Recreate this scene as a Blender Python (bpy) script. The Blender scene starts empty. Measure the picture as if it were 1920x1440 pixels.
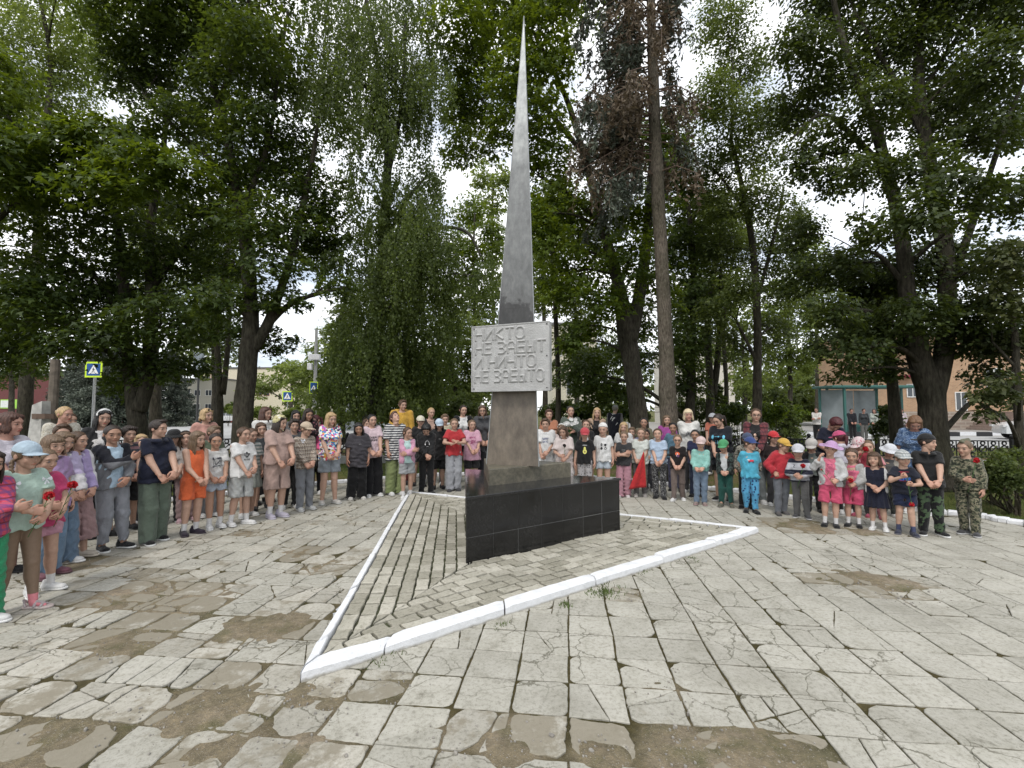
import bpy, math, random
import numpy as np
from mathutils import Vector, Matrix, noise as mnoise
from mathutils.bvhtree import BVHTree
R = math.radians
sc = bpy.context.scene
COL = sc.collection
# ------------------------------------------------------------------ camera
FPX, HCAM, HOR = 882.0, 1.57, 770.0
PITCH = math.atan((HOR - 720) / FPX)
cam_d = bpy.data.cameras.new('camera'); cam = bpy.data.objects.new('camera', cam_d); COL.objects.link(cam)
cam_d.sensor_width = 36.0; cam_d.lens = FPX / 1920 * 36.0; cam_d.clip_start = 0.05; cam_d.clip_end = 3000
cam.location = (0, 0, HCAM); cam.rotation_euler = (math.pi / 2 + PITCH, 0, 0)
sc.camera = cam
# ------------------------------------------------------------------ sky, sun, exposure
w = bpy.data.worlds.new('World'); sc.world = w; w.use_nodes = True
nt = w.node_tree; nt.nodes.clear()
SUN_EL, SUN_ROT = R(56), R(200)
def _world():
    N = nt.nodes; L = nt.links
    out = N.new('ShaderNodeOutputWorld'); mix = N.new('ShaderNodeMixShader')
    sky = N.new('ShaderNodeTexSky'); sky.sky_type = 'NISHITA'; sky.sun_disc = False
    sky.sun_elevation = SUN_EL; sky.sun_rotation = SUN_ROT
    b1 = N.new('ShaderNodeBackground'); b1.inputs[1].default_value = 0.15
    b2 = N.new('ShaderNodeBackground'); b2.inputs[1].default_value = 1.2
    tc = N.new('ShaderNodeTexCoord'); mp = N.new('ShaderNodeMapping'); mp.inputs['Scale'].default_value = (1, 1, 2.6)
    n1 = N.new('ShaderNodeTexNoise'); n1.inputs['Scale'].default_value = 2.3; n1.inputs['Detail'].default_value = 9; n1.inputs['Roughness'].default_value = .55
    r1 = N.new('ShaderNodeValToRGB'); r1.color_ramp.elements[0].position = .38; r1.color_ramp.elements[1].position = .62
    r1.color_ramp.elements[0].color = (.75, .75, .75, 1)
    n2 = N.new('ShaderNodeTexNoise'); n2.inputs['Scale'].default_value = 5.0; n2.inputs['Detail'].default_value = 8
    r2 = N.new('ShaderNodeValToRGB'); r2.color_ramp.elements[0].position = .32; r2.color_ramp.elements[1].position = .60
    r2.color_ramp.elements[0].color = (.40, .45, .52, 1); r2.color_ramp.elements[1].color = (1, 1, 1, 1)
    L.new(tc.outputs['Generated'], mp.inputs[0]); L.new(mp.outputs[0], n1.inputs[0]); L.new(mp.outputs[0], n2.inputs[0])
    L.new(n1.outputs[0], r1.inputs[0]); L.new(n2.outputs[0], r2.inputs[0])
    L.new(sky.outputs[0], b1.inputs[0]); L.new(r2.outputs[0], b2.inputs[0])
    L.new(r1.outputs[0], mix.inputs[0]); L.new(b1.outputs[0], mix.inputs[1]); L.new(b2.outputs[0], mix.inputs[2])
    L.new(mix.outputs[0], out.inputs[0])
_world()
sd = bpy.data.lights.new('sun', 'SUN'); sd.energy = 1.3; sd.angle = R(14); sd.color = (1, .95, .88)
sun = bpy.data.objects.new('sun', sd); COL.objects.link(sun)
sun.rotation_euler = (math.pi / 2 - SUN_EL, 0, -R(200) + math.pi)
vs = sc.view_settings; vs.view_transform = 'Standard'; vs.look = 'None'; vs.exposure = 0.62; vs.gamma = 1; vs.use_curve_mapping = False
sc.cycles.max_bounces = 6; sc.cycles.diffuse_bounces = 3; sc.cycles.glossy_bounces = 2; sc.cycles.transmission_bounces = 3
sc.cycles.transparent_max_bounces = 6; sc.cycles.caustics_reflective = False; sc.cycles.caustics_refractive = False

def ray(x, y):
    dx, dz = (x - 960) / FPX, (720 - y) / FPX
    c, s = math.cos(PITCH), math.sin(PITCH)
    return Vector((dx, c - s * dz, s + c * dz))
def G(x, y, z=0.0):
    "ground point seen at photo pixel x, y"
    r = ray(x, y); t = (z - HCAM) / r.z
    return Vector((r.x * t, r.y * t, z))
def P(x, y, d):
    "point at pixel x, y and distance d along world Y"
    r = ray(x, y); t = d / r.y
    return Vector((r.x * t, d, HCAM + r.z * t))

# ------------------------------------------------------------------ object helpers
def tag(o, label=None, cat=None, group=None, kind=None):
    if label: o['label'] = label
    if cat: o['category'] = cat
    if group: o['group'] = group
    if kind: o['kind'] = kind
    return o
def mesh_obj(name, V, F, mats, parent=None, mi=None, smooth=False, vcol=None):
    me = bpy.data.meshes.new(name)
    V = np.asarray(V, dtype=np.float32)
    if isinstance(F, np.ndarray):
        n, k = F.shape
        me.vertices.add(len(V)); me.vertices.foreach_set('co', V.ravel())
        me.loops.add(n * k); me.loops.foreach_set('vertex_index', F.ravel().astype(np.int32))
        me.polygons.add(n); me.polygons.foreach_set('loop_start', np.arange(0, n * k, k, dtype=np.int32))
        me.polygons.foreach_set('loop_total', np.full(n, k, dtype=np.int32))
    else:
        me.from_pydata(V.tolist(), [], F)
    for m in (mats if isinstance(mats, (list, tuple)) else [mats]): me.materials.append(m)
    if mi is not None: me.polygons.foreach_set('material_index', np.asarray(mi, dtype=np.int32))
    if smooth: me.polygons.foreach_set('use_smooth', np.ones(len(me.polygons), dtype=bool))
    if vcol is not None:
        at = me.color_attributes.new('Col', 'FLOAT_COLOR', 'POINT')
        c = np.ones((len(V), 4), dtype=np.float32); c[:, :3] = vcol
        at.data.foreach_set('color', c.ravel())
    me.update(calc_edges=True); me.validate()
    o = bpy.data.objects.new(name, me); COL.objects.link(o)
    if parent is not None: o.parent = parent
    return o
def empty(name, loc=(0, 0, 0), rz=0):
    o = bpy.data.objects.new(name, None); COL.objects.link(o); o.location = loc; o.rotation_euler = (0, 0, rz); o.empty_display_size = .2
    return o
class MB:
    "mesh builder: polygons of several shapes as one mesh"
    def __init__(s): s.v = []; s.f = []; s.m = []
    def add(s, vs, fs, mi=0):
        b = len(s.v); s.v += [tuple(v) for v in vs]; s.f += [[b + i for i in f] for f in fs]; s.m += [mi] * len(fs); return s
    def box(s, x0, x1, y0, y1, z0, z1, mi=0, M=None, bev=0):
        if bev:
            b = min(bev, (x1 - x0) / 3, (y1 - y0) / 3, (z1 - z0) / 3)
            ring = lambda z, i: [(x0 + i, y0 + i, z), (x1 - i, y0 + i, z), (x1 - i, y1 - i, z), (x0 + i, y1 - i, z)]
            v = ring(z0, b) + ring(z0 + b, 0) + ring(z1 - b, 0) + ring(z1, b)
            f = [[3, 2, 1, 0], [12, 13, 14, 15]]
            for k in range(3):
                for i in range(4):
                    j = (i + 1) % 4; f.append([4 * k + i, 4 * k + j, 4 * k + 4 + j, 4 * k + 4 + i])
        else:
            v = [(x0, y0, z0), (x1, y0, z0), (x1, y1, z0), (x0, y1, z0), (x0, y0, z1), (x1, y0, z1), (x1, y1, z1), (x0, y1, z1)]
            f = [[3, 2, 1, 0], [4, 5, 6, 7], [0, 1, 5, 4], [1, 2, 6, 5], [2, 3, 7, 6], [3, 0, 4, 7]]
        if M is not None: v = [M @ Vector(q) for q in v]
        return s.add(v, f, mi)
    def prism(s, poly, z0, z1, mi=0, M=None, bev=0):
        n = len(poly)
        if bev:
            c = Vector((sum(p[0] for p in poly) / n, sum(p[1] for p in poly) / n))
            inn = [c + (Vector(p[:2]) - c) * (1 - bev / max((Vector(p[:2]) - c).length, 1e-6)) for p in poly]
            v = [(p[0], p[1], z0) for p in poly] + [(p[0], p[1], z1 - bev) for p in poly] + [(p.x, p.y, z1) for p in inn]
            f = [list(range(n))[::-1], [2 * n + i for i in range(n)]] + [[k * n + i, k * n + (i + 1) % n, (k + 1) * n + (i + 1) % n, (k + 1) * n + i] for k in range(2) for i in range(n)]
        else:
            v = [(p[0], p[1], z0) for p in poly] + [(p[0], p[1], z1) for p in poly]
            f = [list(range(n))[::-1], [n + i for i in range(n)]] + [[i, (i + 1) % n, n + (i + 1) % n, n + i] for i in range(n)]
        if M is not None: v = [M @ Vector(q) for q in v]
        return s.add(v, f, mi)
    def tube(s, pts, rad, n=8, mi=0, cap=True):
        pts = [Vector(p) for p in pts]
        if not hasattr(rad, '__len__'): rad = [rad] * len(pts)
        b = len(s.v); up = Vector((.123, .456, .88)).normalized(); prev = None
        for i, p in enumerate(pts):
            d = (pts[min(i + 1, len(pts) - 1)] - pts[max(i - 1, 0)]).normalized()
            a = (prev - d * prev.dot(d)) if prev is not None else up.cross(d)
            if a.length < 1e-4: a = Vector((1, 0, 0)).cross(d)
            a.normalize(); prev = a; c = d.cross(a)
            for k in range(n):
                t = 2 * math.pi * k / n; s.v.append(tuple(p + (a * math.cos(t) + c * math.sin(t)) * rad[i]))
        for i in range(len(pts) - 1):
            for k in range(n):
                s.f.append([b + i * n + k, b + i * n + (k + 1) % n, b + (i + 1) * n + (k + 1) % n, b + (i + 1) * n + k]); s.m.append(mi)
        if cap:
            s.f.append([b + k for k in range(n)][::-1]); s.f.append([b + (len(pts) - 1) * n + k for k in range(n)]); s.m += [mi, mi]
        return s
    def build(s, name, mats, parent=None, smooth=False):
        return mesh_obj(name, s.v, s.f, mats, parent, s.m, smooth)

# ------------------------------------------------------------------ materials
MATS = {}
def newmat(name):
    m = bpy.data.materials.new(name); m.use_nodes = True
    b = m.node_tree.nodes['Principled BSDF']; return m, m.node_tree.nodes, m.node_tree.links, b
def ramp(N, stops, interp='LINEAR'):
    r = N.new('ShaderNodeValToRGB'); cr = r.color_ramp; cr.interpolation = interp
    while len(cr.elements) < len(stops): cr.elements.new(.5)
    for e, (p, c) in zip(cr.elements, stops): e.position = p; e.color = (*c, 1) if len(c) == 3 else c
    return r
def noise_tex(N, L, scale, detail=5, rough=.55, vec=None):
    n = N.new('ShaderNodeTexNoise'); n.inputs['Scale'].default_value = scale; n.inputs['Detail'].default_value = detail; n.inputs['Roughness'].default_value = rough
    if vec is not None: L.new(vec, n.inputs[0])
    return n
def mixc(N, L, fac, a, b, mode='MIX'):
    m = N.new('ShaderNodeMix'); m.data_type = 'RGBA'; m.blend_type = mode
    for s, v in ((0, fac), (6, a), (7, b)):
        if hasattr(v, 'is_linked') or hasattr(v, 'links'): L.new(v, m.inputs[s])
        elif s == 0: m.inputs[0].default_value = v
        else: m.inputs[s].default_value = (*v, 1)
    return m.outputs[2]
def bump(N, L, b, h, strength=.3, dist=.01):
    n = N.new('ShaderNodeBump'); n.inputs['Strength'].default_value = strength; n.inputs['Distance'].default_value = dist
    L.new(h, n.inputs['Height']); L.new(n.outputs[0], b.inputs['Normal'])
def obj_co(N, kind='Object'):
    t = N.new('ShaderNodeTexCoord'); return t.outputs[kind]
def plain(name, col, rough=.6, metal=0, var=.15, scale=8, spec=.4, bmp=.15):
    "paint, metal, stone: base colour with some worn variation"
    key = (name, col)
    if key in MATS: return MATS[key]
    m, N, L, b = newmat(name); co = obj_co(N)
    n = noise_tex(N, L, scale, 6, .6, co)
    r = ramp(N, [(.3, tuple(c * (1 - var) for c in col)), (.7, tuple(min(c * (1 + var), 1) for c in col))])
    L.new(n.outputs[0], r.inputs[0]); L.new(r.outputs[0], b.inputs['Base Color'])
    b.inputs['Roughness'].default_value = rough; b.inputs['Metallic'].default_value = metal; b.inputs['Specular IOR Level'].default_value = spec
    if bmp: bump(N, L, b, noise_tex(N, L, scale * 7, 4, .6, co).outputs[0], bmp, .01)
    MATS[key] = m; return m
def lin(*c):
    "sRGB 0-255 to linear"
    return tuple(((v / 255) / 12.92) if v <= 10 else ((v / 255 + .055) / 1.055) ** 2.4 for v in c)
# ================================================================== GROUND AND PAVING
rng = np.random.default_rng(5); random.seed(5)
def vnoise(x, y, s, seed=0):
    "smooth 2-D value noise, vectorised"
    x = np.asarray(x) * s + 17.3 * seed; y = np.asarray(y) * s - 9.1 * seed
    xi = np.floor(x).astype(np.int64); yi = np.floor(y).astype(np.int64); fx = x - xi; fy = y - yi
    fx = fx * fx * (3 - 2 * fx); fy = fy * fy * (3 - 2 * fy)
    h = lambda a, b: (((a * 374761393 + b * 668265263 + seed * 982451653) ^ ((a * 374761393 + b * 668265263) >> 13)) * 1274126177 & 0xffffff) / 0xffffff
    return (h(xi, yi) * (1 - fx) + h(xi + 1, yi) * fx) * (1 - fy) + (h(xi, yi + 1) * (1 - fx) + h(xi + 1, yi + 1) * fx) * fy
def fbm(x, y, s, o=4, seed=0):
    return sum(vnoise(x, y, s * 2 ** k, seed + k) * .5 ** k for k in range(o)) / sum(.5 ** k for k in range(o))
# worn patches seen in the photo: pixel, radius in metres, strength
WORN = [(1280, 1415, .22, 1), (1130, 1425, .14, .9), (1400, 1420, .22, 1), (1520, 1435, .16, .9), (1620, 1094, .33, 1), (1560, 1092, .25, .9), (1700, 1100, .2, .8),
        (1500, 988, .5, .9), (1620, 1000, .3, .8), (1690, 1130, .15, .6), (340, 1135, .5, .75), (250, 1125, .45, .8), (240, 1205, .35, .9), (300, 1085, .5, .55), (490, 1180, .35, .85),
        (380, 1330, .35, .8), (280, 1350, .35, .5), (560, 1310, .2, .7), (120, 1250, .3, .4), (60, 1420, .5, .6), (420, 1400, .35, .55), (620, 1320, .2, .5), (580, 1410, .3, .5),
        (820, 1400, .2, .5), (560, 1040, .35, .65), (620, 1065, .3, .7), (480, 1000, .5, .55), (150, 1060, .6, .6), (740, 1290, .25, .5), (1180, 1120, .2, .5), (700, 985, .4, .4),
        (1290, 1150, .2, .3), (1740, 1130, .4, .3), (960, 1400, .25, .6), (1250, 1300, .25, .45), (30, 1180, .5, .4)]
WP = [(G(x, y), r, k) for x, y, r, k in WORN]
def wear(x, y):
    x = np.asarray(x, dtype=float); y = np.asarray(y, dtype=float)
    px = x / np.maximum(y, .5)
    base = np.where(px < -.25, .24, .05) + .10 * np.clip((-px - .2), 0, 1)
    base = base + .13 * np.clip((2.4 - y) / .6, 0, 1) * (px < .35)
    wv = base
    for c, r, k in WP:
        d2 = ((x - c.x) ** 2 + ((y - c.y)) ** 2) / (r * r)
        wv = np.maximum(wv, k * np.exp(-d2 * .9))
    return wv
# plaza outline (the white kerb runs along it)
EDGE = [(-9.5, 1.0), (-8.9, 4.0), (-7.4, 6.5)] + [tuple(G(*q).xy) for q in ((330, 942), (560, 917), (785, 897))] + [(0.2, 11.3), (2.3, 10.4)] + [tuple(G(*q).xy) for q in ((1332, 922), (1497, 942), (1811, 973), (1919, 990))] + [(8.6, 4.6), (9.8, 1.5)]
def smooth_line(pts, n=8):
    pts = [Vector(p) for p in pts]; out = []
    for i in range(len(pts) - 1):
        a, b, c, d = pts[max(i - 1, 0)], pts[i], pts[i + 1], pts[min(i + 2, len(pts) - 1)]
        for k in range(n):
            t = k / n
            out.append(.5 * ((2 * b) + (c - a) * t + (2 * a - 5 * b + 4 * c - d) * t * t + (3 * b - a - 3 * c + d) * t ** 3))
    out.append(pts[-1]); return out
EL = smooth_line(EDGE)
PLAZA = [(p.x, p.y) for p in EL] + [(9.8, -6), (-9.5, -6)]
def inside(poly, x, y):
    x = np.asarray(x, dtype=float); y = np.asarray(y, dtype=float); r = np.zeros(x.shape, bool); n = len(poly)
    for i in range(n):
        x0, y0 = poly[i]; x1, y1 = poly[(i + 1) % n]
        if y0 == y1: continue
        c = ((y0 > y) != (y1 > y)) & (x < (x1 - x0) * (y - y0) / (y1 - y0) + x0); r ^= c
    return r
# triangle platform corners
T1, T2, T3 = G(560, 1290).xy, G(1424, 1003).xy, G(764, 929).xy
TRI = [T1, T2, T3]
def offset_poly(poly, d):
    "convex polygon moved inward by d (counter-clockwise)"
    n = len(poly); L = []
    for i in range(n):
        a, b = poly[i], poly[(i + 1) % n]; t = (b - a).normalized(); nrm = Vector((-t.y, t.x)); L.append((a + nrm * d, t))
    out = []
    for i in range(n):
        (p, t), (q, u) = L[i - 1], L[i]
        k = ((q.x - p.x) * u.y - (q.y - p.y) * u.x) / (t.x * u.y - t.y * u.x); out.append(p + t * k)
    return out

# --- materials of the ground
def m_slab(name, ca, cb, stain=1.0, dusty=True):
    m, N, L, b = newmat(name); co = obj_co(N)
    g = N.new('ShaderNodeNewGeometry')
    n1 = noise_tex(N, L, 1.1, 6, .6, co); n2 = noise_tex(N, L, 38, 4, .75, co); n3 = noise_tex(N, L, 5.5, 8, .72, co); n4 = noise_tex(N, L, 130, 2, .6, co)
    r1 = ramp(N, [(.25, ca), (.75, cb)]); L.new(g.outputs['Random Per Island'], r1.inputs[0])
    r2 = ramp(N, [(.28, (.50, .49, .45)), (.42, (.90, .90, .88)), (.6, (1.02, 1.02, 1.02)), (.75, (1.12, 1.12, 1.12))]); L.new(n3.outputs[0], r2.inputs[0])
    c = mixc(N, L, .9 * stain, r1.outputs[0], r2.outputs[0], 'MULTIPLY')
    r3 = ramp(N, [(.3, (.58, .57, .54)), (.5, (.98, .98, .98)), (.75, (1.1, 1.1, 1.1))]); L.new(n2.outputs[0], r3.inputs[0])
    c = mixc(N, L, .85, c, r3.outputs[0], 'MULTIPLY')
    r5 = ramp(N, [(.30, (.45, .44, .42)), (.36, (1, 1, 1))]); L.new(n4.outputs[0], r5.inputs[0])
    c = mixc(N, L, .7, c, r5.outputs[0], 'MULTIPLY')
    r4 = ramp(N, [(.52, (0, 0, 0)), (.66, (1, 1, 1))]); L.new(n1.outputs[0], r4.inputs[0])
    mm = N.new('ShaderNodeMath'); mm.operation = 'MULTIPLY'; L.new(r4.outputs[0], mm.inputs[0]); mm.inputs[1].default_value = .35 * stain
    c = mixc(N, L, mm.outputs[0], c, (.17, .16, .13))
    if dusty:
        vm = N.new('ShaderNodeVectorMath'); vm.operation = 'MULTIPLY_ADD'; nv = noise_tex(N, L, 9, 4, .6, co); L.new(nv.outputs['Color'], vm.inputs[0]); vm.inputs[1].default_value = (.12, .12, .12); L.new(co, vm.inputs[2])
        vo = N.new('ShaderNodeTexVoronoi'); vo.feature = 'DISTANCE_TO_EDGE'; vo.inputs['Scale'].default_value = 3.1; L.new(vm.outputs[0], vo.inputs['Vector']); rc_ = ramp(N, [(.006, (1, 1, 1)), (.016, (0, 0, 0))]); L.new(vo.outputs[0], rc_.inputs[0])
        nm = noise_tex(N, L, .9, 3, .5, co); rm = ramp(N, [(.46, (0, 0, 0)), (.52, (.75, .75, .75))]); L.new(nm.outputs[0], rm.inputs[0]); ck = N.new('ShaderNodeMath'); ck.operation = 'MULTIPLY'; L.new(rc_.outputs[0], ck.inputs[0]); L.new(rm.outputs[0], ck.inputs[1]); c = mixc(N, L, ck.outputs[0], c, (.09, .085, .06))
        at = N.new('ShaderNodeAttribute'); at.attribute_name = 'Col'; rd = ramp(N, [(.50, (0, 0, 0)), (.58, (1, 1, 1))]); ns = N.new('ShaderNodeMath'); ns.operation = 'MULTIPLY_ADD'; nd = noise_tex(N, L, 6.5, 8, .7, co); L.new(nd.outputs[0], ns.inputs[0]); ns.inputs[1].default_value = .95; L.new(at.outputs[2], ns.inputs[2]); mu = N.new('ShaderNodeMath'); mu.operation = 'MULTIPLY'; L.new(ns.outputs[0], mu.inputs[0]); mu.inputs[1].default_value = .765; L.new(mu.outputs[0], rd.inputs[0]); mk = N.new('ShaderNodeMath'); mk.operation = 'MULTIPLY'; L.new(rd.outputs[0], mk.inputs[0]); mk.inputs[1].default_value = .8; c = mixc(N, L, mk.outputs[0], c, (.205, .182, .135))
    L.new(c, b.inputs['Base Color']); b.inputs['Roughness'].default_value = .9; b.inputs['Specular IOR Level'].default_value = .2
    ad = N.new('ShaderNodeMath'); L.new(n2.outputs[0], ad.inputs[0]); L.new(n3.outputs[0], ad.inputs[1]); bump(N, L, b, ad.outputs[0], .5, .006)
    return m
M_SLAB = m_slab('slab_concrete', (.355, .343, .300), (.41, .396, .348))
M_SLABOLD = m_slab('slab_worn', (.335, .32, .277), (.42, .40, .348))
M_BRICK = m_slab('paver_concrete', (.30, .285, .235), (.43, .41, .35), 1.0, False)
def m_soil():
    m, N, L, b = newmat('soil'); co = obj_co(N)
    n1 = noise_tex(N, L, 1.6, 6, .6, co); n2 = noise_tex(N, L, 22, 8, .78, co); n3 = noise_tex(N, L, 3.3, 5, .6, co); n4 = noise_tex(N, L, 110, 3, .7, co)
    r1 = ramp(N, [(.3, (.14, .128, .078)), (.5, (.215, .18, .122)), (.7, (.31, .26, .195))]); L.new(n1.outputs[0], r1.inputs[0])
    r2 = ramp(N, [(.25, (.45, .45, .45)), (.5, (.95, .95, .95)), (.72, (1.45, 1.4, 1.3))]); L.new(n2.outputs[0], r2.inputs[0])
    c = mixc(N, L, 1, r1.outputs[0], r2.outputs[0], 'MULTIPLY')
    r3 = ramp(N, [(.52, (0, 0, 0)), (.68, (.6, .6, .6))]); L.new(n3.outputs[0], r3.inputs[0]); c = mixc(N, L, r3.outputs[0], c, (.075, .085, .028))
    r4 = ramp(N, [(.60, (0, 0, 0)), (.66, (1, 1, 1))]); L.new(n4.outputs[0], r4.inputs[0]); c = mixc(N, L, r4.outputs[0], c, (.34, .31, .26))
    at = N.new('ShaderNodeAttribute'); at.attribute_name = 'Col'; c = mixc(N, L, 1, c, at.outputs[0], 'MULTIPLY')
    L.new(c, b.inputs['Base Color']); b.inputs['Roughness'].default_value = .97; b.inputs['Specular IOR Level'].default_value = .1
    ad = N.new('ShaderNodeMath'); L.new(n2.outputs[0], ad.inputs[0]); L.new(n4.outputs[0], ad.inputs[1]); bump(N, L, b, ad.outputs[0], .8, .018)
    return m
M_SOIL = m_soil()
def m_ground():
    m, N, L, b = newmat('park_ground'); co = obj_co(N)
    n1 = noise_tex(N, L, .35, 6, .6, co); n2 = noise_tex(N, L, 14, 8, .75, co); n3 = noise_tex(N, L, 90, 3, .7, co)
    r1 = ramp(N, [(.38, (.06, .085, .022)), (.5, (.095, .10, .035)), (.6, (.12, .088, .055)), (.75, (.15, .11, .07))]); L.new(n1.outputs[0], r1.inputs[0])
    r2 = ramp(N, [(.3, (.5, .5, .5)), (.7, (1.5, 1.5, 1.4))]); L.new(n2.outputs[0], r2.inputs[0])
    c = mixc(N, L, 1, r1.outputs[0], r2.outputs[0], 'MULTIPLY')
    r3 = ramp(N, [(.67, (0, 0, 0)), (.7, (1, 1, 1))]); L.new(n3.outputs[0], r3.inputs[0]); c = mixc(N, L, r3.outputs[0], c, (.25, .23, .13))
    L.new(c, b.inputs['Base Color']); b.inputs['Roughness'].default_value = 1; b.inputs['Specular IOR Level'].default_value = .05
    bump(N, L, b, n2.outputs[0], 1, .03); return m
M_GROUND = m_ground()
def m_whitewash():
    m, N, L, b = newmat('whitewash'); co = obj_co(N)
    n1 = noise_tex(N, L, 9, 8, .7, co); n2 = noise_tex(N, L, 45, 6, .7, co)
    r = ramp(N, [(.27, (.30, .29, .27)), (.35, (.60, .61, .62)), (.6, (.72, .73, .75))]); L.new(n1.outputs[0], r.inputs[0])
    r2 = ramp(N, [(.26, (.6, .58, .55)), (.36, (1, 1, 1))]); L.new(n2.outputs[0], r2.inputs[0])
    c = mixc(N, L, .8, r.outputs[0], r2.outputs[0], 'MULTIPLY')
    sz = N.new('ShaderNodeSeparateXYZ'); L.new(co, sz.inputs[0]); dz = N.new('ShaderNodeMath'); dz.operation = 'MULTIPLY_ADD'; L.new(n1.outputs[0], dz.inputs[0]); dz.inputs[1].default_value = -.05; L.new(sz.outputs[2], dz.inputs[2])
    rz_ = ramp(N, [(.0, (.85, .85, .85)), (.018, (0, 0, 0))]); L.new(dz.outputs[0], rz_.inputs[0]); c = mixc(N, L, rz_.outputs[0], c, (.28, .26, .21))
    L.new(c, b.inputs['Base Color']); b.inputs['Roughness'].default_value = .85; bump(N, L, b, n2.outputs[0], .7, .01); return m
M_WHITE = m_whitewash()

# --- the ground sheet to the horizon, soil bed of the plaza
mb = MB(); mb.add([(-1500, -300, -.02), (1500, -300, -.02), (1500, 2500, -.02), (-1500, 2500, -.02)], [[0, 1, 2, 3]]); tag(mb.build('ground', M_GROUND), kind='structure')
def soil_bed():
    xs = np.concatenate([np.arange(-10, -4, .07), np.arange(-4, 4.5, .028), np.arange(4.5, 10, .07)])
    ys = np.concatenate([np.arange(-4, 1.2, .2), np.arange(1.2, 5, .028), np.arange(5, 12, .07)])
    X, Y = np.meshgrid(xs, ys, indexing='ij'); W = wear(X, Y)
    n = fbm(X, Y, 2.6, 5, 3) - .5; n2 = fbm(X, Y, 9, 3, 9) - .5
    Z = .0175 + .013 * np.clip((W - .42) * 1.9, -.25, 1) + .034 * n * (.10 + W) + .016 * n2 * (.15 + W)
    Z = np.minimum(Z, .033); mc = np.clip((W - .2) / .35 + n, 0, 1)[..., None]; vc = (np.array((.36, .36, .25)) * (1 - mc) + np.array((1.0, 1.0, 1.0)) * mc).reshape(-1, 3)
    V = np.stack([X, Y, Z], -1).reshape(-1, 3); ny = len(ys); idx = np.arange(len(V)).reshape(len(xs), ny)
    F = np.stack([idx[:-1, :-1], idx[1:, :-1], idx[1:, 1:], idx[:-1, 1:]], -1).reshape(-1, 4)
    c = V[F].mean(1); F = F[inside(PLAZA, c[:, 0], c[:, 1])]
    tag(mesh_obj('plaza_soil', V, F, M_SOIL, smooth=True, vcol=vc), kind='structure')
soil_bed()
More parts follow.
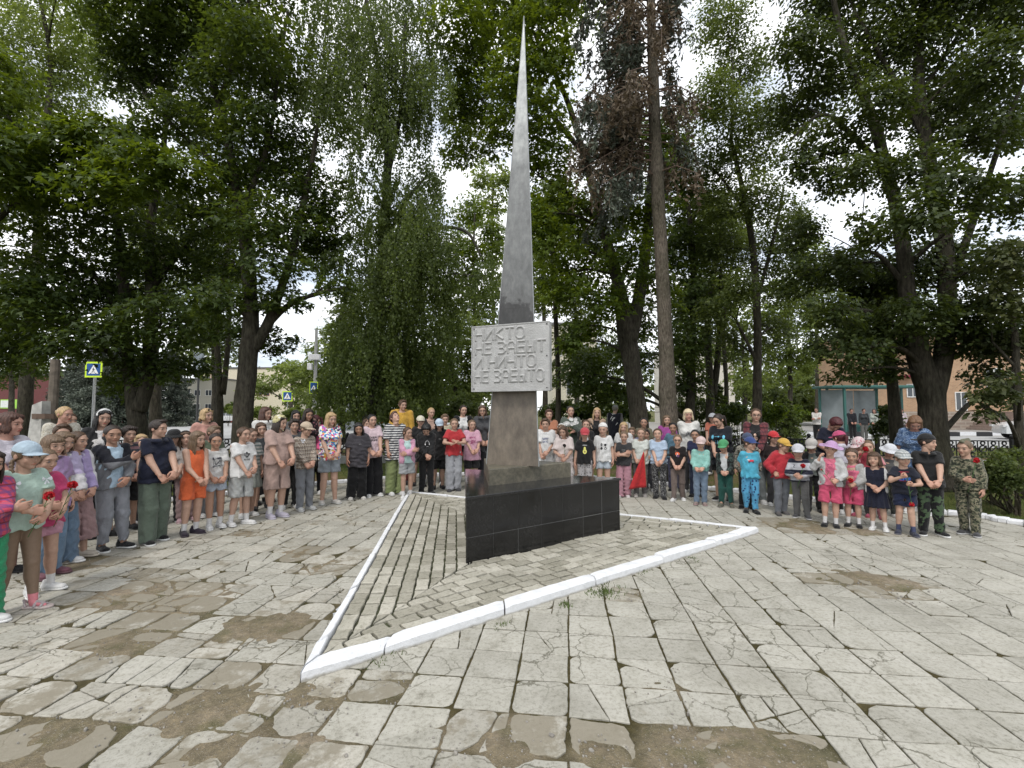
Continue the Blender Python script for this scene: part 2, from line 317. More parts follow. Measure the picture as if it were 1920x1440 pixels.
# --- slabs: one mesh (surface pattern of the plaza)
TS, TYAW, TX, TY = .3018, -.1145, -.171, 3.741
def clip_half(poly, p, n):
    out = []
    for i in range(len(poly)):
        a, b = poly[i], poly[(i + 1) % len(poly)]; da, db = (a - p).dot(n), (b - p).dot(n)
        if da >= 0: out.append(a)
        if (da >= 0) != (db >= 0): out.append(a + (b - a) * (da / (da - db)))
    return out
def slabs():
    v, f, mi, dl = [], [], [], []
    cu, su = math.cos(TYAW), math.sin(TYAW); U = Vector((cu, su)); Vv = Vector((su, -cu))
    TRO = offset_poly(TRI, -.03)
    jj = {}
    def corner(i, j):
        if (i, j) not in jj:
            jj[i, j] = Vector((TX, TY)) + U * (TS * i + random.gauss(0, .0035)) + Vv * (TS * j + random.gauss(0, .0035))
        return jj[i, j]
    for i in range(-34, 36):
        for j in range(-28, 24):
            c = Vector((TX, TY)) + U * TS * (i + .5) + Vv * TS * (j + .5)
            if c.y < -1.5 or not inside(PLAZA, c.x, c.y): continue
            if inside([tuple(q) for q in TRI], c.x, c.y) : 
                dd = min(abs((c - TRI[k]).dot(Vector((-(TRI[(k + 1) % 3] - TRI[k]).y, (TRI[(k + 1) % 3] - TRI[k]).x)).normalized())) for k in range(3))
                if dd > .26: continue
            wv = float(wear(c.x, c.y)) + random.gauss(0, .07)
            if wv > .94 + random.random() * .14: continue
            poly = [corner(i, j), corner(i, j + 1), corner(i + 1, j + 1), corner(i + 1, j)]
            gap = .0048 + .0022 * random.random() + .036 * max(wv - .15, 0) * random.random()
            near = c.y < 5.2
            pieces = [poly]
            ncr = 0
            if random.random() < .20 + wv * .8: ncr = 1 + (random.random() < .35 + wv * .5)
            for _ in range(ncr):
                a = random.random() * math.pi; nrm = Vector((math.cos(a), math.sin(a))); p = c + Vector((random.gauss(0, .05), random.gauss(0, .05)))
                np_ = []
                for q in pieces:
                    for s in (1, -1):
                        r = clip_half(q, p, nrm * s)
                        if len(r) >= 3: np_.append(r)
                pieces = np_ if random.random() < .75 or len(pieces) == 1 else pieces
            marble = random.random() < .005 and wv > .2
            for q in pieces:
                # drop small crumbs in worn places
                qc = sum(q, Vector((0, 0))) / len(q); ext = max((a - qc).length for a in q)
                if wv > .4 and random.random() < (wv - .35) * (.9 if ext < .12 else .25): continue
                g = gap if len(pieces) == 1 else .0022 + .004 * random.random() * (wv + .3)
                # round the corners
                rc = min(.45, max(0, random.gauss(.0 + .55 * max(wv - .10, 0), .06)))
                out = []; n = len(q)
                for k in range(n):
                    a, b, d = q[k - 1], q[k], q[(k + 1) % n]
                    r_ = rc * (random.random() * 1.5 if wv > .1 else 1) + (.25 if random.random() < .06 + wv * .25 else 0)
                    r_ = min(r_, .49)
                    if r_ > .02:
                        p0, p2 = b + (a - b) * r_, b + (d - b) * r_; m_ = b * .25 + (p0 + p2) * .375
                        out += [p0, m_, p2]
                    else: out.append(b)
                # edge detail
                step = .022 if near else .09; det = []
                for k in range(len(out)):
                    a, b = out[k], out[(k + 1) % len(out)]; m_ = max(1, int((b - a).length / step)); det += [a + (b - a) * (t / m_) for t in range(m_)]
                pc = sum(det, Vector((0, 0))) / len(det)
                amp = (.0022 + .013 * max(wv - .1, 0)) if near else .0015
                ring = []
                for k, a in enumerate(det):
                    h = mnoise.noise(Vector((a.x * 16, a.y * 16, i * .7))) + .8 * mnoise.noise(Vector((a.x * 60, a.y * 60, j * .7)))
                    L_ = (a - pc).length; ring.append(pc + (a - pc) * max(.3, 1 - (g + amp * (.6 + h * 1.4)) / max(L_, .02)))
                if len(ring) < 3: continue
                tx, ty, tz = random.gauss(0, .006 + .01 * wv), random.gauss(0, .006 + .01 * wv), .0235 + random.gauss(0, .0012 + .002 * wv)
                zz = lambda a, o: tz + (a.x - pc.x) * tx + (a.y - pc.y) * ty - o
                b0 = len(v); n = len(ring)
                v += [(a.x, a.y, zz(a, .045)) for a in ring] + [(a.x, a.y, zz(a, .004)) for a in ring]
                inn = [pc + (a - pc) * (1 - .004 / max((a - pc).length, .01)) for a in ring]
                v += [(a.x, a.y, zz(a, 0)) for a in inn]
                dl += [wv] * (3 * n)
                for r0 in (0, n):
                    f += [[b0 + r0 + k, b0 + r0 + (k + 1) % n, b0 + r0 + n + (k + 1) % n, b0 + r0 + n + k] for k in range(n)]
                f.append([b0 + 2 * n + k for k in range(n)])
                mi += [2 if marble else (1 if wv > .3 else 0)] * (2 * n + 1)
    mm = plain('marble_slab', (.42, .43, .445), .8, var=.2, scale=20)
    du = np.clip((np.array(dl) - .15) * .75, 0, .38)
    tag(mesh_obj('plaza_paving', v, f, [M_SLAB, M_SLABOLD, mm], mi=mi, vcol=np.stack([du] * 3, 1)), kind='structure')
slabs()
# --- loose stones lying in the dirt
def stones():
    mb = MB()
    for k in range(900):
        q = random.choice(WP); a = random.random() * 6.28; rr = q[1] * random.random() ** .7 * .95
        x, y = q[0].x + math.cos(a) * rr, q[0].y + math.sin(a) * rr; s = random.uniform(.0015, .007) * (2.2 if random.random() < .03 else 1)
        pts = [(x + s * math.cos(t * 1.05 + random.random() * .6) * random.uniform(.7, 1.2), y + s * math.sin(t * 1.05) * random.uniform(.7, 1.2)) for t in range(6)]
        mb.prism(pts, .0, .026 + s * .9, 0, bev=s * .35)
    tag(mb.build('pebbles', plain('pebble', (.24, .225, .20), .9, var=.3, scale=30), smooth=False), 'small pale pebbles and crumbs of broken slab in the dirt', 'pebbles', kind='stuff')
stones()
# --- the platform: white kerb, concentric rows of pavers
def offset_e(poly, ds):
    L = []
    for i in range(3):
        a, b = poly[i], poly[(i + 1) % 3]; t = (b - a).normalized(); L.append((a + Vector((-t.y, t.x)) * ds[i], t))
    out = []
    for i in range(3):
        (p, t), (q, u) = L[i - 1], L[i]; out.append(p + t * (((q.x - p.x) * u.y - (q.y - p.y) * u.x) / (t.x * u.y - t.y * u.x)))
    return out
def platform():
    inn = offset_e(TRI, (.105, .075, .062))
    base = MB(); base.prism([tuple(q) for q in offset_poly(TRI, .08)], -.01, .058); tag(base.build('platform_base', plain('mossy_joint', (.055, .06, .03), 1, var=.5, scale=12)), kind='structure')
    kb = MB()
    for k in range(3):
        a, b, ia, ib = TRI[k], TRI[(k + 1) % 3], inn[k], inn[(k + 1) % 3]
        L_ = (b - a).length; cuts = [0]; 
        while cuts[-1] < L_ - .7: cuts.append(cuts[-1] + random.choice([1.0, 1.0, .95, .5 if k == 0 else 1.0]))
        if L_ - cuts[-1] > .25: cuts.append(L_)
        else: cuts[-1] = L_
        for c0, c1 in zip(cuts, cuts[1:]):
            s0, s1 = c0 / L_, c1 / L_; g = .007 / L_; sub = 14
            dz0, dz1 = random.gauss(0, .007), random.gauss(0, .007); vs_ = []; fs_ = []
            for t in range(sub + 1):
                u = s0 + g + (s1 - s0 - 2 * g) * t / sub; o = a.lerp(b, u); i_ = ia.lerp(ib, u); dz = dz0 + (dz1 - dz0) * t / sub
                n_ = (i_ - o); e = 1 if 0 < t < sub else 0
                j = lambda: mnoise.noise(Vector((o.x * 9, o.y * 9, len(vs_) * .37))) * .0035
                lo_ = (0, .012, .014)[k]; prof = [(0, -.01), (.02, .082 - lo_), (.22, .106 - lo_), (.93, .106 - lo_), (1.0, .098 - lo_), (1.0, -.01)] if e else [(.03, -.01), (.05, .076), (.25, .10), (.9, .10), (.97, .09), (.97, -.01)]
                for pn, pz in prof:
                    q = o + n_ * (pn + j() * 4); vs_.append((q.x, q.y, pz + dz + (j() if pz > 0 else 0)))
            for t in range(sub):
                for r_ in range(5): fs_.append([t * 6 + r_, (t + 1) * 6 + r_, (t + 1) * 6 + r_ + 1, t * 6 + r_ + 1])
            fs_.append([0, 1, 2, 3, 4, 5]); fs_.append([sub * 6 + q for q in range(5, -1, -1)])
            kb.add(vs_, fs_)
    tag(kb.build('platform_kerb', M_WHITE, smooth=False), kind='structure')
    # pavers
    v, f = [], []; w_ = .118; cur = offset_e(TRI, (.112, .082, .069))
    core = offset_poly([Vector(q) for q in PL_TRI], .07)
    for ringi in range(20):
        nxt = offset_poly(cur, w_)
        if (nxt[1] - nxt[0]).dot(cur[1] - cur[0]) <= 0: break
        for k in range(3):
            a, b, ia, ib = cur[k], cur[(k + 1) % 3], nxt[k], nxt[(k + 1) % 3]
            L_ = (b - a).length; t = (b - a).normalized(); n_ = Vector((-t.y, t.x)); s = -random.random() * .2
            quad = [a, b, ib, ia]
            while s < L_:
                bl = random.choice([.2, .2, .24, .14])
                q = clip_half(clip_half(quad, a + t * (s), t), a + t * (s + bl), -t); s += bl
                if len(q) < 3: continue
                pc = sum(q, Vector((0, 0))) / len(q)
                if max((x - pc).length for x in q) < .03: continue
                if inside([tuple(x) for x in core], pc.x, pc.y): continue
                det = []
                for i in range(len(q)):
                    x, y = q[i], q[(i + 1) % len(q)]; m_ = max(1, int((y - x).length / .045)); det += [x + (y - x) * (z / m_) for z in range(m_)]
                ring = []
                for x in det:
                    L2 = (x - pc).length; h = mnoise.noise(Vector((x.x * 22, x.y * 22, ringi + k))); ring.append(pc + (x - pc) * max(.4, 1 - (.0115 + .007 * h) / max(L2, .02)))
                tz = .0815 + random.gauss(0, .0028) + .012 * mnoise.noise(Vector((pc.x * 1.3, pc.y * 1.3, 5))); tx, ty = random.gauss(0, .024), random.gauss(0, .024)
                if ringi == 0: tz += .004
                zz = lambda x, o: tz + (x.x - pc.x) * tx + (x.y - pc.y) * ty - o
                b0 = len(v); n = len(ring)
                v += [(x.x, x.y, zz(x, .035)) for x in ring] + [(x.x, x.y, zz(x, .005)) for x in ring]
                inn2 = [pc + (x - pc) * (1 - .006 / max((x - pc).length, .012)) for x in ring]; v += [(x.x, x.y, zz(x, 0)) for x in inn2]
                for r0 in (0, n): f += [[b0 + r0 + z, b0 + r0 + (z + 1) % n, b0 + r0 + n + (z + 1) % n, b0 + r0 + n + z] for z in range(n)]
                f.append([b0 + 2 * n + z for z in range(n)])
        cur = nxt
    tag(mesh_obj('platform_paving', v, f, M_BRICK), kind='structure')
# plinth footprint, equilateral, front edge measured in the photo
PA, PB = G(874.5, 1056.5, .078).xy, G(1162.5, 993.5, .078).xy
_d = PB - PA; PC = PA + Vector((_d.x * .5 - _d.y * .866, _d.y * .5 + _d.x * .866)); PL_TRI = [PA, PB, PC]
platform()
# --- white kerb round the plaza
def plaza_kerb():
    kb = MB(); pts = EL; acc = 0
    for i in range(len(pts) - 1):
        a, b = pts[i], pts[i + 1]; t = (b - a); L_ = t.length; t.normalize(); n_ = Vector((-t.y, t.x))
        m_ = max(1, round(L_ / .5))
        for s in range(m_):
            p, q = a + (b - a) * (s / m_), a + (b - a) * ((s + 1) / m_); g = t * .004; o = n_ * .14; dz = random.gauss(0, .006)
            e = [p + g, q - g, q - g + o, p + g + o]; kb.prism([tuple(x) for x in e], -.01, .095 + dz, 0, bev=.014)
    tag(kb.build('plaza_kerb', M_WHITE), kind='structure')
plaza_kerb()
# --- grass and weeds
def blades(name, pts, h0, h1, colr, label, cat, wid=.004):
    v = []; f = []
    for (x, y, z) in pts:
        h = random.uniform(h0, h1); a = random.random() * 6.28; dx, dy = math.cos(a) * wid, math.sin(a) * wid; bx, by = random.gauss(0, h * .35), random.gauss(0, h * .35); b = len(v)
        v += [(x - dx, y - dy, z), (x + dx, y + dy, z), (x + bx * .5 + dx * .7, y + by * .5 + dy * .7, z + h * .6), (x + bx * .5 - dx * .7, y + by * .5 - dy * .7, z + h * .6), (x + bx, y + by, z + h)]
        f += [[b, b + 1, b + 2, b + 3], [b + 3, b + 2, b + 4]]
    return tag(mesh_obj(name, v, f, colr), label, cat, kind='stuff')
M_GRASS = plain('grass_blade', (.075, .105, .03), .8, var=.45, scale=3, spec=.2, bmp=0)
def grassland():
    pts = []
    while len(pts) < 26000:
        y = 6 + 14 * random.random() ** 1.4; x = random.uniform(-1.1, 1.15) * y
        if inside(PLAZA, x, y): continue
        if fbm(np.array(x), np.array(y), .5, 3, 4) + random.gauss(0, .06) < .49: continue
        pts.append((x, y, -.02))
    blades('grass', pts, .02, .08, M_GRASS, 'short thin grass on the bare earth between plaza and iron fence', 'grass')
    tufts = []
    for px, py, r, n in ((1130, 1118, .06, 260), (1060, 1140, .03, 120), (1140, 1108, .1, 150), (700, 1240, .07, 120), (720, 1225, .05, 100), (1300, 1052, .05, 60), (1205, 1075, .05, 50), (1160, 985, .04, 120), (885, 1052, .04, 80), (940, 1180, .03, 50)):
        c = G(px, py)
        for _ in range(n): tufts.append((c.x + random.gauss(0, r), c.y + random.gauss(0, r), .01))
    blades('weeds', tufts, .01, .045, M_GRASS, 'green weeds sprouting from joints beside the white kerb', 'weeds', .004)
grassland()
# ================================================================== MONUMENT
def m_granite(name, c0, c1, rough, scale=30, streak=0):
    m, N, L, b = newmat(name); co = obj_co(N)
    mp = N.new('ShaderNodeMapping'); mp.inputs['Scale'].default_value = (1, 1, .35 if streak else 1); L.new(co, mp.inputs[0])
    n1 = noise_tex(N, L, scale, 6, .7, co); n2 = noise_tex(N, L, 3.2, 9, .68, mp.outputs[0])
    r = ramp(N, [(.35, c0), (.65, c1)]); L.new(n1.outputs[0], r.inputs[0])
    r2 = ramp(N, [(.3, (.5, .5, .5)), (.5, (.95, .95, .95)), (.68, (1.45, 1.42, 1.35))]); L.new(n2.outputs[0], r2.inputs[0])
    c = mixc(N, L, .85, r.outputs[0], r2.outputs[0], 'MULTIPLY'); L.new(c, b.inputs['Base Color'])
    rr = ramp(N, [(.3, (rough * .7,) * 3), (.7, (min(1, rough * 1.5),) * 3)]); L.new(n2.outputs[0], rr.inputs[0]); L.new(rr.outputs[0], b.inputs['Roughness'])
    b.inputs['Specular IOR Level'].default_value = .5
    bump(N, L, b, n2.outputs[0], .12, .01); return m
M_BLACK = m_granite('black_granite', (.004, .004, .004), (.018, .018, .019), .16, 60)
M_TOP = m_granite('polished_granite_top', (.010, .010, .011), (.022, .022, .023), .07, 60)
M_BASE = m_granite('grey_brown_stone', (.075, .07, .052), (.15, .135, .10), .4, 25)
M_JOINT = plain('granite_joint', (.2, .2, .195), .8)
mon = empty('obelisk_monument', (0, 0, 0)); tag(mon, 'tall tapering grey obelisk on a black granite triangular plinth', 'monument')
# plinth with tile joints as real grooves: core + tiles
def plinth():
    zb, zt = .058, .722; core = MB(); core.prism([tuple(q) for q in offset_poly(PL_TRI, .004)], zb, zt - .012)
    t = MB()
    for k in range(3):
        a, b = PL_TRI[k], PL_TRI[(k + 1) % 3]; d = (b - a); L_ = d.length; d.normalize(); n_ = Vector((-d.y, d.x)); cols = 7
        for c in range(cols):
            s0, s1 = L_ * c / cols + .003, L_ * (c + 1) / cols - .003
            for z0, z1 in ((zb, .317), (.323, zt - .03)):
                e = [a + d * s0, a + d * s1, a + d * s1 + n_ * .02, a + d * s0 + n_ * .02]; j = random.gauss(0, .0012)
                t.prism([tuple(x - n_ * j) for x in e], z0, z1)
    core.build('plinth_core', M_JOINT, mon)
    t.build('plinth_tiles', M_BLACK, mon)
    top = MB(); top.prism([tuple(q) for q in offset_poly(PL_TRI, -.012)], zt - .028, zt, bev=.006); top.build('plinth_top', M_TOP, mon)
plinth()
# triangular stone step
S1 = G(916, 911, .722).xy; S2 = G(1087, 897, .722).xy; _d = (PB - PA).normalized(); sl = (S2 - S1).length
S2 = S1 + _d * sl; S3 = S1 + Vector((_d.x * .5 - _d.y * .866, _d.y * .5 + _d.x * .866)) * sl
mb = MB(); mb.prism([tuple(q) for q in (S1, S2, S3)], .722, .905, bev=.008); mb.build('stone_step', M_BASE, mon)
# obelisk shaft: three sided, front face turned slightly left
SA = Vector((-.315, 5.90)); SB = Vector((.325, 5.60))
SA = G(912, 870, .905).xy; SB = SA + (Vector((.64, -.27)))
_n = Vector((-(SB - SA).y, (SB - SA).x)).normalized(); SC = (SA + SB) / 2 + _n * .60
APEX = P(982.5, 30, (SA.y + SB.y + SC.y) / 3)
def m_steel():
    m, N, L, b = newmat('weathered_grey_metal'); co = obj_co(N)
    mp = N.new('ShaderNodeMapping'); mp.inputs['Scale'].default_value = (2.0, 2.0, 1.1); L.new(co, mp.inputs[0]); n1 = noise_tex(N, L, 1.6, 8, .65, co); n2 = noise_tex(N, L, 4.5, 8, .72, mp.outputs[0])
    sx = N.new('ShaderNodeSeparateXYZ'); L.new(co, sx.inputs[0])
    # dark below a wavy line, brown under plaque, sky reflection painted into colour above
    ad = N.new('ShaderNodeMath'); ad.operation = 'MULTIPLY_ADD'; L.new(n1.outputs[0], ad.inputs[0]); ad.inputs[1].default_value = 1.9; L.new(sx.outputs[2], ad.inputs[2])
    dv = N.new('ShaderNodeMath'); dv.operation = 'DIVIDE'; L.new(ad.outputs[0], dv.inputs[0]); dv.inputs[1].default_value = 8
    r = ramp(N, [(.22, (.15, .125, .098)), (.34, (.13, .11, .09)), (.40, (.038, .038, .037)), (.487, (.05, .05, .05)), (.495, (.12, .122, .122)), (.56, (.16, .165, .165)), (.70, (.21, .217, .218)), (.78, (.36, .37, .37)), (1, (.6, .62, .62))]); L.new(dv.outputs[0], r.inputs[0])
    r2 = ramp(N, [(.3, (.55, .55, .55)), (.5, (.98, .98, .98)), (.7, (1.5, 1.5, 1.46))]); L.new(n2.outputs[0], r2.inputs[0])
    c = mixc(N, L, .8, r.outputs[0], r2.outputs[0], 'MULTIPLY'); L.new(c, b.inputs['Base Color'])
    b.inputs['Roughness'].default_value = .5; b.inputs['Specular IOR Level'].default_value = .45; b.inputs['Metallic'].default_value = .15; bump(N, L, b, n2.outputs[0], .15, .01); return m
def shaft():
    M = m_steel(); v = []; f = []; fr = [0, .33, .331, .56, .5605, .78, .7805, .995]
    zs = [.905 + (APEX.z - .905) * t for t in fr]
    for t, z in zip(fr, zs):
        s = 1 - t + (.0035 if t in (.331, .5605, .7805) else 0)
        for q in (SA, SB, SC):
            c = APEX.xy.lerp(q, s); v.append((c.x, c.y, z))
    for k in range(len(fr) - 1):
        for i in range(3): f.append([3 * k + i, 3 * k + (i + 1) % 3, 3 * k + 3 + (i + 1) % 3, 3 * k + 3 + i])
    f += [[2, 1, 0], [3 * len(fr) - 3, 3 * len(fr) - 2, 3 * len(fr) - 1]]
    mesh_obj('obelisk_shaft', v, f, M, mon)
    e = MB()  # pale welded edges
    for q in (SA, SB):
        e.tube([(q.x, q.y, .905), tuple(APEX.xy.lerp(q, .004)) + (APEX.z,)], [.007, .004], 5)
    e.build('edge_trim', plain('edge_metal', (.3, .31, .31), .45, .6), mon)
shaft()
# plaque with raised faceted lettering
STROKES = {'Н': [(0, 0, 0, 1), (1, 0, 1, 1), (0, .5, 1, .5)], 'И': [(0, 0, 0, 1), (1, 0, 1, 1), (0, .05, 1, .95)], 'К': [(0, 0, 0, 1), (0, .5, .95, 1), (0, .5, .95, 0)],
           'Т': [(0, 1, 1, 1), (.5, 0, .5, 1)], 'О': [(0, .2, 0, .8), (0, .8, .25, 1), (.25, 1, .75, 1), (.75, 1, 1, .8), (1, .8, 1, .2), (1, .2, .75, 0), (.75, 0, .25, 0), (.25, 0, 0, .2)],
           'Е': [(0, 0, 0, 1), (0, 1, .9, 1), (0, .5, .8, .5), (0, 0, .9, 0)], 'З': [(0, 1, .75, 1), (.75, 1, 1, .8), (1, .8, .7, .5), (.7, .5, .2, .5), (.7, .5, 1, .2), (1, .2, .75, 0), (.75, 0, 0, 0)],
           'А': [(0, 0, 0, .75), (0, .75, .25, 1), (.25, 1, .75, 1), (.75, 1, 1, .75), (1, .75, 1, 0), (0, .42, 1, .42)], 'Б': [(.95, 1, 0, 1), (0, 1, 0, 0), (0, 0, 1, 0), (1, 0, 1, .5), (1, .5, 0, .5)],
           'Ы': [(0, 1, 0, 0), (0, 0, .62, 0), (.62, 0, .62, .5), (.62, .5, 0, .5), (1, 0, 1, 1)], 'Ч': [(0, 1, 0, .5), (0, .5, 1, .5), (1, 1, 1, 0)]}
def plaque():
    # corners of the front face from the photo; it stands in front of the shaft, turned the same way
    mid = (SA + SB) / 2; d = (SB - SA).normalized(); n_ = Vector((-d.y, d.x)); f0 = mid - n_ * .10 + d * .01
    def hit(px, py):
        r = ray(px, py); k = (f0 - Vector((0, 0))).dot(n_) / Vector((r.x, r.y)).dot(n_); return Vector((0, 0, HCAM)) + r * k
    c = [hit(884, 734), hit(1031, 733), hit(1033, 601.5), hit(886.5, 612)]
    s0 = (c[0].xy - f0).dot(d); s1 = (c[1].xy - f0).dot(d); zb = (c[0].z + c[1].z) / 2; zt = (c[2].z + c[3].z) / 2
    W, H = s1 - s0, zt - zb
    M4 = Matrix(((d.x, n_.x, 0, f0.x + d.x * s0), (d.y, n_.y, 0, f0.y + d.y * s0), (0, 0, 1, zb), (0, 0, 0, 1)))
    m, N, L, b = newmat('silver_painted_stone'); co = obj_co(N); n1 = noise_tex(N, L, 55, 6, .7, co); n2 = noise_tex(N, L, 6, 6, .6, co)
    r = ramp(N, [(.3, (.34, .34, .335)), (.7, (.45, .45, .445))]); L.new(n2.outputs[0], r.inputs[0]); L.new(r.outputs[0], b.inputs['Base Color'])
    b.inputs['Roughness'].default_value = .5; b.inputs['Metallic'].default_value = .25; bump(N, L, b, n1.outputs[0], .9, .012)
    o = MB().box(0, W, 0, .075, 0, H, 0, M4, bev=.006); pl = o.build('inscription_plaque', m, mon)
    fr = MB()
    for x0, x1, z0, z1 in ((.0, W, 0, .012), (0, W, H - .012, H), (0, .012, .012, H - .012), (W - .012, W, .012, H - .012)): fr.box(x0, x1, -.006, .002, z0, z1, 0, M4)
    fr.build('plaque_rim', m, pl)
    lt = MB(); lines = [('НИКТО', 5, .042), ('НЕ ЗАБЫТ', 8, .042), ('И НИЧТО', 7, .042), ('НЕ ЗАБЫТО', 9, .035)]
    adv = {5: .124, 8: .116, 7: .116, 9: .100}
    for li, (txt, n, x0) in enumerate(lines):
        a = adv[n] * W / .93 * 1.0; chw = a * .74; chh = H * .165; z0 = H * (.778 - .212 * li) ; x = x0 * W / .93 + .012
        for ch in txt:
            if ch == ' ': x += a * .42; continue
            for (ax, az, bx, bz) in STROKES[ch]:
                p = Vector((x + ax * chw, 0, z0 + az * chh)); q = Vector((x + bx * chw, 0, z0 + bz * chh)); t = (q - p).normalized(); s = Vector((-t.z, 0, t.x)) * .0185
                p -= t * .009; q += t * .009
                up = Vector((0, -.016, 0)); v = [p - s, p + s, q + s, q - s, p + t * .010 + up, q - t * .010 + up]
                lt.add([M4 @ k for k in v], [[0, 4, 5, 3], [1, 2, 5, 4], [0, 1, 4], [3, 5, 2]])
            x += a
    lt.build('raised_lettering', plain('lettering_grey', (.35, .35, .345), .55, var=.2, scale=30), pl)
    bo = MB()
    for x in (.035, W - .035):
        for z in (.035, H - .035, H * .5):
            if z == H * .5 and x < .1: continue
            bo.tube([M4 @ Vector((x, .002, z)), M4 @ Vector((x, -.008, z))], .008, 8)
    bo.build('bolts', plain('bolt', (.05, .05, .05), .5, .7), pl)
plaque()
# small things on the plinth top
def cards():
    for (px, py, s, rz, lab) in ((953, 913, .07, .3, 'small pale card lying flat on the polished plinth top'),):
        pass
# ================================================================== SDF MODELLING
def smin(a, b, k):
    if k <= 0: return np.minimum(a, b)
    h = np.clip(.5 + .5 * (b - a) / k, 0, 1); return b + (a - b) * h - k * h * (1 - h)
def smax(a, b, k): return -smin(-a, -b, k)
class Fld:
    def __init__(s, lo, hi, res):
        s.lo = np.array(lo, float); s.res = res; s.n = np.maximum(np.ceil((np.array(hi) - s.lo) / res).astype(int) + 1, 3)
        s.ax = [s.lo[i] + np.arange(s.n[i]) * res for i in range(3)]; s.F = np.full(s.n, .5, dtype=np.float32)
    def sub(s, lo, hi):
        a = [int(np.clip(math.floor((lo[i] - s.lo[i]) / s.res), 0, s.n[i] - 1)) for i in range(3)]
        b = [int(np.clip(math.ceil((hi[i] - s.lo[i]) / s.res) + 1, 1, s.n[i])) for i in range(3)]
        sl = tuple(slice(a[i], max(b[i], a[i] + 1)) for i in range(3)); X, Y, Z = np.meshgrid(*[s.ax[i][sl[i]] for i in range(3)], indexing='ij', sparse=True)
        return sl, X, Y, Z
    def put(s, fn, lo, hi, k=0, op='u'):
        sl, X, Y, Z = s.sub(lo, hi); d = fn(X, Y, Z); A = s.F[sl]
        s.F[sl] = smin(A, d, k) if op == 'u' else smax(A, -d, k) if op == 's' else smax(A, d, k)
    def ell(s, c, r, k=.02, op='u', rx=0):
        c = [float(v) for v in c]; r = [float(v) for v in r]; m = max(k, 0) + s.res * 2; ca, sa = math.cos(rx), math.sin(rx); mr = min(r)
        def fn(X, Y, Z):
            x, y, z = X - c[0], Y - c[1], Z - c[2]
            if rx: y, z = ca * y + sa * z, -sa * y + ca * z
            q = np.sqrt((x / r[0]) ** 2 + (y / r[1]) ** 2 + (z / r[2]) ** 2)
            g = np.sqrt((x / r[0] ** 2) ** 2 + (y / r[1] ** 2) ** 2 + (z / r[2] ** 2) ** 2)
            return q * (q - 1) / np.maximum(g, 1e-6)
        e = max(r[1], r[2]) if rx else None
        rr = [r[0], e or r[1], e or r[2]]
        s.put(fn, [c[i] - rr[i] - m for i in range(3)], [c[i] + rr[i] + m for i in range(3)], k, op)
    def cap(s, a, b, ra, rb, k=.02, op='u', sy=1.0, cut=None, sx=1.0):
        "tapered capsule, optionally flattened along y and cut by planes [(point, normal)] (kept where dot<0)"
        a = [float(v) for v in a]; b = [float(v) for v in b]; m = max(k, 0) + s.res * 2; M_ = max(ra, rb) + m
        ba = [(b[0] - a[0]) / sx, (b[1] - a[1]) / sy, b[2] - a[2]]; dd = max(sum(q * q for q in ba), 1e-9)
        def fn(X, Y, Z):
            x, y, z = (X - a[0]) / sx, (Y - a[1]) / sy, Z - a[2]
            h = np.clip((x * ba[0] + y * ba[1] + z * ba[2]) / dd, 0, 1)
            d = (np.sqrt((x - ba[0] * h) ** 2 + (y - ba[1] * h) ** 2 + (z - ba[2] * h) ** 2) - (ra + (rb - ra) * h)) * min(sy, sx)
            for (p, n) in (cut or ()): d = np.maximum(d, (X - p[0]) * n[0] + (Y - p[1]) * n[1] + (Z - p[2]) * n[2])
            return d
        s.put(fn, [min(a[i], b[i]) - M_ * (sx if i == 0 else 1) for i in range(3)], [max(a[i], b[i]) + M_ * (sx if i == 0 else 1) for i in range(3)], k, op)
    def chain(s, pts, rad, k=.01, op='u', sy=1.0):
        for i in range(len(pts) - 1): s.cap(pts[i], pts[i + 1], rad[i], rad[i + 1], k, op, sy)
    def plane(s, p, n, k=0):
        X, Y, Z = np.meshgrid(*s.ax, indexing='ij', sparse=True)
        s.F = smax(s.F, ((X - p[0]) * n[0] + (Y - p[1]) * n[1] + (Z - p[2]) * n[2]).astype(np.float32), k)
    def wrinkle(s, amp, wl, seed, zfun=None):
        r = np.random.default_rng(seed); X, Y, Z = np.meshgrid(*s.ax, indexing='ij', sparse=True); D = 0
        for o in range(3):
            v = r.normal(size=3); v[2] *= .9; v /= np.linalg.norm(v); u = r.normal(size=3); u /= np.linalg.norm(u); f = 6.283 / (wl * (.6 + .35 * o)); ph = r.random(2) * 6
            D = D + np.sin(f * (v[0] * X + v[1] * Y + v[2] * Z) + ph[0] + 1.4 * np.sin(f * .45 * (u[0] * X + u[1] * Y + u[2] * Z) + ph[1])) * (1, .7, .5)[o]
        if zfun is not None: D = D * zfun(X, Y, Z)
        s.F = s.F + (D * amp).astype(np.float32)
    def mesh(s):
        return surface_nets(s.F, s.lo, s.res)
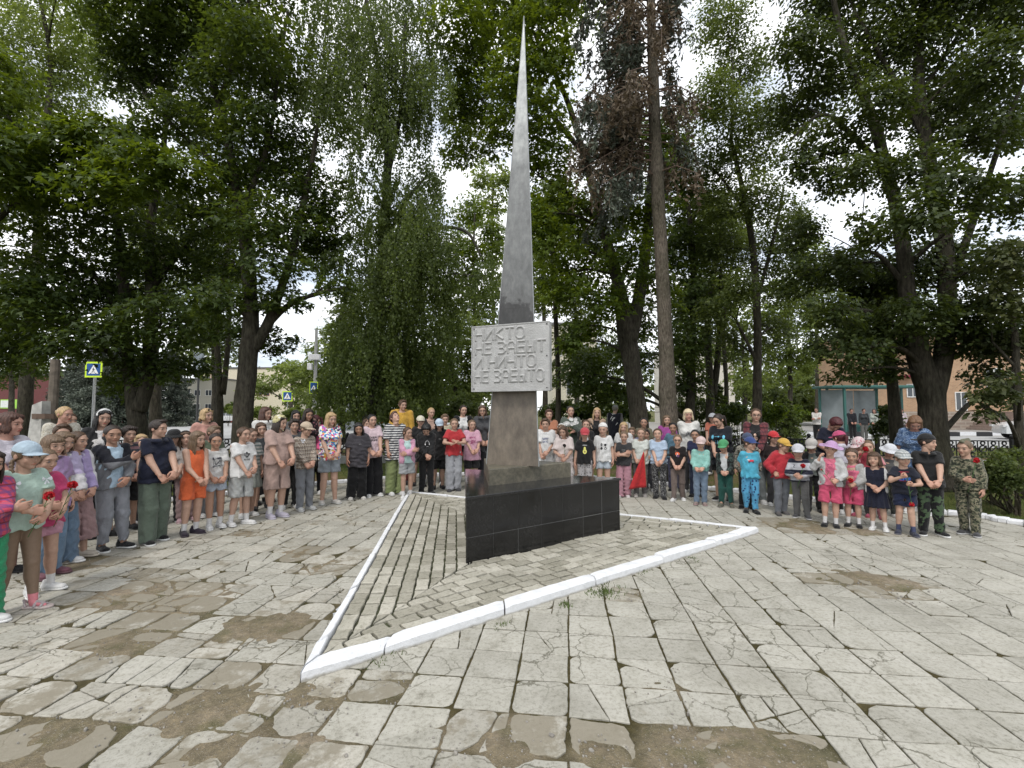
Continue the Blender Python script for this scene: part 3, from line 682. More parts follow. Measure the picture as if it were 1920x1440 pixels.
def surface_nets(F, lo, res):
    F = np.pad(F, 1, constant_values=.5); lo = lo - res; I = F < 0; n = F.shape
    C = [(i, j, k) for i in (0, 1) for j in (0, 1) for k in (0, 1)]
    sl = lambda c: tuple(slice(c[a], n[a] - 1 + c[a]) for a in range(3))
    cnt = sum(I[sl(c)].astype(np.int8) for c in C); act = (cnt > 0) & (cnt < 8); ids = np.argwhere(act)
    if len(ids) == 0: return np.zeros((0, 3)), np.zeros((0, 4), int)
    idx = np.full(act.shape, -1, dtype=np.int32); idx[act] = np.arange(len(ids))
    vals = {c: F[ids[:, 0] + c[0], ids[:, 1] + c[1], ids[:, 2] + c[2]] for c in C}
    acc = np.zeros((len(ids), 3)); num = np.zeros(len(ids))
    for c in C:
        for a in range(3):
            if c[a]: continue
            d = list(c); d[a] = 1; d = tuple(d); v0, v1 = vals[c], vals[d]; m = (v0 < 0) != (v1 < 0)
            t = v0[m] / (v0[m] - v1[m]); p = np.tile(np.array(c, float), (m.sum(), 1)); p[:, a] += t; acc[m] += p; num[m] += 1
    V = (ids + acc / num[:, None]) * res + lo
    fs = []
    for a in range(3):
        b, c = (a + 1) % 3, (a + 2) % 3
        s0 = [slice(None)] * 3; s1 = [slice(None)] * 3; s0[a] = slice(0, -1); s1[a] = slice(1, None)
        A, B = I[tuple(s0)], I[tuple(s1)]
        for x, flip in ((A & ~B, 0), (~A & B, 1)):
            e = np.argwhere(x); e = e[(e[:, b] > 0) & (e[:, c] > 0) & (e[:, b] < n[b] - 1) & (e[:, c] < n[c] - 1)]
            if not len(e): continue
            q = []
            for (ob, oc) in ((-1, -1), (0, -1), (0, 0), (-1, 0)):
                g = e.copy(); g[:, b] += ob; g[:, c] += oc; q.append(idx[g[:, 0], g[:, 1], g[:, 2]])
            q = np.stack(q, 1); fs.append(q[:, ::-1] if flip else q)
    Fc = np.concatenate(fs); return V, Fc[(Fc >= 0).all(1)]
def xf(V, M):
    M = np.array(M); return V @ M[:3, :3].T + M[:3, 3]

# ------------------------------------------------------------------ head library (head height = 1, chin z=0, face -Y, neck pivot at origin x,y)
HL = {}
def skull(f, g=0.0, k=.06):
    f.ell((0, .02, .60), (.365 + g, .435 + g, .40 + g), k); f.ell((0, -.10, .30), (.262 + g, .30 + g, .31 + g), .12)
def head_mesh(kind, lod):
    key = ('head', kind, lod)
    if key in HL: return HL[key]
    f = Fld((-.5, -.62, -.12), (.5, .56, 1.12), lod); skull(f)
    ch = kind == 'child'
    f.ell((0, -.315, .075), (.09, .075, .065), .09)                                     # chin
    f.ell((-.18, -.275, .35), (.085, .08, .10), .09); f.ell((.18, -.275, .35), (.085, .08, .10), .09)   # cheeks
    f.ell((0, -.36, .615), (.24, .06, .06), .06)                                         # brow ridge
    for s in (-1, 1):
        f.ell((s * .155, -.445, .50), (.085, .07, .05), .05, 's')                        # sockets
        f.ell((s * .155, -.335, .50), (.075, .07, .058), .012)                           # eyeballs with lids
        f.ell((s * .375, .03, .47), (.035, .075, .115), .02); f.ell((s * .405, -.005, .47), (.02, .03, .06), .02, 's')
        f.ell((s * .06, -.435, .335), (.035, .04, .03), .02)                             # nostril wings
    f.cap((0, -.375, .55), (0, -.46 if not ch else -.44, .36), .028, .05, .035)
    f.ell((0, -.385, .245), (.11, .045, .022), .022); f.ell((0, -.375, .205), (.095, .045, .024), .02)
    f.ell((0, -.44, .226), (.10, .03, .006), .01, 's')
    f.cap((0, .06, .25), (0, .09, -.12), .20 if ch else .22, .19 if ch else .22, .08)     # neck stub
    V, F = f.mesh(); HL[key] = (V, F); return HL[key]
def head_color(V, skin, lip, brow, iris):
    c = np.tile(np.array(skin), (len(V), 1)); x, y, z = V[:, 0], V[:, 1], V[:, 2]; fr = y < -.2
    def bl(m, col): 
        m = np.clip(m, 0, 1)[:, None] * 1.0; return c * (1 - m) + np.array(col) * m
    red = np.array(skin) * (1.0, .82, .78)
    c = bl(np.exp(-(((np.abs(x) - .2) / .1) ** 2 + ((z - .34) / .09) ** 2)) * .25 * fr, red)
    c = bl(np.exp(-((x / .07) ** 2 + ((z - .35) / .06) ** 2)) * .4 * fr, red)
    c = bl((1.1 - ((x / .115) ** 2 + ((z - .226 + .25 * x * x) / .042) ** 2)) * 1.6 * fr, lip)
    c = bl((1.0 - ((np.abs(x) - .155) / .085) ** 2 - ((z - .505) / .045) ** 2) * 3 * fr, np.array(skin) * .38)
    c = bl((1.0 - ((np.abs(x) - .155) / .055) ** 2 - ((z - .50) / .022) ** 2) * 2 * fr, (.40, .37, .34))
    c = bl((1.0 - ((np.abs(x) - .155) / .032) ** 2 - ((z - .503) / .034) ** 2) * 4 * fr, iris)
    zb = .592 + .015 * np.cos((np.abs(x) - .16) * 14)
    c = bl((1.0 - ((np.abs(x) - .165) / .11) ** 2 - ((z - zb) / .024) ** 2) * 1.6 * fr, brow)
    c = bl((np.abs(x) > .36) * .35, red)
    return c
def strands(f, amp, n=24, seed=1):
    r = np.random.default_rng(seed); X, Y, Z = np.meshgrid(*f.ax, indexing='ij', sparse=True); an = np.arctan2(X, Y + .02)
    D = np.sin(an * n + 3 * np.sin(Z * 6 + 1.7 * r.random())) + .6 * np.sin(an * n * 1.9 + 9 * Z + 4 * np.sin(Z * 9))
    f.F = f.F + (D * amp).astype(np.float32)
def hair_mesh(style, lod):
    key = ('hair', style, lod)
    if key in HL: return HL[key]
    lo, hi = (-.75, -.75, -1.35), (.75, .95, 1.25)
    hatted = style.endswith('_h'); style = style.replace('_h', '')
    if style in ('short', 'crew', 'flat', 'capshort', 'messy'): lo, hi = (-.56, -.66, -.02), (.56, .66, 1.25)
    elif style in ('bob', 'bobfringe', 'tight', 'bun', 'wavyshort'): lo, hi = (-.66, -.66, -.25), (.66, .85, 1.25)
    f = Fld(lo, hi, lod)
    def shell(g, zf=.80, zn=.16, k=.05, zup=None):
        skull(f, g, .06); fz = zf - .80
        f.ell((0, -.47, .36 + fz), (.43, .40, .47), .03, 's')
        for s in (-1, 1): f.ell((s * .44, -.02, .40), (.12, .11, .15), .03, 's')
        f.plane((0, .38, zn), np.array((0, -.55, -1)) / 1.141, .03)
    if style == 'crew': shell(.020, .84, .22); strands(f, .004)
    elif style == 'short': shell(.05, .80, .16); f.ell((0, -.22, .93), (.27, .2, .11), .06); strands(f, .011, 30)
    elif style == 'messy': shell(.06, .78, .14); f.ell((.05, -.28, .90), (.28, .18, .12), .06); strands(f, .020, 22)
    elif style == 'flat': shell(.035, .83, .18); f.ell((.05, -.24, .95), (.25, .2, .1), .05); strands(f, .011, 34)
    elif style == 'capshort': shell(.035, .66, .14); strands(f, .004, 40)
    elif style in ('tight', 'pony', 'bun', 'braids', 'highpony'):
        shell(.024, .84, .12); strands(f, .007, 34)
        if style == 'bun': f.ell((0, .50, .62), (.15, .13, .15), .03)
        if style in ('pony', 'highpony'):
            z0 = .62 if style == 'pony' else .86
            f.ell((0, .48, z0), (.09, .09, .09), .04); f.chain([(0, .5, z0), (.05, .66, z0 - .12), (.1, .62, z0 - .45), (.14, .5, z0 - .95)], [.09, .12, .11, .05], .04)
        if style == 'braids':
            for s in (-1, 1):
                pts = [(s * .33, .18, .30), (s * .40, .08, .05), (s * .44, -.10, -.25), (s * .42, -.26, -.55), (s * .40, -.32, -.95)]
                for i in range(len(pts) - 1):
                    for t in (0, .25, .5, .75):
                        q = [pts[i][a] * (1 - t) + pts[i + 1][a] * t for a in range(3)]; f.ell((q[0] + .02 * ((-1) ** int(t * 4)), q[1], q[2]), (.078, .07, .06), .02)
    else:
        shell(.016 if hatted else .034, .80, .10)
        zb = {'bob': .02, 'bobfringe': .02, 'wavyshort': .12, 'long': -.75, 'longfringe': -.75, 'longwavy': -.85, 'mid': -.22}[style]
        def curtain(X, Y, Z):
            # sheet hanging from the skull, open at the face
            w_ = .395 + .07 * np.clip((.55 - Z) / .8, 0, 1) - .05 * np.clip(-.2 - Z, 0, 1) + .02 * np.sin(Z * 7); dpt = .44 + .04 * np.clip(.5 - Z, 0, 1)
            q = np.sqrt((X / w_) ** 2 + ((Y - .03) / dpt) ** 2); d = np.abs(q - .89) * .42 - .056 + .03 * np.clip(-Z, 0, .8)
            d = np.maximum(d, Z - .62); d = np.maximum(d, zb - Z + .07 * np.sin(X * 9) + .35 * np.abs(X) - .1 + .04 * np.sin(Y * 17))
            face = np.maximum(np.abs(X) - (.27 + .05 * np.clip(.3 - Z, 0, 1)), Y - .02); face2 = (Y + .12) * -1
            d = np.maximum(d, -np.maximum(face, Y - .1)); return np.maximum(d, face2 - .16)
        f.put(curtain, (-.7, -.6, zb - .1), (.7, .75, .8), .05)
        if hatted: pass
        elif 'fringe' in style: f.ell((0, -.34, .74), (.26, .11, .12), .05)
        else:
            f.ell((-.17, -.25, .80), (.18, .13, .11), .05); f.ell((.15, -.25, .81), (.18, .13, .11), .05)
        strands(f, .016 if 'wavy' in style else .009, 20)
    if hatted: f.plane((0, 0, .70), (0, 0, 1))
    V, F = f.mesh(); HL[key] = (V, F); return HL[key]
def hat_mesh(style, lod):
    key = ('hat', style, lod)
    if key in HL: return HL[key]
    f = Fld((-.85, -1.0, -.1), (.85, .85, 1.35), lod)
    if style in ('cap', 'backcap'):
        f.ell((0, .03, .63), (.43, .49, .47), .0); f.plane((0, 0, .66), (0, .12, -.99))
        def brim(X, Y, Z):
            zc = .67 - .10 * (X / .36) ** 2 - .05 * (-Y - .4) ; q = np.sqrt((X / .36) ** 2 + ((Y + .30) / .52) ** 2) - 1
            return np.maximum(np.maximum(q * .36, np.abs(Z - zc) - .022), Y + .1)
        f.put(brim, (-.6, -1, .35), (.6, 0, .85), .02)
        f.ell((0, .03, 1.10), (.03, .03, .02), .01)
        V, F = f.mesh()
        if style == 'backcap': V = V * np.array((-1, -1, 1)) + np.array((0, .06, 0))
        HL[key] = (V, F); return HL[key]
    if style == 'bucket':
        f.ell((0, .03, .66), (.42, .47, .44), .0); f.plane((0, 0, .66), (0, 0, -1)); f.plane((0, 0, 1.04), (0, 0, 1), .06)
        def brim(X, Y, Z):
            q = np.sqrt(X ** 2 + ((Y - .03) / 1.08) ** 2); zc = .70 - (q - .40) * .55; return np.maximum(np.maximum(np.abs(Z - zc) - .024, q - .66), .36 - q)
        f.put(brim, (-.8, -.8, .4), (.8, .8, .85), .02)
    if style == 'sunhat':
        f.ell((0, .03, .66), (.42, .47, .42), .0); f.plane((0, 0, .68), (0, 0, -1))
        def brim(X, Y, Z):
            q = np.sqrt(X ** 2 + ((Y - .03) / 1.05) ** 2); zc = .70 - .05 * np.cos(3 * np.arctan2(X, Y)) * (q > .5) - (q - .4) * .2; return np.maximum(np.maximum(np.abs(Z - zc) - .022, q - .76), .36 - q)
        f.put(brim, (-.85, -.85, .4), (.85, .85, .85), .02)
    if style == 'beanie': f.ell((0, .04, .66), (.41, .475, .50), .0); f.plane((0, 0, .70), (0, -.25, -.97)); f.wrinkle(.006, .2, 3)
    if style == 'headscarf':
        f.ell((0, .05, .62), (.42, .49, .46), .0); f.plane((0, -.33, .80), np.array((0, -.85, -.75)) / 1.13)
        f.cap((0, .1, .12), (.1, .55, .0), .12, .03, .06, sy=.5); f.cap((-.3, -.1, .3), (-.02, -.36, -.02), .035, .03, .02); f.cap((.3, -.1, .3), (.02, -.36, -.02), .035, .03, .02); f.wrinkle(.008, .3, 4)
    if style == 'headband':
        f.ell((0, .02, .62), (.43, .48, .46), .0)
        def band(X, Y, Z): return np.abs(Y + .17 + .0 * X) - .06
        f.put(band, (-.85, -1, -.1), (.85, .85, 1.35), 0, 'i'); f.plane((0, 0, .62), (0, 0, -1))
    if style == 'garrison':
        f.cap((0, -.30, .98), (0, .36, .96), .16, .17, .0, sx=1.0); f.plane((0, 0, .90), (0, .0, -1)); 
        f.put(lambda X, Y, Z: np.abs(X) * 1.25 - (1.16 - Z) * .62, (-.85, -1, -.1), (.85, .85, 1.35), 0, 'i')
        f.ell((0, -.47, 1.0), (.025, .02, .03), 0)
    if style == 'shades':
        for s in (-1, 1): f.ell((s * .15, -.36, .93), (.10, .05, .06), .0)
        f.cap((-.1, -.4, .93), (.1, -.4, .93), .02, .02, .01)
    V, F = f.mesh(); HL[key] = (V, F); return HL[key]
def glasses_mb(mb, M):
    for s in (-1, 1):
        pts = [M @ Vector((s * .155 + .095 * math.cos(t), -.445 + .02 * abs(math.cos(t)), .50 + .065 * math.sin(t))) for t in np.linspace(0, 6.283, 13)]
        mb.tube(pts, .0022, 4, cap=False); mb.tube([M @ Vector((s * .25, -.42, .51)), M @ Vector((s * .37, .0, .52))], .002, 4)
    mb.tube([M @ Vector((-.06, -.45, .51)), M @ Vector((.06, -.45, .51))], .002, 4)
# ------------------------------------------------------------------ hands (metres, adult size; wrist at origin, fingers along -Z, palm faces -Y, thumb towards +X)
def hand_mesh(style):
    key = ('hand', style)
    if key in HL: return HL[key]
    f = Fld((-.07, -.10, -.21), (.09, .05, .05), .0031)
    f.cap((0, 0, .04), (0, 0, -.01), .027, .026, .01, sy=.75); f.cap((-.012, 0, -.03), (-.016, 0, -.075), .026, .026, .012, sy=.55); f.cap((.012, 0, -.03), (.014, 0, -.075), .026, .026, .012, sy=.55)
    curl = {'relaxed': (.35, .45, .3), 'clasp': (.55, .75, .5), 'grip': (1.15, 1.45, .9), 'flat': (.1, .1, .08)}[style]
    for i, (x, L, r) in enumerate(((.031, .072, .0083), (.0105, .082, .0085), (-.0105, .075, .0082), (-.031, .058, .0073))):
        p = Vector((x, 0, -.082)); a = 0; pts = [Vector((x * .8, .002, -.06)), p]; sp = (x * .10) if style != 'grip' else 0
        for s, seg in enumerate((.46, .30, .24)):
            a += curl[s] * (1 + .12 * (i - 1)); d = Vector((sp, -math.sin(a), -math.cos(a))).normalized(); p = p + d * L * seg; pts.append(p)
        f.chain([tuple(q) for q in pts], [r * 1.15, r * 1.12, r, r * .92, r * .8], .003)
    t0 = Vector((.026, -.004, -.022)); e = .5 if style in ('relaxed', 'flat') else 1.0
    t1 = t0 + Vector((.030 - .008 * e, -.012 * e, -.022)); t2 = t1 + Vector((.012 - .012 * e, -.012 - .010 * e, -.026)); t3 = t2 + Vector((-.004 - .014 * e, -.008 - .004 * e, -.020))
    f.chain([tuple(q) for q in (t0, t1, t2, t3)], [.015, .0115, .0105, .0085], .006)
    V, F = f.mesh(); HL[key] = (V, F); return HL[key]
# ------------------------------------------------------------------ shoes (foot length 1, heel at y=.28, toe -Y, ground z=0)
def shoe_mesh(style, lod=.03):
    key = ('shoe', style, lod)
    if key in HL: return HL[key]
    f = Fld((-.3, -.82, -.05), (.3, .42, .55), lod)
    f.cap((0, .14, .16), (0, -.50, .10), .165, .13, .05, sx=1.05)
    f.ell((.01, -.40, .12), (.19, .24, .11), .05)
    if style in ('sneaker', 'boot'): f.cap((0, .12, .15), (0, .10, .34 if style == 'sneaker' else .48), .15, .145, .06); f.cap((0, -.05, .24), (0, -.3, .18), .08, .07, .08)
    if style == 'low':
        f.ell((0, .04, .30), (.13, .26, .15), .03, 's')
        f.cap((-.16, -.12, .16), (.16, -.12, .16), .035, .035, .02); f.cap((-.15, -.12, .17), (0, -.12, .27), .03, .03, .01); f.cap((.15, -.12, .17), (0, -.12, .27), .03, .03, .01)
    if style == 'sneaker': f.ell((0, .08, .46), (.10, .12, .09), .02, 's')
    if style == 'sandal':
        f.F[:] = .5
        for y0, y1, z in ((-.42, -.38, .17), (-.2, -.15, .23)): f.cap((-.15, y0, .1), (0, y1, z), .05, .04, .02); f.cap((.15, y0, .1), (0, y1, z), .05, .04, .02)
        f.cap((-.13, .1, .1), (0, .26, .28), .04, .04, .02); f.cap((.13, .1, .1), (0, .26, .28), .04, .04, .02); f.cap((0, -.17, .24), (0, -.4, .18), .05, .05, .02)
    def sole(X, Y, Z):
        w_ = .165 + .035 * np.clip(-(Y + .1) * 2, 0, 1); q = np.maximum(np.abs(X - .01 * 0) - w_, 0); e = np.sqrt(q ** 2 + np.maximum(np.abs(Y + .17) - .30, 0) ** 2) - .12 * (w_ / .2)
        return np.maximum(e + .10 * 0 - .0, np.abs(Z - .035) - .045) 
    V0, F0 = None, None
    f.plane((0, 0, .03), (0, 0, -1))
    U = f.mesh()
    g = Fld((-.34, -.86, -.05), (.34, .46, .2), lod)
    g.cap((0, .13, .05), (0, -.50, .05), .155, .155, 0, sx=1.0); g.ell((.015, -.40, .05), (.205, .30, .3), .05); g.plane((0, 0, .0), (0, 0, -1)); g.plane((0, 0, .085), (0, 0, 1))
    HL[key] = (U, g.mesh()); return HL[key]
# ================================================================== PEOPLE
def m_skin():
    m, N, L, b = newmat('skin'); a = N.new('ShaderNodeAttribute'); a.attribute_name = 'Col'; co = obj_co(N); n = noise_tex(N, L, 45, 4, .6, co)
    r = ramp(N, [(.3, (.9, .88, .87)), (.7, (1.06, 1.05, 1.05))]); L.new(n.outputs[0], r.inputs[0]); L.new(mixc(N, L, 1, a.outputs[0], r.outputs[0], 'MULTIPLY'), b.inputs['Base Color'])
    b.inputs['Roughness'].default_value = .55; b.inputs['Specular IOR Level'].default_value = .35; b.inputs['Subsurface Weight'].default_value = .0; return m
M_SKIN = m_skin()
SKINS = {'f': (.43, .275, .205), 'm': (.36, .215, .15), 't': (.30, .175, .12), 'r': (.41, .235, .18)}
HAIRC = {'blond': (.36, .25, .13), 'platinum': (.55, .45, .30), 'lbrown': (.125, .082, .05), 'brown': (.065, .036, .02), 'dark': (.022, .014, .01), 'black': (.009, .008, .008), 'red': (.065, .03, .021), 'ginger': (.15, .08, .042), 'grey': (.2, .18, .15), 'wine': (.06, .012, .015)}
def m_hair(c):
    key = ('hair', c)
    if key in MATS: return MATS[key]
    m, N, L, b = newmat('hair'); co = obj_co(N); mp = N.new('ShaderNodeMapping'); mp.inputs['Scale'].default_value = (110, 110, 14); L.new(co, mp.inputs[0])
    n = noise_tex(N, L, 1, 5, .6, mp.outputs[0]); r = ramp(N, [(.3, tuple(v * .38 for v in c)), (.72, tuple(min(1, v * 1.7) for v in c))]); L.new(n.outputs[0], r.inputs[0]); L.new(r.outputs[0], b.inputs['Base Color'])
    b.inputs['Roughness'].default_value = .48; b.inputs['Specular IOR Level'].default_value = .4; bump(N, L, b, n.outputs[0], .6, .01); MATS[key] = m; return m
def math_(N, L, op, a, b=None):
    n = N.new('ShaderNodeMath'); n.operation = op
    for i, v in enumerate((a, b)):
        if v is None: continue
        if hasattr(v, 'links'): L.new(v, n.inputs[i])
        else: n.inputs[i].default_value = v
    return n.outputs[0]
def fabric(c, pat='plain', c2=(.8, .8, .8), c3=None, s=1.0, rough=.85):
    key = ('fab', c, pat, c2, c3, s)
    ds = lambda q: tuple((v * .86 + sum(q) / 3 * .14) * .93 for v in q)
    if key in MATS: return MATS[key]
    m, N, L, b = newmat(pat + '_fabric'); co = obj_co(N); sx = N.new('ShaderNodeSeparateXYZ'); L.new(co, sx.inputs[0]); X, Y, Z = sx.outputs
    n = noise_tex(N, L, 13, 5, .6, co); c3 = ds(c3 or tuple(v * .4 for v in c)); c = ds(c); c2 = ds(c2)
    if pat == 'plain': col = mixc(N, L, 0, c, c)
    elif pat == 'stripes':
        f = math_(N, L, 'FRACT', math_(N, L, 'MULTIPLY', Z, 23 / s)); col = mixc(N, L, math_(N, L, 'GREATER_THAN', f, .5), c, c2)
    elif pat == 'plaid':
        fz = math_(N, L, 'GREATER_THAN', math_(N, L, 'FRACT', math_(N, L, 'MULTIPLY', Z, 22 / s)), .6); fx = math_(N, L, 'GREATER_THAN', math_(N, L, 'FRACT', math_(N, L, 'MULTIPLY', math_(N, L, 'ADD', X, Y), 22 / s)), .6)
        gz = math_(N, L, 'GREATER_THAN', math_(N, L, 'FRACT', math_(N, L, 'MULTIPLY', Z, 11 / s)), .9); col = mixc(N, L, math_(N, L, 'MULTIPLY', fz, .65), c, c2); col = mixc(N, L, math_(N, L, 'MULTIPLY', fx, .65), col, c2); col = mixc(N, L, gz, col, c3)
    elif pat == 'camo':
        a = noise_tex(N, L, 17 / s, 3, .5, co); r = ramp(N, [(0, c3), (.40, c), (.50, c2), (.60, tuple(v * .55 for v in c))], 'CONSTANT'); L.new(a.outputs[0], r.inputs[0]); a2 = noise_tex(N, L, 31 / s, 3, .5, co)
        col = mixc(N, L, math_(N, L, 'GREATER_THAN', a2.outputs[0], .585), r.outputs[0], c3)
    elif pat == 'floral':
        v = N.new('ShaderNodeTexVoronoi'); v.inputs['Scale'].default_value = 26 / s; L.new(co, v.inputs['Vector']); r = ramp(N, [(0, c), (.3, c2), (.5, c3), (.7, c), (.85, c2)], 'CONSTANT'); cs = N.new('ShaderNodeSeparateColor'); L.new(v.outputs['Color'], cs.inputs[0]); L.new(cs.outputs[0], r.inputs[0])
        nz = noise_tex(N, L, 60 / s, 3, .6, co); msk = math_(N, L, 'LESS_THAN', math_(N, L, 'ADD', v.outputs['Distance'], math_(N, L, 'MULTIPLY', nz.outputs[0], .5)), .62); col = mixc(N, L, msk, c, r.outputs[0])
    elif pat == 'rainbow':
        v = N.new('ShaderNodeTexVoronoi'); v.inputs['Scale'].default_value = 34 / s; L.new(co, v.inputs['Vector']); cs = N.new('ShaderNodeSeparateColor'); L.new(v.outputs['Color'], cs.inputs[0])
        r = ramp(N, [(0, (.75, .75, .72)), (.28, (.05, .25, .5)), (.42, (.7, .12, .15)), (.52, (.75, .75, .7)), (.68, (.7, .4, .08)), (.78, (.03, .04, .08)), (.86, (.45, .12, .4))], 'CONSTANT'); L.new(cs.outputs[0], r.inputs[0]); col = r.outputs[0]
    elif pat == 'scribble':
        a = noise_tex(N, L, 30 / s, 3, .6, co); f = math_(N, L, 'LESS_THAN', math_(N, L, 'ABSOLUTE', math_(N, L, 'SUBTRACT', a.outputs[0], .5)), .022); col = mixc(N, L, f, c, c2)
    elif pat == 'knit':
        a = noise_tex(N, L, 60, 2, .6, co); col = mixc(N, L, a.outputs[0], c, c2)
    elif pat == 'block':     # colour bands by height: c below/above, c2 between s and s+.12
        f = math_(N, L, 'MULTIPLY', math_(N, L, 'GREATER_THAN', Z, s), math_(N, L, 'LESS_THAN', Z, s + .10)); g = math_(N, L, 'MULTIPLY', math_(N, L, 'GREATER_THAN', Z, s - .15), math_(N, L, 'LESS_THAN', Z, s - .06)); col = mixc(N, L, math_(N, L, 'MAXIMUM', f, g), c, c2)
    elif pat == 'yoke':      # second colour above height s
        col = mixc(N, L, math_(N, L, 'GREATER_THAN', Z, s), c, c2)
    elif pat == 'sleeves':   # second colour on the sleeves
        col = mixc(N, L, math_(N, L, 'GREATER_THAN', math_(N, L, 'ABSOLUTE', X), s), c, c2)
    r = ramp(N, [(.3, (.82, .82, .82)), (.7, (1.1, 1.1, 1.1))]); L.new(n.outputs[0], r.inputs[0]); L.new(mixc(N, L, 1, col, r.outputs[0], 'MULTIPLY'), b.inputs['Base Color'])
    b.inputs['Roughness'].default_value = rough; b.inputs['Specular IOR Level'].default_value = .15; b.inputs['Sheen Weight'].default_value = .15
    n2 = noise_tex(N, L, 24, 6, .65, co); bump(N, L, b, n2.outputs[0], .6, .025); MATS[key] = m; return m
WH = (.62, .62, .61); BK = (.012, .012, .013); NV = (.012, .016, .04); DG = (.05, .05, .055); GR = (.22, .23, .24); JN = (.10, .15, .24); LJ = (.28, .36, .45); CR = (.5, .46, .38); PK = (.60, .29, .38); HP = (.56, .045, .10)
RD = (.42, .012, .012); OR = (.70, .11, .012); MINT = (.23, .50, .44); CY = (.04, .36, .52); LB = (.30, .44, .60); GN = (.02, .10, .07); YE = (.55, .30, .02); LIL = (.33, .23, .48); BG = (.37, .26, .22); TN = (.30, .21, .15)
def orth(f, p, mirror):
    z = -f.normalized(); y = -(p - z * p.dot(z)).normalized(); x = y.cross(z); m = Matrix((x, y, z)).transposed().to_4x4()
    return m
def arm(S, W, a, b, pole):
    d = W - S; L = min(d.length, (a + b) * .995); u = d.normalized(); W = S + u * L
    x = (a * a - b * b + L * L) / (2 * L); h = math.sqrt(max(a * a - x * x, 0)); pp = (pole - u * pole.dot(u))
    pp = pp.normalized() if pp.length > 1e-5 else Vector((0, 1, 0)); return S + u * x + pp * h, W
POSES = {  # wrist (of the right hand: x<0), elbow pole, finger direction, palm direction, hand style ; right then left
    'clasp': (((-.045, -.122, .535), (-.5, .9, -.1), (.75, -.25, -.7), (.1, 1, -.2), 'clasp'), ((.045, -.135, .545), (.5, .9, -.1), (-.8, -.1, -.6), (-.1, 1, -.2), 'clasp')),
    'cross': (((.055, -.115, .655), (-.7, .1, -.8), (1, .1, .15), (.2, 1, 0), 'relaxed'), ((-.05, -.14, .635), (.7, .1, -.8), (-1, .15, .05), (-.2, 1, 0), 'relaxed')),
    'chest': (((-.03, -.135, .66), (-.9, .1, -.6), (.35, -.2, .85), (1, .1, -.2), 'relaxed'), ((.03, -.135, .66), (.9, .1, -.6), (-.35, -.2, .85), (-1, .1, -.2), 'relaxed')),
    'down': (((-.135, -.02, .50), (-.3, 1, 0), (0, -.1, -1), (1, .15, 0), 'relaxed'), ((.135, -.02, .50), (.3, 1, 0), (0, -.1, -1), (-1, .15, 0), 'relaxed')),
    'hold': (((-.045, -.135, .60), (-.8, .4, -.5), (.8, -.3, .1), (0, 1, 0), 'grip'), ((.04, -.135, .565), (.8, .4, -.5), (-.85, -.25, -.2), (0, 1, 0), 'clasp')),
    'face': (((-.05, -.13, .76), (-.7, -.1, -.8), (.25, .2, .9), (.4, .8, 0), 'relaxed'), ((.05, -.13, .575), (.8, .5, -.4), (-.8, -.3, -.2), (0, 1, 0), 'grip')),
    'pockets': (((-.115, -.075, .535), (-1, .6, 0), (.3, -.1, -.9), (.3, 1, 0), 'clasp'), ((.115, -.075, .535), (1, .6, 0), (-.3, -.1, -.9), (-.3, 1, 0), 'clasp')),
    'shy': (((.075, -.115, .735), (-.5, -.3, -.9), (.9, .1, .4), (0, 1, .1), 'relaxed'), ((.05, -.12, .575), (.9, .5, -.2), (-.85, -.2, -.3), (0, 1, 0), 'relaxed')),
    'behind': (((-.04, .095, .53), (-1, .3, 0), (.6, 0, -.7), (0, 1, 0), 'relaxed'), ((.04, .095, .53), (1, .3, 0), (-.6, 0, -.7), (0, 1, 0), 'relaxed')),
    'belly': (((.02, -.13, .60), (-.9, .3, -.5), (.95, -.05, .1), (0, 1, 0), 'relaxed'), ((.135, -.02, .50), (.3, 1, 0), (0, -.1, -1), (-1, .15, 0), 'relaxed')),
    'oneface': (((-.10, -.16, .79), (-.6, .1, -.9), (.1, .1, 1), (1, .2, 0), 'relaxed'), ((.07, -.13, .55), (.8, .5, -.4), (-.8, -.4, -.2), (0, 1, 0), 'grip')),
    'showing': (((-.02, -.17, .68), (-.8, .1, -.7), (.7, -.6, .4), (.3, .6, .6), 'grip'), ((.06, -.15, .63), (.8, .2, -.7), (-.6, -.6, .4), (-.3, .6, .6), 'grip')),
}
HANDS = {}   # person name -> world positions of the right and left palm
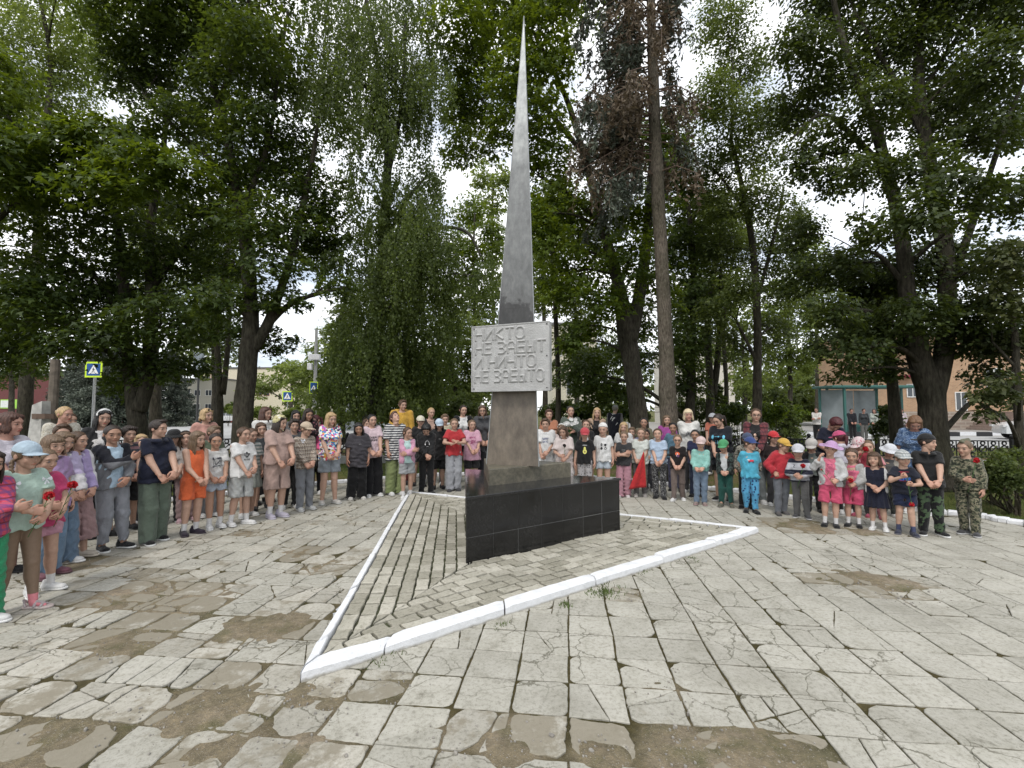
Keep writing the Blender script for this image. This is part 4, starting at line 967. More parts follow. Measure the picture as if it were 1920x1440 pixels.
LATIN = {'A': [(0, 0, .5, 1), (.5, 1, 1, 0), (.2, .4, .8, .4)], 'B': [(0, 0, 0, 1), (0, 1, .9, .9), (.9, .9, .9, .55), (0, .5, .9, .5), (.9, .5, .9, .1), (0, 0, .9, .05)], 'C': [(1, 1, 0, 1), (0, 1, 0, 0), (0, 0, 1, 0)], 'D': [(0, 0, 0, 1), (0, 1, .8, .9), (.8, .9, .9, .1), (.9, .1, 0, 0)], 'E': [(0, 0, 0, 1), (0, 1, .9, 1), (0, .5, .7, .5), (0, 0, .9, 0)],
         'L': [(0, 1, 0, 0), (0, 0, .9, 0)], 'N': [(0, 0, 0, 1), (0, 1, 1, 0), (1, 0, 1, 1)], 'O': [(0, 0, 0, 1), (0, 1, 1, 1), (1, 1, 1, 0), (1, 0, 0, 0)], 'P': [(0, 0, 0, 1), (0, 1, .9, 1), (.9, 1, .9, .5), (.9, .5, 0, .5)], 'R': [(0, 0, 0, 1), (0, 1, .9, 1), (.9, 1, .9, .5), (.9, .5, 0, .5), (.4, .5, 1, 0)], 'S': [(1, 1, 0, 1), (0, 1, 0, .5), (0, .5, 1, .5), (1, .5, 1, 0), (1, 0, 0, 0)], 'U': [(0, 1, 0, 0), (0, 0, 1, 0), (1, 0, 1, 1)], 'V': [(0, 1, .5, 0), (.5, 0, 1, 1)], 'Y': [(0, 1, .5, .5), (1, 1, .5, .5), (.5, .5, .5, 0)], 'Z': [(0, 1, 1, 1), (1, 1, 0, 0), (0, 0, 1, 0)], 'I': [(.5, 0, .5, 1)], 'M': [(0, 0, 0, 1), (0, 1, .5, .4), (.5, .4, 1, 1), (1, 1, 1, 0)]}
def seg_quad(x0, y0, x1, y1, w):
    d = Vector((x1 - x0, y1 - y0)); L = max(d.length, 1e-5); t = d / L; n = Vector((-t.y, t.x)) * w / 2; a = Vector((x0, y0)) - t * w * .4; b = Vector((x1, y1)) + t * w * .4
    return [tuple(a - n), tuple(b - n), tuple(b + n), tuple(a + n)]
def text_polys(s, x, y, h, w=None, gap=.3):
    w = w or h * .62; out = []; tot = len(s) * w * (1 + gap) - w * gap; x -= tot / 2
    for ch in s:
        for q in LATIN.get(ch, []): out.append(seg_quad(x + q[0] * w, y + q[1] * h, x + q[2] * w, y + q[3] * h, h * .17))
        x += w * (1 + gap)
    return out
def blob_poly(cx, cy, rx, ry, n=12, jit=0, rot=0):
    return [(cx + rx * math.cos(t + rot) * (1 + random.uniform(-jit, jit)), cy + ry * math.sin(t + rot) * (1 + random.uniform(-jit, jit))) for t in np.linspace(0, 6.283, n, endpoint=False)]
def leaf_poly(cx, cy, ang, L, w):
    c, s = math.cos(ang), math.sin(ang); pts = [(0, 0), (.3, .8), (.6, 1), (.85, .6), (1, 0), (.85, -.6), (.6, -1), (.3, -.8)]
    return [(cx + c * a * L - s * b * w, cy + s * a * L + c * b * w) for a, b in pts]
PRINTS = {
    'trefoil': lambda: [('k', [leaf_poly(0, .01, a, .055, .017) for a in (1.571, .62, 2.52)] + [blob_poly(0, .005, .02, .018)]), ('w', [seg_quad(-.05, .012 + .011 * i, .05, .012 + .011 * i, .0035) for i in (0, 1, 2)]), ('k', text_polys('ADIDAS', 0, -.045, .018))],
    'casual': lambda: [('k', text_polys('CASUAL', 0, .02, .026) + text_polys('BRAND', .005, -.025, .028))],
    'avocado': lambda: [('y', [blob_poly(0, -.03, .036, .045), blob_poly(0, .02, .02, .035)]), ('b', [blob_poly(0, -.035, .015, .015)]), ('w', text_polys('AVOCADO', 0, .075, .014))],
    'four': lambda: [('k', [blob_poly(x, y, .02, .024, 9, .35) for x in (-.03, .035) for y in (.03, -.03)]), ('w', [blob_poly(.035, -.03, .009, .012), blob_poly(-.028, .03, .007, .006)])],
    'lines2': lambda: [('g', text_polys('SUMMER', 0, .02, .014) + text_polys('LOVE', 0, -.01, .014))],
    'script': lambda: [('n', text_polys('SUNNY', 0, .04, .026) + text_polys('DAYS', 0, -.01, .028))],
    'sketch': lambda: [('d', [seg_quad(random.uniform(-.07, .07), random.uniform(-.08, .07), random.uniform(-.07, .07), random.uniform(-.08, .07), .004) for _ in range(16)] + [blob_poly(.03, .05, .03, .014, 9, .3), blob_poly(-.045, .05, .008, .02)])],
    'sun': lambda: [('o', [blob_poly(0, .02, .042, .035, 14)]), ('p', [blob_poly(.005, -.02, .035, .025, 10, .3)]), ('w', [blob_poly(0, .015, .01, .012), blob_poly(-.015, -.02, .008, .01)])],
    'bear': lambda: [('m', [seg_quad(.03 * math.cos(t), .025 + .026 * math.sin(t), .03 * math.cos(t + .5), .025 + .026 * math.sin(t + .5), .004) for t in np.arange(0, 6.28, .5)] + [blob_poly(-.024, .048, .008, .008), blob_poly(.024, .048, .008, .008), blob_poly(-.01, .03, .003, .003), blob_poly(.01, .03, .003, .003), blob_poly(0, .02, .005, .004)] + [seg_quad(-.05 + .014 * i, -.03, -.045 + .014 * i, -.005, .004) for i in range(8)] + [seg_quad(-.05, -.045, .05, -.045, .005), seg_quad(-.04, -.06, .04, -.06, .003)])],
    'super': lambda: [('b2', text_polys('SUPER', 0, -.05, .036)), ('r', text_polys('DAD', -.02, .05, .018) + [seg_quad(-.06, -.06, .06, -.06, .004), seg_quad(-.06, .075, .06, .075, .004), blob_poly(.01, .015, .02, .016)])],
    'blueprint': lambda: [('s', [blob_poly(-.085, .05, .02, .032), blob_poly(.085, .05, .02, .032), seg_quad(-.05, .055, .05, .055, .006), seg_quad(-.085, .02, -.085, -.05, .005), seg_quad(.085, .02, .085, -.05, .005), blob_poly(0, .055, .012, .012)] + [seg_quad(x, -.06, x, -.01, .005) for x in (-.05, -.02, .02, .05)])],
    'headphones': lambda: [('w', [seg_quad(.035 * math.cos(t), .02 + .04 * math.sin(t), .035 * math.cos(t + .4), .02 + .04 * math.sin(t + .4), .0045) for t in np.arange(-.2, 3.3, .4)] + [blob_poly(-.036, 0, .009, .016), blob_poly(.036, 0, .009, .016)] + [seg_quad(-.02, -.04, .02, -.04, .004)])],
    'photo': lambda: [('f', [blob_poly(0, .04, .02, .024), blob_poly(.01, -.015, .035, .03, 9, .2)]), ('w', [blob_poly(-.01, -.02, .014, .02, 8, .3)])],
    'animal': lambda: [('g', [blob_poly(0, .02, .035, .03, 10, .3), blob_poly(-.03, -.01, .02, .02, 8, .3), blob_poly(.03, -.02, .018, .02, 8, .3)]), ('d', [blob_poly(.005, .02, .012, .012)])],
    'pinktext': lambda: [('m', text_polys('BRAVE', 0, .04, .03) + [seg_quad(random.uniform(-.06, .06), random.uniform(-.09, .03), random.uniform(-.06, .06), random.uniform(-.09, .03), .004) for _ in range(14)])],
    'car': lambda: [('r', [blob_poly(.01, .0, .05, .02, 10, .2)]), ('d', [blob_poly(-.02, -.02, .014, .014), blob_poly(.04, -.02, .014, .014)]), ('w', [blob_poly(-.03, .015, .02, .01)])],
    'bird': lambda: [('w', [leaf_poly(-.05, .02, .5, .06, .012), leaf_poly(0, .045, -.4, .05, .01)])],
    'letters': lambda: [('k', text_polys('Z', -.065, -.005, .04) + text_polys('Y', -.05, -.145, .045))],
    'smalltext': lambda: [('g', text_polys('NOVA', 0, .02, .012))],
}
PCOL = {'k': (.012, .012, .014), 'w': (.6, .6, .6), 'y': (.62, .60, .16), 'b': (.20, .11, .03), 'g': (.25, .25, .25), 'n': (.03, .05, .16), 'd': (.06, .06, .07), 'o': (.6, .12, .05), 'p': (.12, .06, .14), 'm': (.28, .03, .12), 'b2': (.02, .12, .5), 'r': (.5, .03, .05), 's': (.12, .42, .58), 'f': (.6, .42, .33)}
def add_print(name, top, cx, cz, scale, person):
    me = top.data; bv = BVHTree.FromPolygons([v.co.copy() for v in me.vertices], [tuple(p.vertices) for p in me.polygons]); mb = MB(); mats = []; idx = {}
    for lay, (ck, polys) in enumerate(PRINTS[name]()):
        if ck not in idx: idx[ck] = len(mats); mats.append(plain('print_ink_' + ck, PCOL[ck], .7, var=.05, bmp=0))
        for pl in polys:
            pts = []
            for i in range(len(pl)):
                a, b = pl[i], pl[(i + 1) % len(pl)]; n = max(1, int(math.hypot(b[0] - a[0], b[1] - a[1]) * scale / .02)); pts += [(a[0] + (b[0] - a[0]) * t / n, a[1] + (b[1] - a[1]) * t / n) for t in range(n)]
            c = (sum(p[0] for p in pts) / len(pts), sum(p[1] for p in pts) / len(pts)); vs_ = []
            for p in [c] + pts:
                h = bv.ray_cast(Vector((cx + p[0] * scale, -1, cz + p[1] * scale)), Vector((0, 1, 0)))
                if h[0] is None: vs_ = None; break
                vs_.append(h[0] + Vector((0, -.0035 - .0012 * lay, 0)))
            if vs_: mb.add(vs_, [[0, 1 + i, 1 + (i + 1) % len(pts)] for i in range(len(pts))], idx[ck])
    if mb.v: return mb.build('print', mats, top)
def flipF(F): return F[:, ::-1]
def bend_fn(z0, ang):
    def g(V):
        if not ang: return V
        t = np.clip((V[:, 2] - z0 + .06) / .2, 0, 1) * ang; dz = V[:, 2] - z0; y = V[:, 1]; c, s = np.cos(t), np.sin(t); m = dz > -.06
        o = V.copy(); o[:, 1] = np.where(m, y * c - dz * s, y); o[:, 2] = np.where(m, z0 + y * s * .6 + dz * c, V[:, 2]); return o
    return g
def person(label, px, top, fy=None, D=None, rel=0, look=0, tilt=4, skin='f', hair='short', hc='brown', hat=None, hatc=WH, top_=('tee', WH), bot=('pants', NV), shoe=('sneaker', WH, WH), sock=None, pose='clasp', fat=1.0, lean=0, inner=None, pr=None, adult=None, group=None, fem=False, specs=False, step=.0, H=None, hatpat=None, roll=0):
    z0 = .024
    pos = G(px, fy, z0) if fy else Vector(((px - 960) / FPX * D, D, z0)); D = pos.y
    pos.x = (px - 960) / FPX * D * 1.0
    if H is None: H = P(px, top, D).z - z0
    H = H / (1.02 if hat in ('cap', 'beanie', 'bucket', 'sunhat', 'garrison') else 1.01)
    if lean: H = H * 1.09
    adult = (H > 1.52) if adult is None else adult
    hh = (.189 + .028 * np.clip((H - 1.1) / .55, 0, 1)) if not adult else .220
    rz = math.atan2(-pos.x, D) + R(rel); seed = (abs(hash_(label))) % 9973; rnd = random.Random(seed)
    res = float(np.clip(D * .0017, .0068, .0150)); hl = .024 if D < 5.5 else .032 if D < 8 else .042
    chin = H - hh; shz = chin - .33 * hh; sx = (.093 if adult else .086) * H * (.90 if fem and adult else 1) * (fat ** .5); hipz = .50 * H; W_ = fat
    e_ = bend_fn(hipz, R(lean))
    # ---- skeleton
    S = [Vector((-sx, .008 * H, shz)), Vector((sx, .008 * H, shz))]; E_ = []; Wr = []; ps = POSES[pose]; arms = []
    for i in range(2):
        (w_, pole, fd, pd, hs) = ps[i]; wob = Vector((rnd.gauss(0, .010), rnd.gauss(0, .005), rnd.gauss(0, .016))) * H
        tgt = Vector(w_) * H + wob; tgt.y -= max(0, fat - 1) * .26 * H; pole = (pole[0] * (1 + 4 * max(0, fat - 1)), pole[1], pole[2])
        el, wr = arm(S[i], tgt, .165 * H, .135 * H, Vector(pole)); E_.append(el); Wr.append(wr); arms.append((Vector(fd), Vector(pd), hs))
    fx = (.050 + rnd.random() * .02) * H; stp = rnd.gauss(0, .02) * H + step * H; toe = R(rnd.uniform(6, 20))
    A = [Vector((-fx, stp, .045 * H)), Vector((fx, -stp, .045 * H))]; Kn = [Vector((-.052 * H, stp * .4 - .012 * H, .275 * H)), Vector((.052 * H, -stp * .4 - .012 * H, .275 * H))]; Hp = [Vector((-.050 * H, 0, .495 * H)), Vector((.050 * H, 0, .495 * H))]
    # ---- body
    m_ = .05; bx = max(.16 * H * W_, max(abs(p.x) for p in E_ + Wr) + .04) + m_
    f = Fld((-bx, -.26 * H, -.005), (bx, .17 * H, chin + .25 * hh), res)
    f.ell((0, .0, .70 * H), (.086 * H * W_, .060 * H * W_, .10 * H), .03); f.ell((0, .012 * H, shz - .005), (.08 * H, .038 * H, .032 * H), .03)
    f.ell((0, -.003 * H, .61 * H), (.078 * H * W_, .058 * H * W_, .09 * H), .03); f.ell((0, .006 * H, .53 * H), (.088 * H * W_, .064 * H * W_, .06 * H), .03)
    f.cap((0, .016 * H, shz - .02), (0, .0, chin + .12 * hh), .25 * hh * (1 if not fem else .88), .22 * hh, .02)
    for i in range(2):
        f.cap(S[i], E_[i], .034 * H * fat ** .6, .026 * H * fat ** .4, .02); f.cap(E_[i], Wr[i], .0265 * H * fat ** .4, .0165 * H, .006)
        f.cap(Hp[i], Kn[i], .051 * H * fat ** .7, .035 * H * fat ** .5, .02); f.cap(Kn[i], A[i], .035 * H * fat ** .5, .0215 * H, .01); f.ell(Kn[i].lerp(A[i], .3) + Vector((0, .012 * H, 0)), (.032 * H, .036 * H, .07 * H), .02)
        d = Vector((math.sin(toe) * (-1 if i == 0 else 1), -math.cos(toe), 0)); f.cap(A[i] - Vector((0, 0, .018 * H)), A[i] + d * .062 * H - Vector((0, 0, .028 * H)), .0175 * H, .012 * H, .01)
    BV, BF = f.mesh(); BV = e_(BV); sk = np.array(SKINS[skin]) * rnd.uniform(.93, 1.07)
    bc = np.tile(sk, (len(BV), 1)); socks = sock if sock is not None else None
    if socks is not None: bc[(BV[:, 2] < (.115 if not adult else .1) * H)] = socks
    if bot[0] == 'leggings': bc[(BV[:, 2] < .52 * H) & (BV[:, 2] > .09 * H) & (np.abs(BV[:, 0]) < .13 * H)] = bot[1]
    HM = Matrix.Translation((0, -.004 * H, chin)) @ Matrix.Scale(hh, 4) @ Matrix.Translation((0, .06, .15)) @ Matrix.Rotation(R(look + rnd.gauss(0, 5)), 4, 'Z') @ Matrix.Rotation(R(tilt + rnd.gauss(0, 3)), 4, 'X') @ Matrix.Rotation(R(roll + rnd.gauss(0, 2.5)), 4, 'Y') @ Matrix.Translation((0, -.06, -.15)) @ Matrix.Diagonal((rnd.uniform(.95, 1.04) * (.97 if adult else 1.02), 1, 1, 1))
    hcol = HAIRC[hc]; hV, hF = head_mesh('adult' if adult and not fem else 'child', hl)
    hcl = head_color(hV, sk, sk * ((.90, .62, .60) if not adult or not fem else (.88, .45, .45)), np.array(hcol) * .6 + sk * .12, (.03, .025, .02) if rnd.random() < .7 else (.06, .09, .12))
    parts = [(BV, BF, bc), (e_(xf(hV, HM)), hF, hcl)]; palms = []
    hsz = H / 1.72 * (1.08 if not adult else 1.0)
    for i in range(2):
        fd, pd, hs = arms[i]; V, F = hand_mesh(hs); V = V * hsz
        if i == 0: V = V * np.array((-1, 1, 1)); F = flipF(F)
        fa = (Wr[i] - E_[i]).normalized(); fd2 = (fa * .55 + fd.normalized() * .6).normalized(); M = Matrix.Translation(Wr[i] - fa * .01) @ orth(fd2, pd, i == 0)
        if i == 0:  # keep the mirrored hand's palm direction
            pass
        hv = e_(xf(V, M)); parts.append((hv, F, np.tile(sk * (1.03, .92, .9), (len(hv), 1)))); pc = e_(np.array([M @ Vector((0, -.02 * hsz, -.085 * hsz))])); palms.append(Vector(pc[0]))
    off = 0; VV = []; FF = []; CC = []
    for V, F, c in parts: VV.append(V); FF.append(F + off); CC.append(c); off += len(V)
    body = mesh_obj('person', np.concatenate(VV), np.concatenate(FF), M_SKIN, smooth=True, vcol=np.concatenate(CC)); body.location = pos; body.rotation_euler = (R(rnd.gauss(0, .7)), R(rnd.gauss(0, 1.1)), rz)
    tag(body, label, 'person', group)
    WM = Matrix.Translation(pos) @ Matrix.Rotation(rz, 4, 'Z')
    HANDS[label] = [WM @ p for p in palms]; HANDS[label, 'h'] = H; HANDS[label, 'M'] = WM
    def part(name, F_, mat, fn=e_):
        V, F = F_.mesh(); return mesh_obj(name, fn(V), F, mat, body, smooth=True)
    # ---- top
    kind, col = top_[0], top_[1]; mat = fabric(*top_[1:]) if len(top_) > 1 and not hasattr(col, 'name') else col
    hem = {'tee': .485, 'crop': .545, 'tank': .52, 'long': .49, 'hoodie': .475, 'jacket': .485, 'longtee': .42, 'dress': .5, 'blazer': .46, 'polo': .475, 'vest': .48, 'tunic': .40}.get(kind, .485) * H + rnd.gauss(0, .008) * H
    def torso(f, g, hem_, loose=1.0, neck=1.0):
        r0 = .090 * W_ * H + g; f.cap((0, .004 * H, shz + .012 * H - r0), (0, -.004 * H, hem_ - .05), r0, (.101 * W_ * loose) * H + g, .02, sy=.72)
        f.cap(S[0] + Vector((.02 * H, .0, -.010 * H)), (0, .004 * H, shz + .004 * H), .030 * H + g * .7, .036 * H + g * .6, .03, sy=1.1); f.cap(S[1] + Vector((-.02 * H, .0, -.010 * H)), (0, .004 * H, shz + .004 * H), .030 * H + g * .7, .036 * H + g * .6, .03, sy=1.1)
        if fem and adult:
            for s in (-1, 1): f.ell((s * .045 * H, -.062 * H, .72 * H), (.045 * H, .045 * H, .045 * H), .03)
        if fat > 1.12: f.ell((0, -.02 * H, .60 * H), (.10 * H * W_, .072 * H * W_, .09 * H), .04)
    def sleeves(f, g, t, flare=1.0, only=None):
        for i in range(2):
            r0 = .033 * H * fat ** .4 + g
            if t <= 1:
                u = (E_[i] - S[i]).normalized(); e = S[i].lerp(E_[i], t); f.cap(S[i] + Vector(((.01 if i == 0 else -.01) * H, 0, 0)), S[i].lerp(E_[i], min(1.3, t + .2)), r0, r0 * flare, .022, cut=[(e, u)])
            else:
                f.cap(S[i], E_[i], r0, .030 * H + g * .9, .022); u = (Wr[i] - E_[i]).normalized(); e = E_[i].lerp(Wr[i], t - 1); f.cap(E_[i], Wr[i] + u * .03, .030 * H + g * .9, .0235 * H + g * .6, .008, cut=[(e, u)])
    nz = shz + .33 * hh * .5
    def fnew(extra=.0, lo=None): return Fld((-bx - extra, -.27 * H - extra, (lo if lo is not None else hem) - .03), (bx + extra, .19 * H + extra, chin + .06 * hh), res)
    def neckhole(f, r=1.0, v=0):
        f.ell((0, -.012 * H, nz + .036 * H), (.062 * H * r, .064 * H * r, .05 * H), .01, 's')
        if v: f.cap((0, -.12 * H, nz + .02 * H), (0, -.12 * H, nz - v * H), .045 * H, .004, .01, 's')
    inn_o = None
    if kind in ('jacket', 'blazer', 'vest'):
        fi = fnew(); torso(fi, .010, hem); fi.plane((0, 0, hem + .01), (0, 0, -1)); neckhole(fi, 1.0); fi.wrinkle(.003, .12, seed)
        inn_o = part('undershirt', fi, inner if inner is not None else fabric(WH)); fo = fnew(.03); torso(fo, .020, hem - .01 * H, 1.04)
        ow = .042 * H if kind != 'vest' else .012 * H
        fo.put(lambda X, Y, Z: np.maximum(np.abs(X) - ow - np.clip(hem + .1 - Z, 0, 1) * .25, Y + .0), (-.3, -.5, hem - .1), (.3, .0, chin + .1), .006, 's')
        sleeves(fo, .010 if kind != 'vest' else .016, 1.93)
        fo.plane((0, 0, hem), (0, 0, -1), .004); neckhole(fo, 1.12); fo.wrinkle(.0042, .13, seed + 1); to = part('jacket' if kind != 'vest' else 'varsity_jacket', fo, mat)
        if kind == 'jacket' and len(top_) > 5 and top_[5] == 'hood': pass
    else:
        lt = {'tee': .66, 'crop': .78, 'tank': 0, 'long': 1.93, 'hoodie': 1.95, 'longtee': .85, 'dress': .6, 'polo': .62, 'tunic': .6}.get(kind, .66)
        g = {'tee': .017, 'crop': .024, 'tank': .007, 'long': .012, 'hoodie': .026, 'longtee': .03, 'dress': .012, 'polo': .014, 'tunic': .02}.get(kind, .016)
        fo = fnew(.03); torso(fo, g, hem - (.0 if kind != 'tank' else 0), 1.05 if kind != 'tank' else .9)
        if lt: sleeves(fo, g * .8 + .003, lt, 1.12 if lt < 1 else 1)
        fo.plane((0, 0, hem), (0, 0, -1), .004); neckhole(fo, 1.0 if kind != 'tank' else 1.25)
        if kind == 'tank':
            for s in (-1, 1): fo.ell((s * (sx + .012 * H), 0, shz - .01 * H), (.034 * H, .09 * H, .085 * H), .01, 's')
        if kind == 'hoodie': fo.ell((0, .055 * H, nz + .012 * H), (.085 * H, .05 * H, .04 * H), .02); fo.ell((0, -.02 * H, nz + .06 * H), (.05 * H, .07 * H, .07 * H), .01, 's')
        fo.wrinkle(.0036 + .0020 * (g > .015), .12, seed + 2, lambda X, Y, Z: (np.clip(.45 + (.80 * H - Z) * 2.2, .4, 1.4) if kind != 'tank' else .35)); to = part('shirt' if kind not in ('dress', 'hoodie') else ('dress' if kind == 'dress' else 'hoodie'), fo, mat)
        if kind in ('polo', 'tunic'):
            cb = MB(); zc = nz + .004 * H
            for s in (-1, 1):
                ring = [(s * .058 * H * math.cos(t), .064 * H * math.sin(t) - .012 * H) for t in np.linspace(1.57, -1.45, 9)]
                vs_ = []; 
                for q, t in zip(ring, np.linspace(0, 1, 9)): vs_ += [(q[0], q[1], zc + .012 * H), (q[0] * 1.22, q[1] * 1.28, zc - .012 * H - .006 * t * H)]
                cb.add(vs_, [[2 * i, 2 * i + 1, 2 * i + 3, 2 * i + 2] for i in range(8)])
            co_ = cb.build('collar', mat if kind != 'polo' or len(top_) < 6 else fabric(WH), to, True); sm = co_.modifiers.new('thickness', 'SOLIDIFY'); sm.thickness = .004
    if pr:
        tgt_o = inn_o if (kind in ('jacket', 'blazer') and pr != 'letters') else to
        add_print(pr, tgt_o, 0, .695 * H, (H / 1.25) * .98 if not adult else 1.05, body)
    # ---- bottom
    bk = bot[0]; bm = fabric(*bot[1:]) if bk != 'leggings' else None
    if bk in ('pants', 'wide', 'jogger', 'shorts', 'bermuda', 'mini', 'culottes'):
        cut = {'pants': .035, 'wide': .022, 'jogger': .06, 'shorts': .345, 'bermuda': .285, 'mini': .395, 'culottes': .15}[bk] * H; w0 = {'pants': 1.0, 'wide': 1.12, 'jogger': 1.05, 'shorts': 1.12, 'bermuda': 1.18, 'mini': 1.08, 'culottes': 1.25}[bk]
        f = Fld((-.20 * H * W_, -.15 * H * W_, cut - .02), (.20 * H * W_, .15 * H * W_, .64 * H), res)
        f.ell((0, .004 * H, .555 * H), (.094 * H * W_, .070 * H * W_, .085 * H), .02); rk = {'pants': .047, 'wide': .064, 'jogger': .052, 'shorts': .066, 'bermuda': .068, 'mini': .062, 'culottes': .082}[bk] * H; ra = {'pants': .037, 'wide': .058, 'jogger': .030}.get(bk, .05) * H
        for i in range(2):
            f.cap(Hp[i] + Vector((0, .002, .02 * H)), Kn[i], (.060 * H) * fat ** .8 * (w0 ** .3), rk * fat ** .5, .018)
            if cut < .27 * H: f.cap(Kn[i], A[i] + Vector((0, .0, -.02 * H)), rk * fat ** .5, ra if bk != 'culottes' else .10 * H, .01)
        f.put(lambda X, Y, Z: np.maximum(np.abs(X + 0 * Y) - .004 * H * 1.0, Z - .42 * H), (-.1, -.4, 0), (.1, .4, .5 * H), .012, 's'); f.plane((0, 0, cut), (0, 0, -1), .003); f.plane((0, 0, .63 * H), (0, 0, 1)); lg = bk in ('pants', 'wide', 'jogger')
        f.wrinkle(.0042, .10, seed + 5, (lambda X, Y, Z: .55 + 1.5 * np.exp(-Z / (.09 * H)) + .4 * np.exp(-((Z - .27 * H) / .05) ** 2)) if lg else None)
        part('trousers' if lg else 'shorts' if bk != 'culottes' else 'culottes', f, bm, lambda V: V if not lean else V)
    if bk in ('skirt', 'longskirt', 'dressskirt'):
        cut = {'skirt': .33, 'longskirt': .10, 'dressskirt': .29}[bk] * H
        f = Fld((-.24 * H * W_, -.2 * H * W_, cut - .02), (.24 * H * W_, .2 * H * W_, .64 * H), res)
        f.cap((0, 0, .60 * H), (0, 0, cut - .1), .098 * H * W_, (.16 if bk != 'longskirt' else .15) * H * W_, 0, sy=.78); f.plane((0, 0, cut), (0, 0, -1), .004)
        X, Y, Z = np.meshgrid(*f.ax, indexing='ij', sparse=True); f.F = f.F + (.006 * np.sin(np.arctan2(X, Y) * 13 + seed) * np.clip((.6 * H - Z) / (.2 * H), 0, 1)).astype(np.float32); f.plane((0, 0, .61 * H), (0, 0, 1)); part('skirt', f, bm, lambda V: V)
    # ---- shoes
    sk_, sc1, sc2 = shoe; L_ = .162 * H + .008
    (U, SO) = shoe_mesh(sk_, .04 if D > 6 else .03)
    for i in range(2):
        M = Matrix.Translation((A[i].x, A[i].y + .0, .0)) @ Matrix.Rotation(toe * (-1 if i == 0 else 1), 4, 'Z') @ Matrix.Translation((0, .01, 0)) @ Matrix.Scale(L_, 4)
        sh = mesh_obj('shoe', xf(U[0], M), U[1], fabric(sc1, 'plain', rough=.6), body, smooth=True); mesh_obj('sole', xf(SO[0], M), SO[1], plain('rubber_sole', sc2, .7, var=.1, bmp=0), sh, smooth=True)
    # ---- hair, hat, glasses
    if hair:
        if hat in ('cap', 'backcap', 'bucket', 'sunhat', 'beanie') and hair in ('mid', 'bob', 'long', 'bobfringe'): hair += '_h'
        V, F = hair_mesh(hair, hl * (1.0 if hair in ('short', 'crew', 'tight', 'capshort', 'flat', 'messy') else 1.25)); mesh_obj('hair', e_(xf(V, HM)), F, m_hair(hcol), body, smooth=True)
    if hat:
        V, F = hat_mesh(hat, hl * 1.05); n_ = {'cap': 'cap', 'backcap': 'cap', 'bucket': 'bucket_hat', 'sunhat': 'sun_hat', 'beanie': 'knit_hat', 'headscarf': 'headscarf', 'headband': 'headband', 'garrison': 'side_cap', 'shades': 'sunglasses'}[hat]
        ho = mesh_obj(n_, e_(xf(V, HM)), F, fabric(hatc, *(hatpat or ())), body, smooth=True)
        HATS[label] = (ho, HM)
    if specs:
        gm = MB(); 
        glasses_mb(gm, HM); o = gm.build('glasses', plain('glasses_frame', (.02, .02, .02), .3, bmp=0), body)
    return body
HATS = {}
def hash_(s):
    h = 7
    for ch in s: h = (h * 131 + ord(ch)) % 1000003
    return h
# ================================================================== TREES AND SHRUBS
def m_leaf(name, ca, cb, cc, tr=(.16, .24, .03), tw=.35):
    key = ('leaf', name)
    if key in MATS: return MATS[key]
    m, N, L, b = newmat(name); g = N.new('ShaderNodeNewGeometry'); co = obj_co(N); n = noise_tex(N, L, .55, 3, .5, co)
    r = ramp(N, [(0, ca), (.5, cb), (1, cc)]); L.new(g.outputs['Random Per Island'], r.inputs[0])
    r2 = ramp(N, [(.35, (.75, .8, .75)), (.65, (1.25, 1.25, 1.1))]); L.new(n.outputs[0], r2.inputs[0]); c = mixc(N, L, 1, r.outputs[0], r2.outputs[0], 'MULTIPLY')
    L.new(c, b.inputs['Base Color']); b.inputs['Roughness'].default_value = .55; b.inputs['Specular IOR Level'].default_value = .3
    t = N.new('ShaderNodeBsdfTranslucent'); L.new(mixc(N, L, 1, r2.outputs[0], tr, 'MULTIPLY'), t.inputs[0]); mx = N.new('ShaderNodeMixShader'); mx.inputs[0].default_value = tw
    out = N['Material Output']; L.new(b.outputs[0], mx.inputs[1]); L.new(t.outputs[0], mx.inputs[2]); L.new(mx.outputs[0], out.inputs[0]); MATS[key] = m; return m
def m_bark(name, ca, cb, sc=1.0):
    key = ('bark', name)
    if key in MATS: return MATS[key]
    m, N, L, b = newmat(name); co = obj_co(N); mp = N.new('ShaderNodeMapping'); mp.inputs['Scale'].default_value = (9 * sc, 9 * sc, 2.2 * sc); L.new(co, mp.inputs[0])
    n = noise_tex(N, L, 2.2, 8, .7, mp.outputs[0]); n2 = noise_tex(N, L, 1.5, 4, .6, co); r = ramp(N, [(.35, ca), (.62, cb)]); L.new(n.outputs[0], r.inputs[0])
    r2 = ramp(N, [(.4, (.75, .8, .7)), (.65, (1.2, 1.2, 1.15))]); L.new(n2.outputs[0], r2.inputs[0]); L.new(mixc(N, L, 1, r.outputs[0], r2.outputs[0], 'MULTIPLY'), b.inputs['Base Color']); b.inputs['Roughness'].default_value = .95; b.inputs['Specular IOR Level'].default_value = .1
    bump(N, L, b, n.outputs[0], 1.0, .06); MATS[key] = m; return m
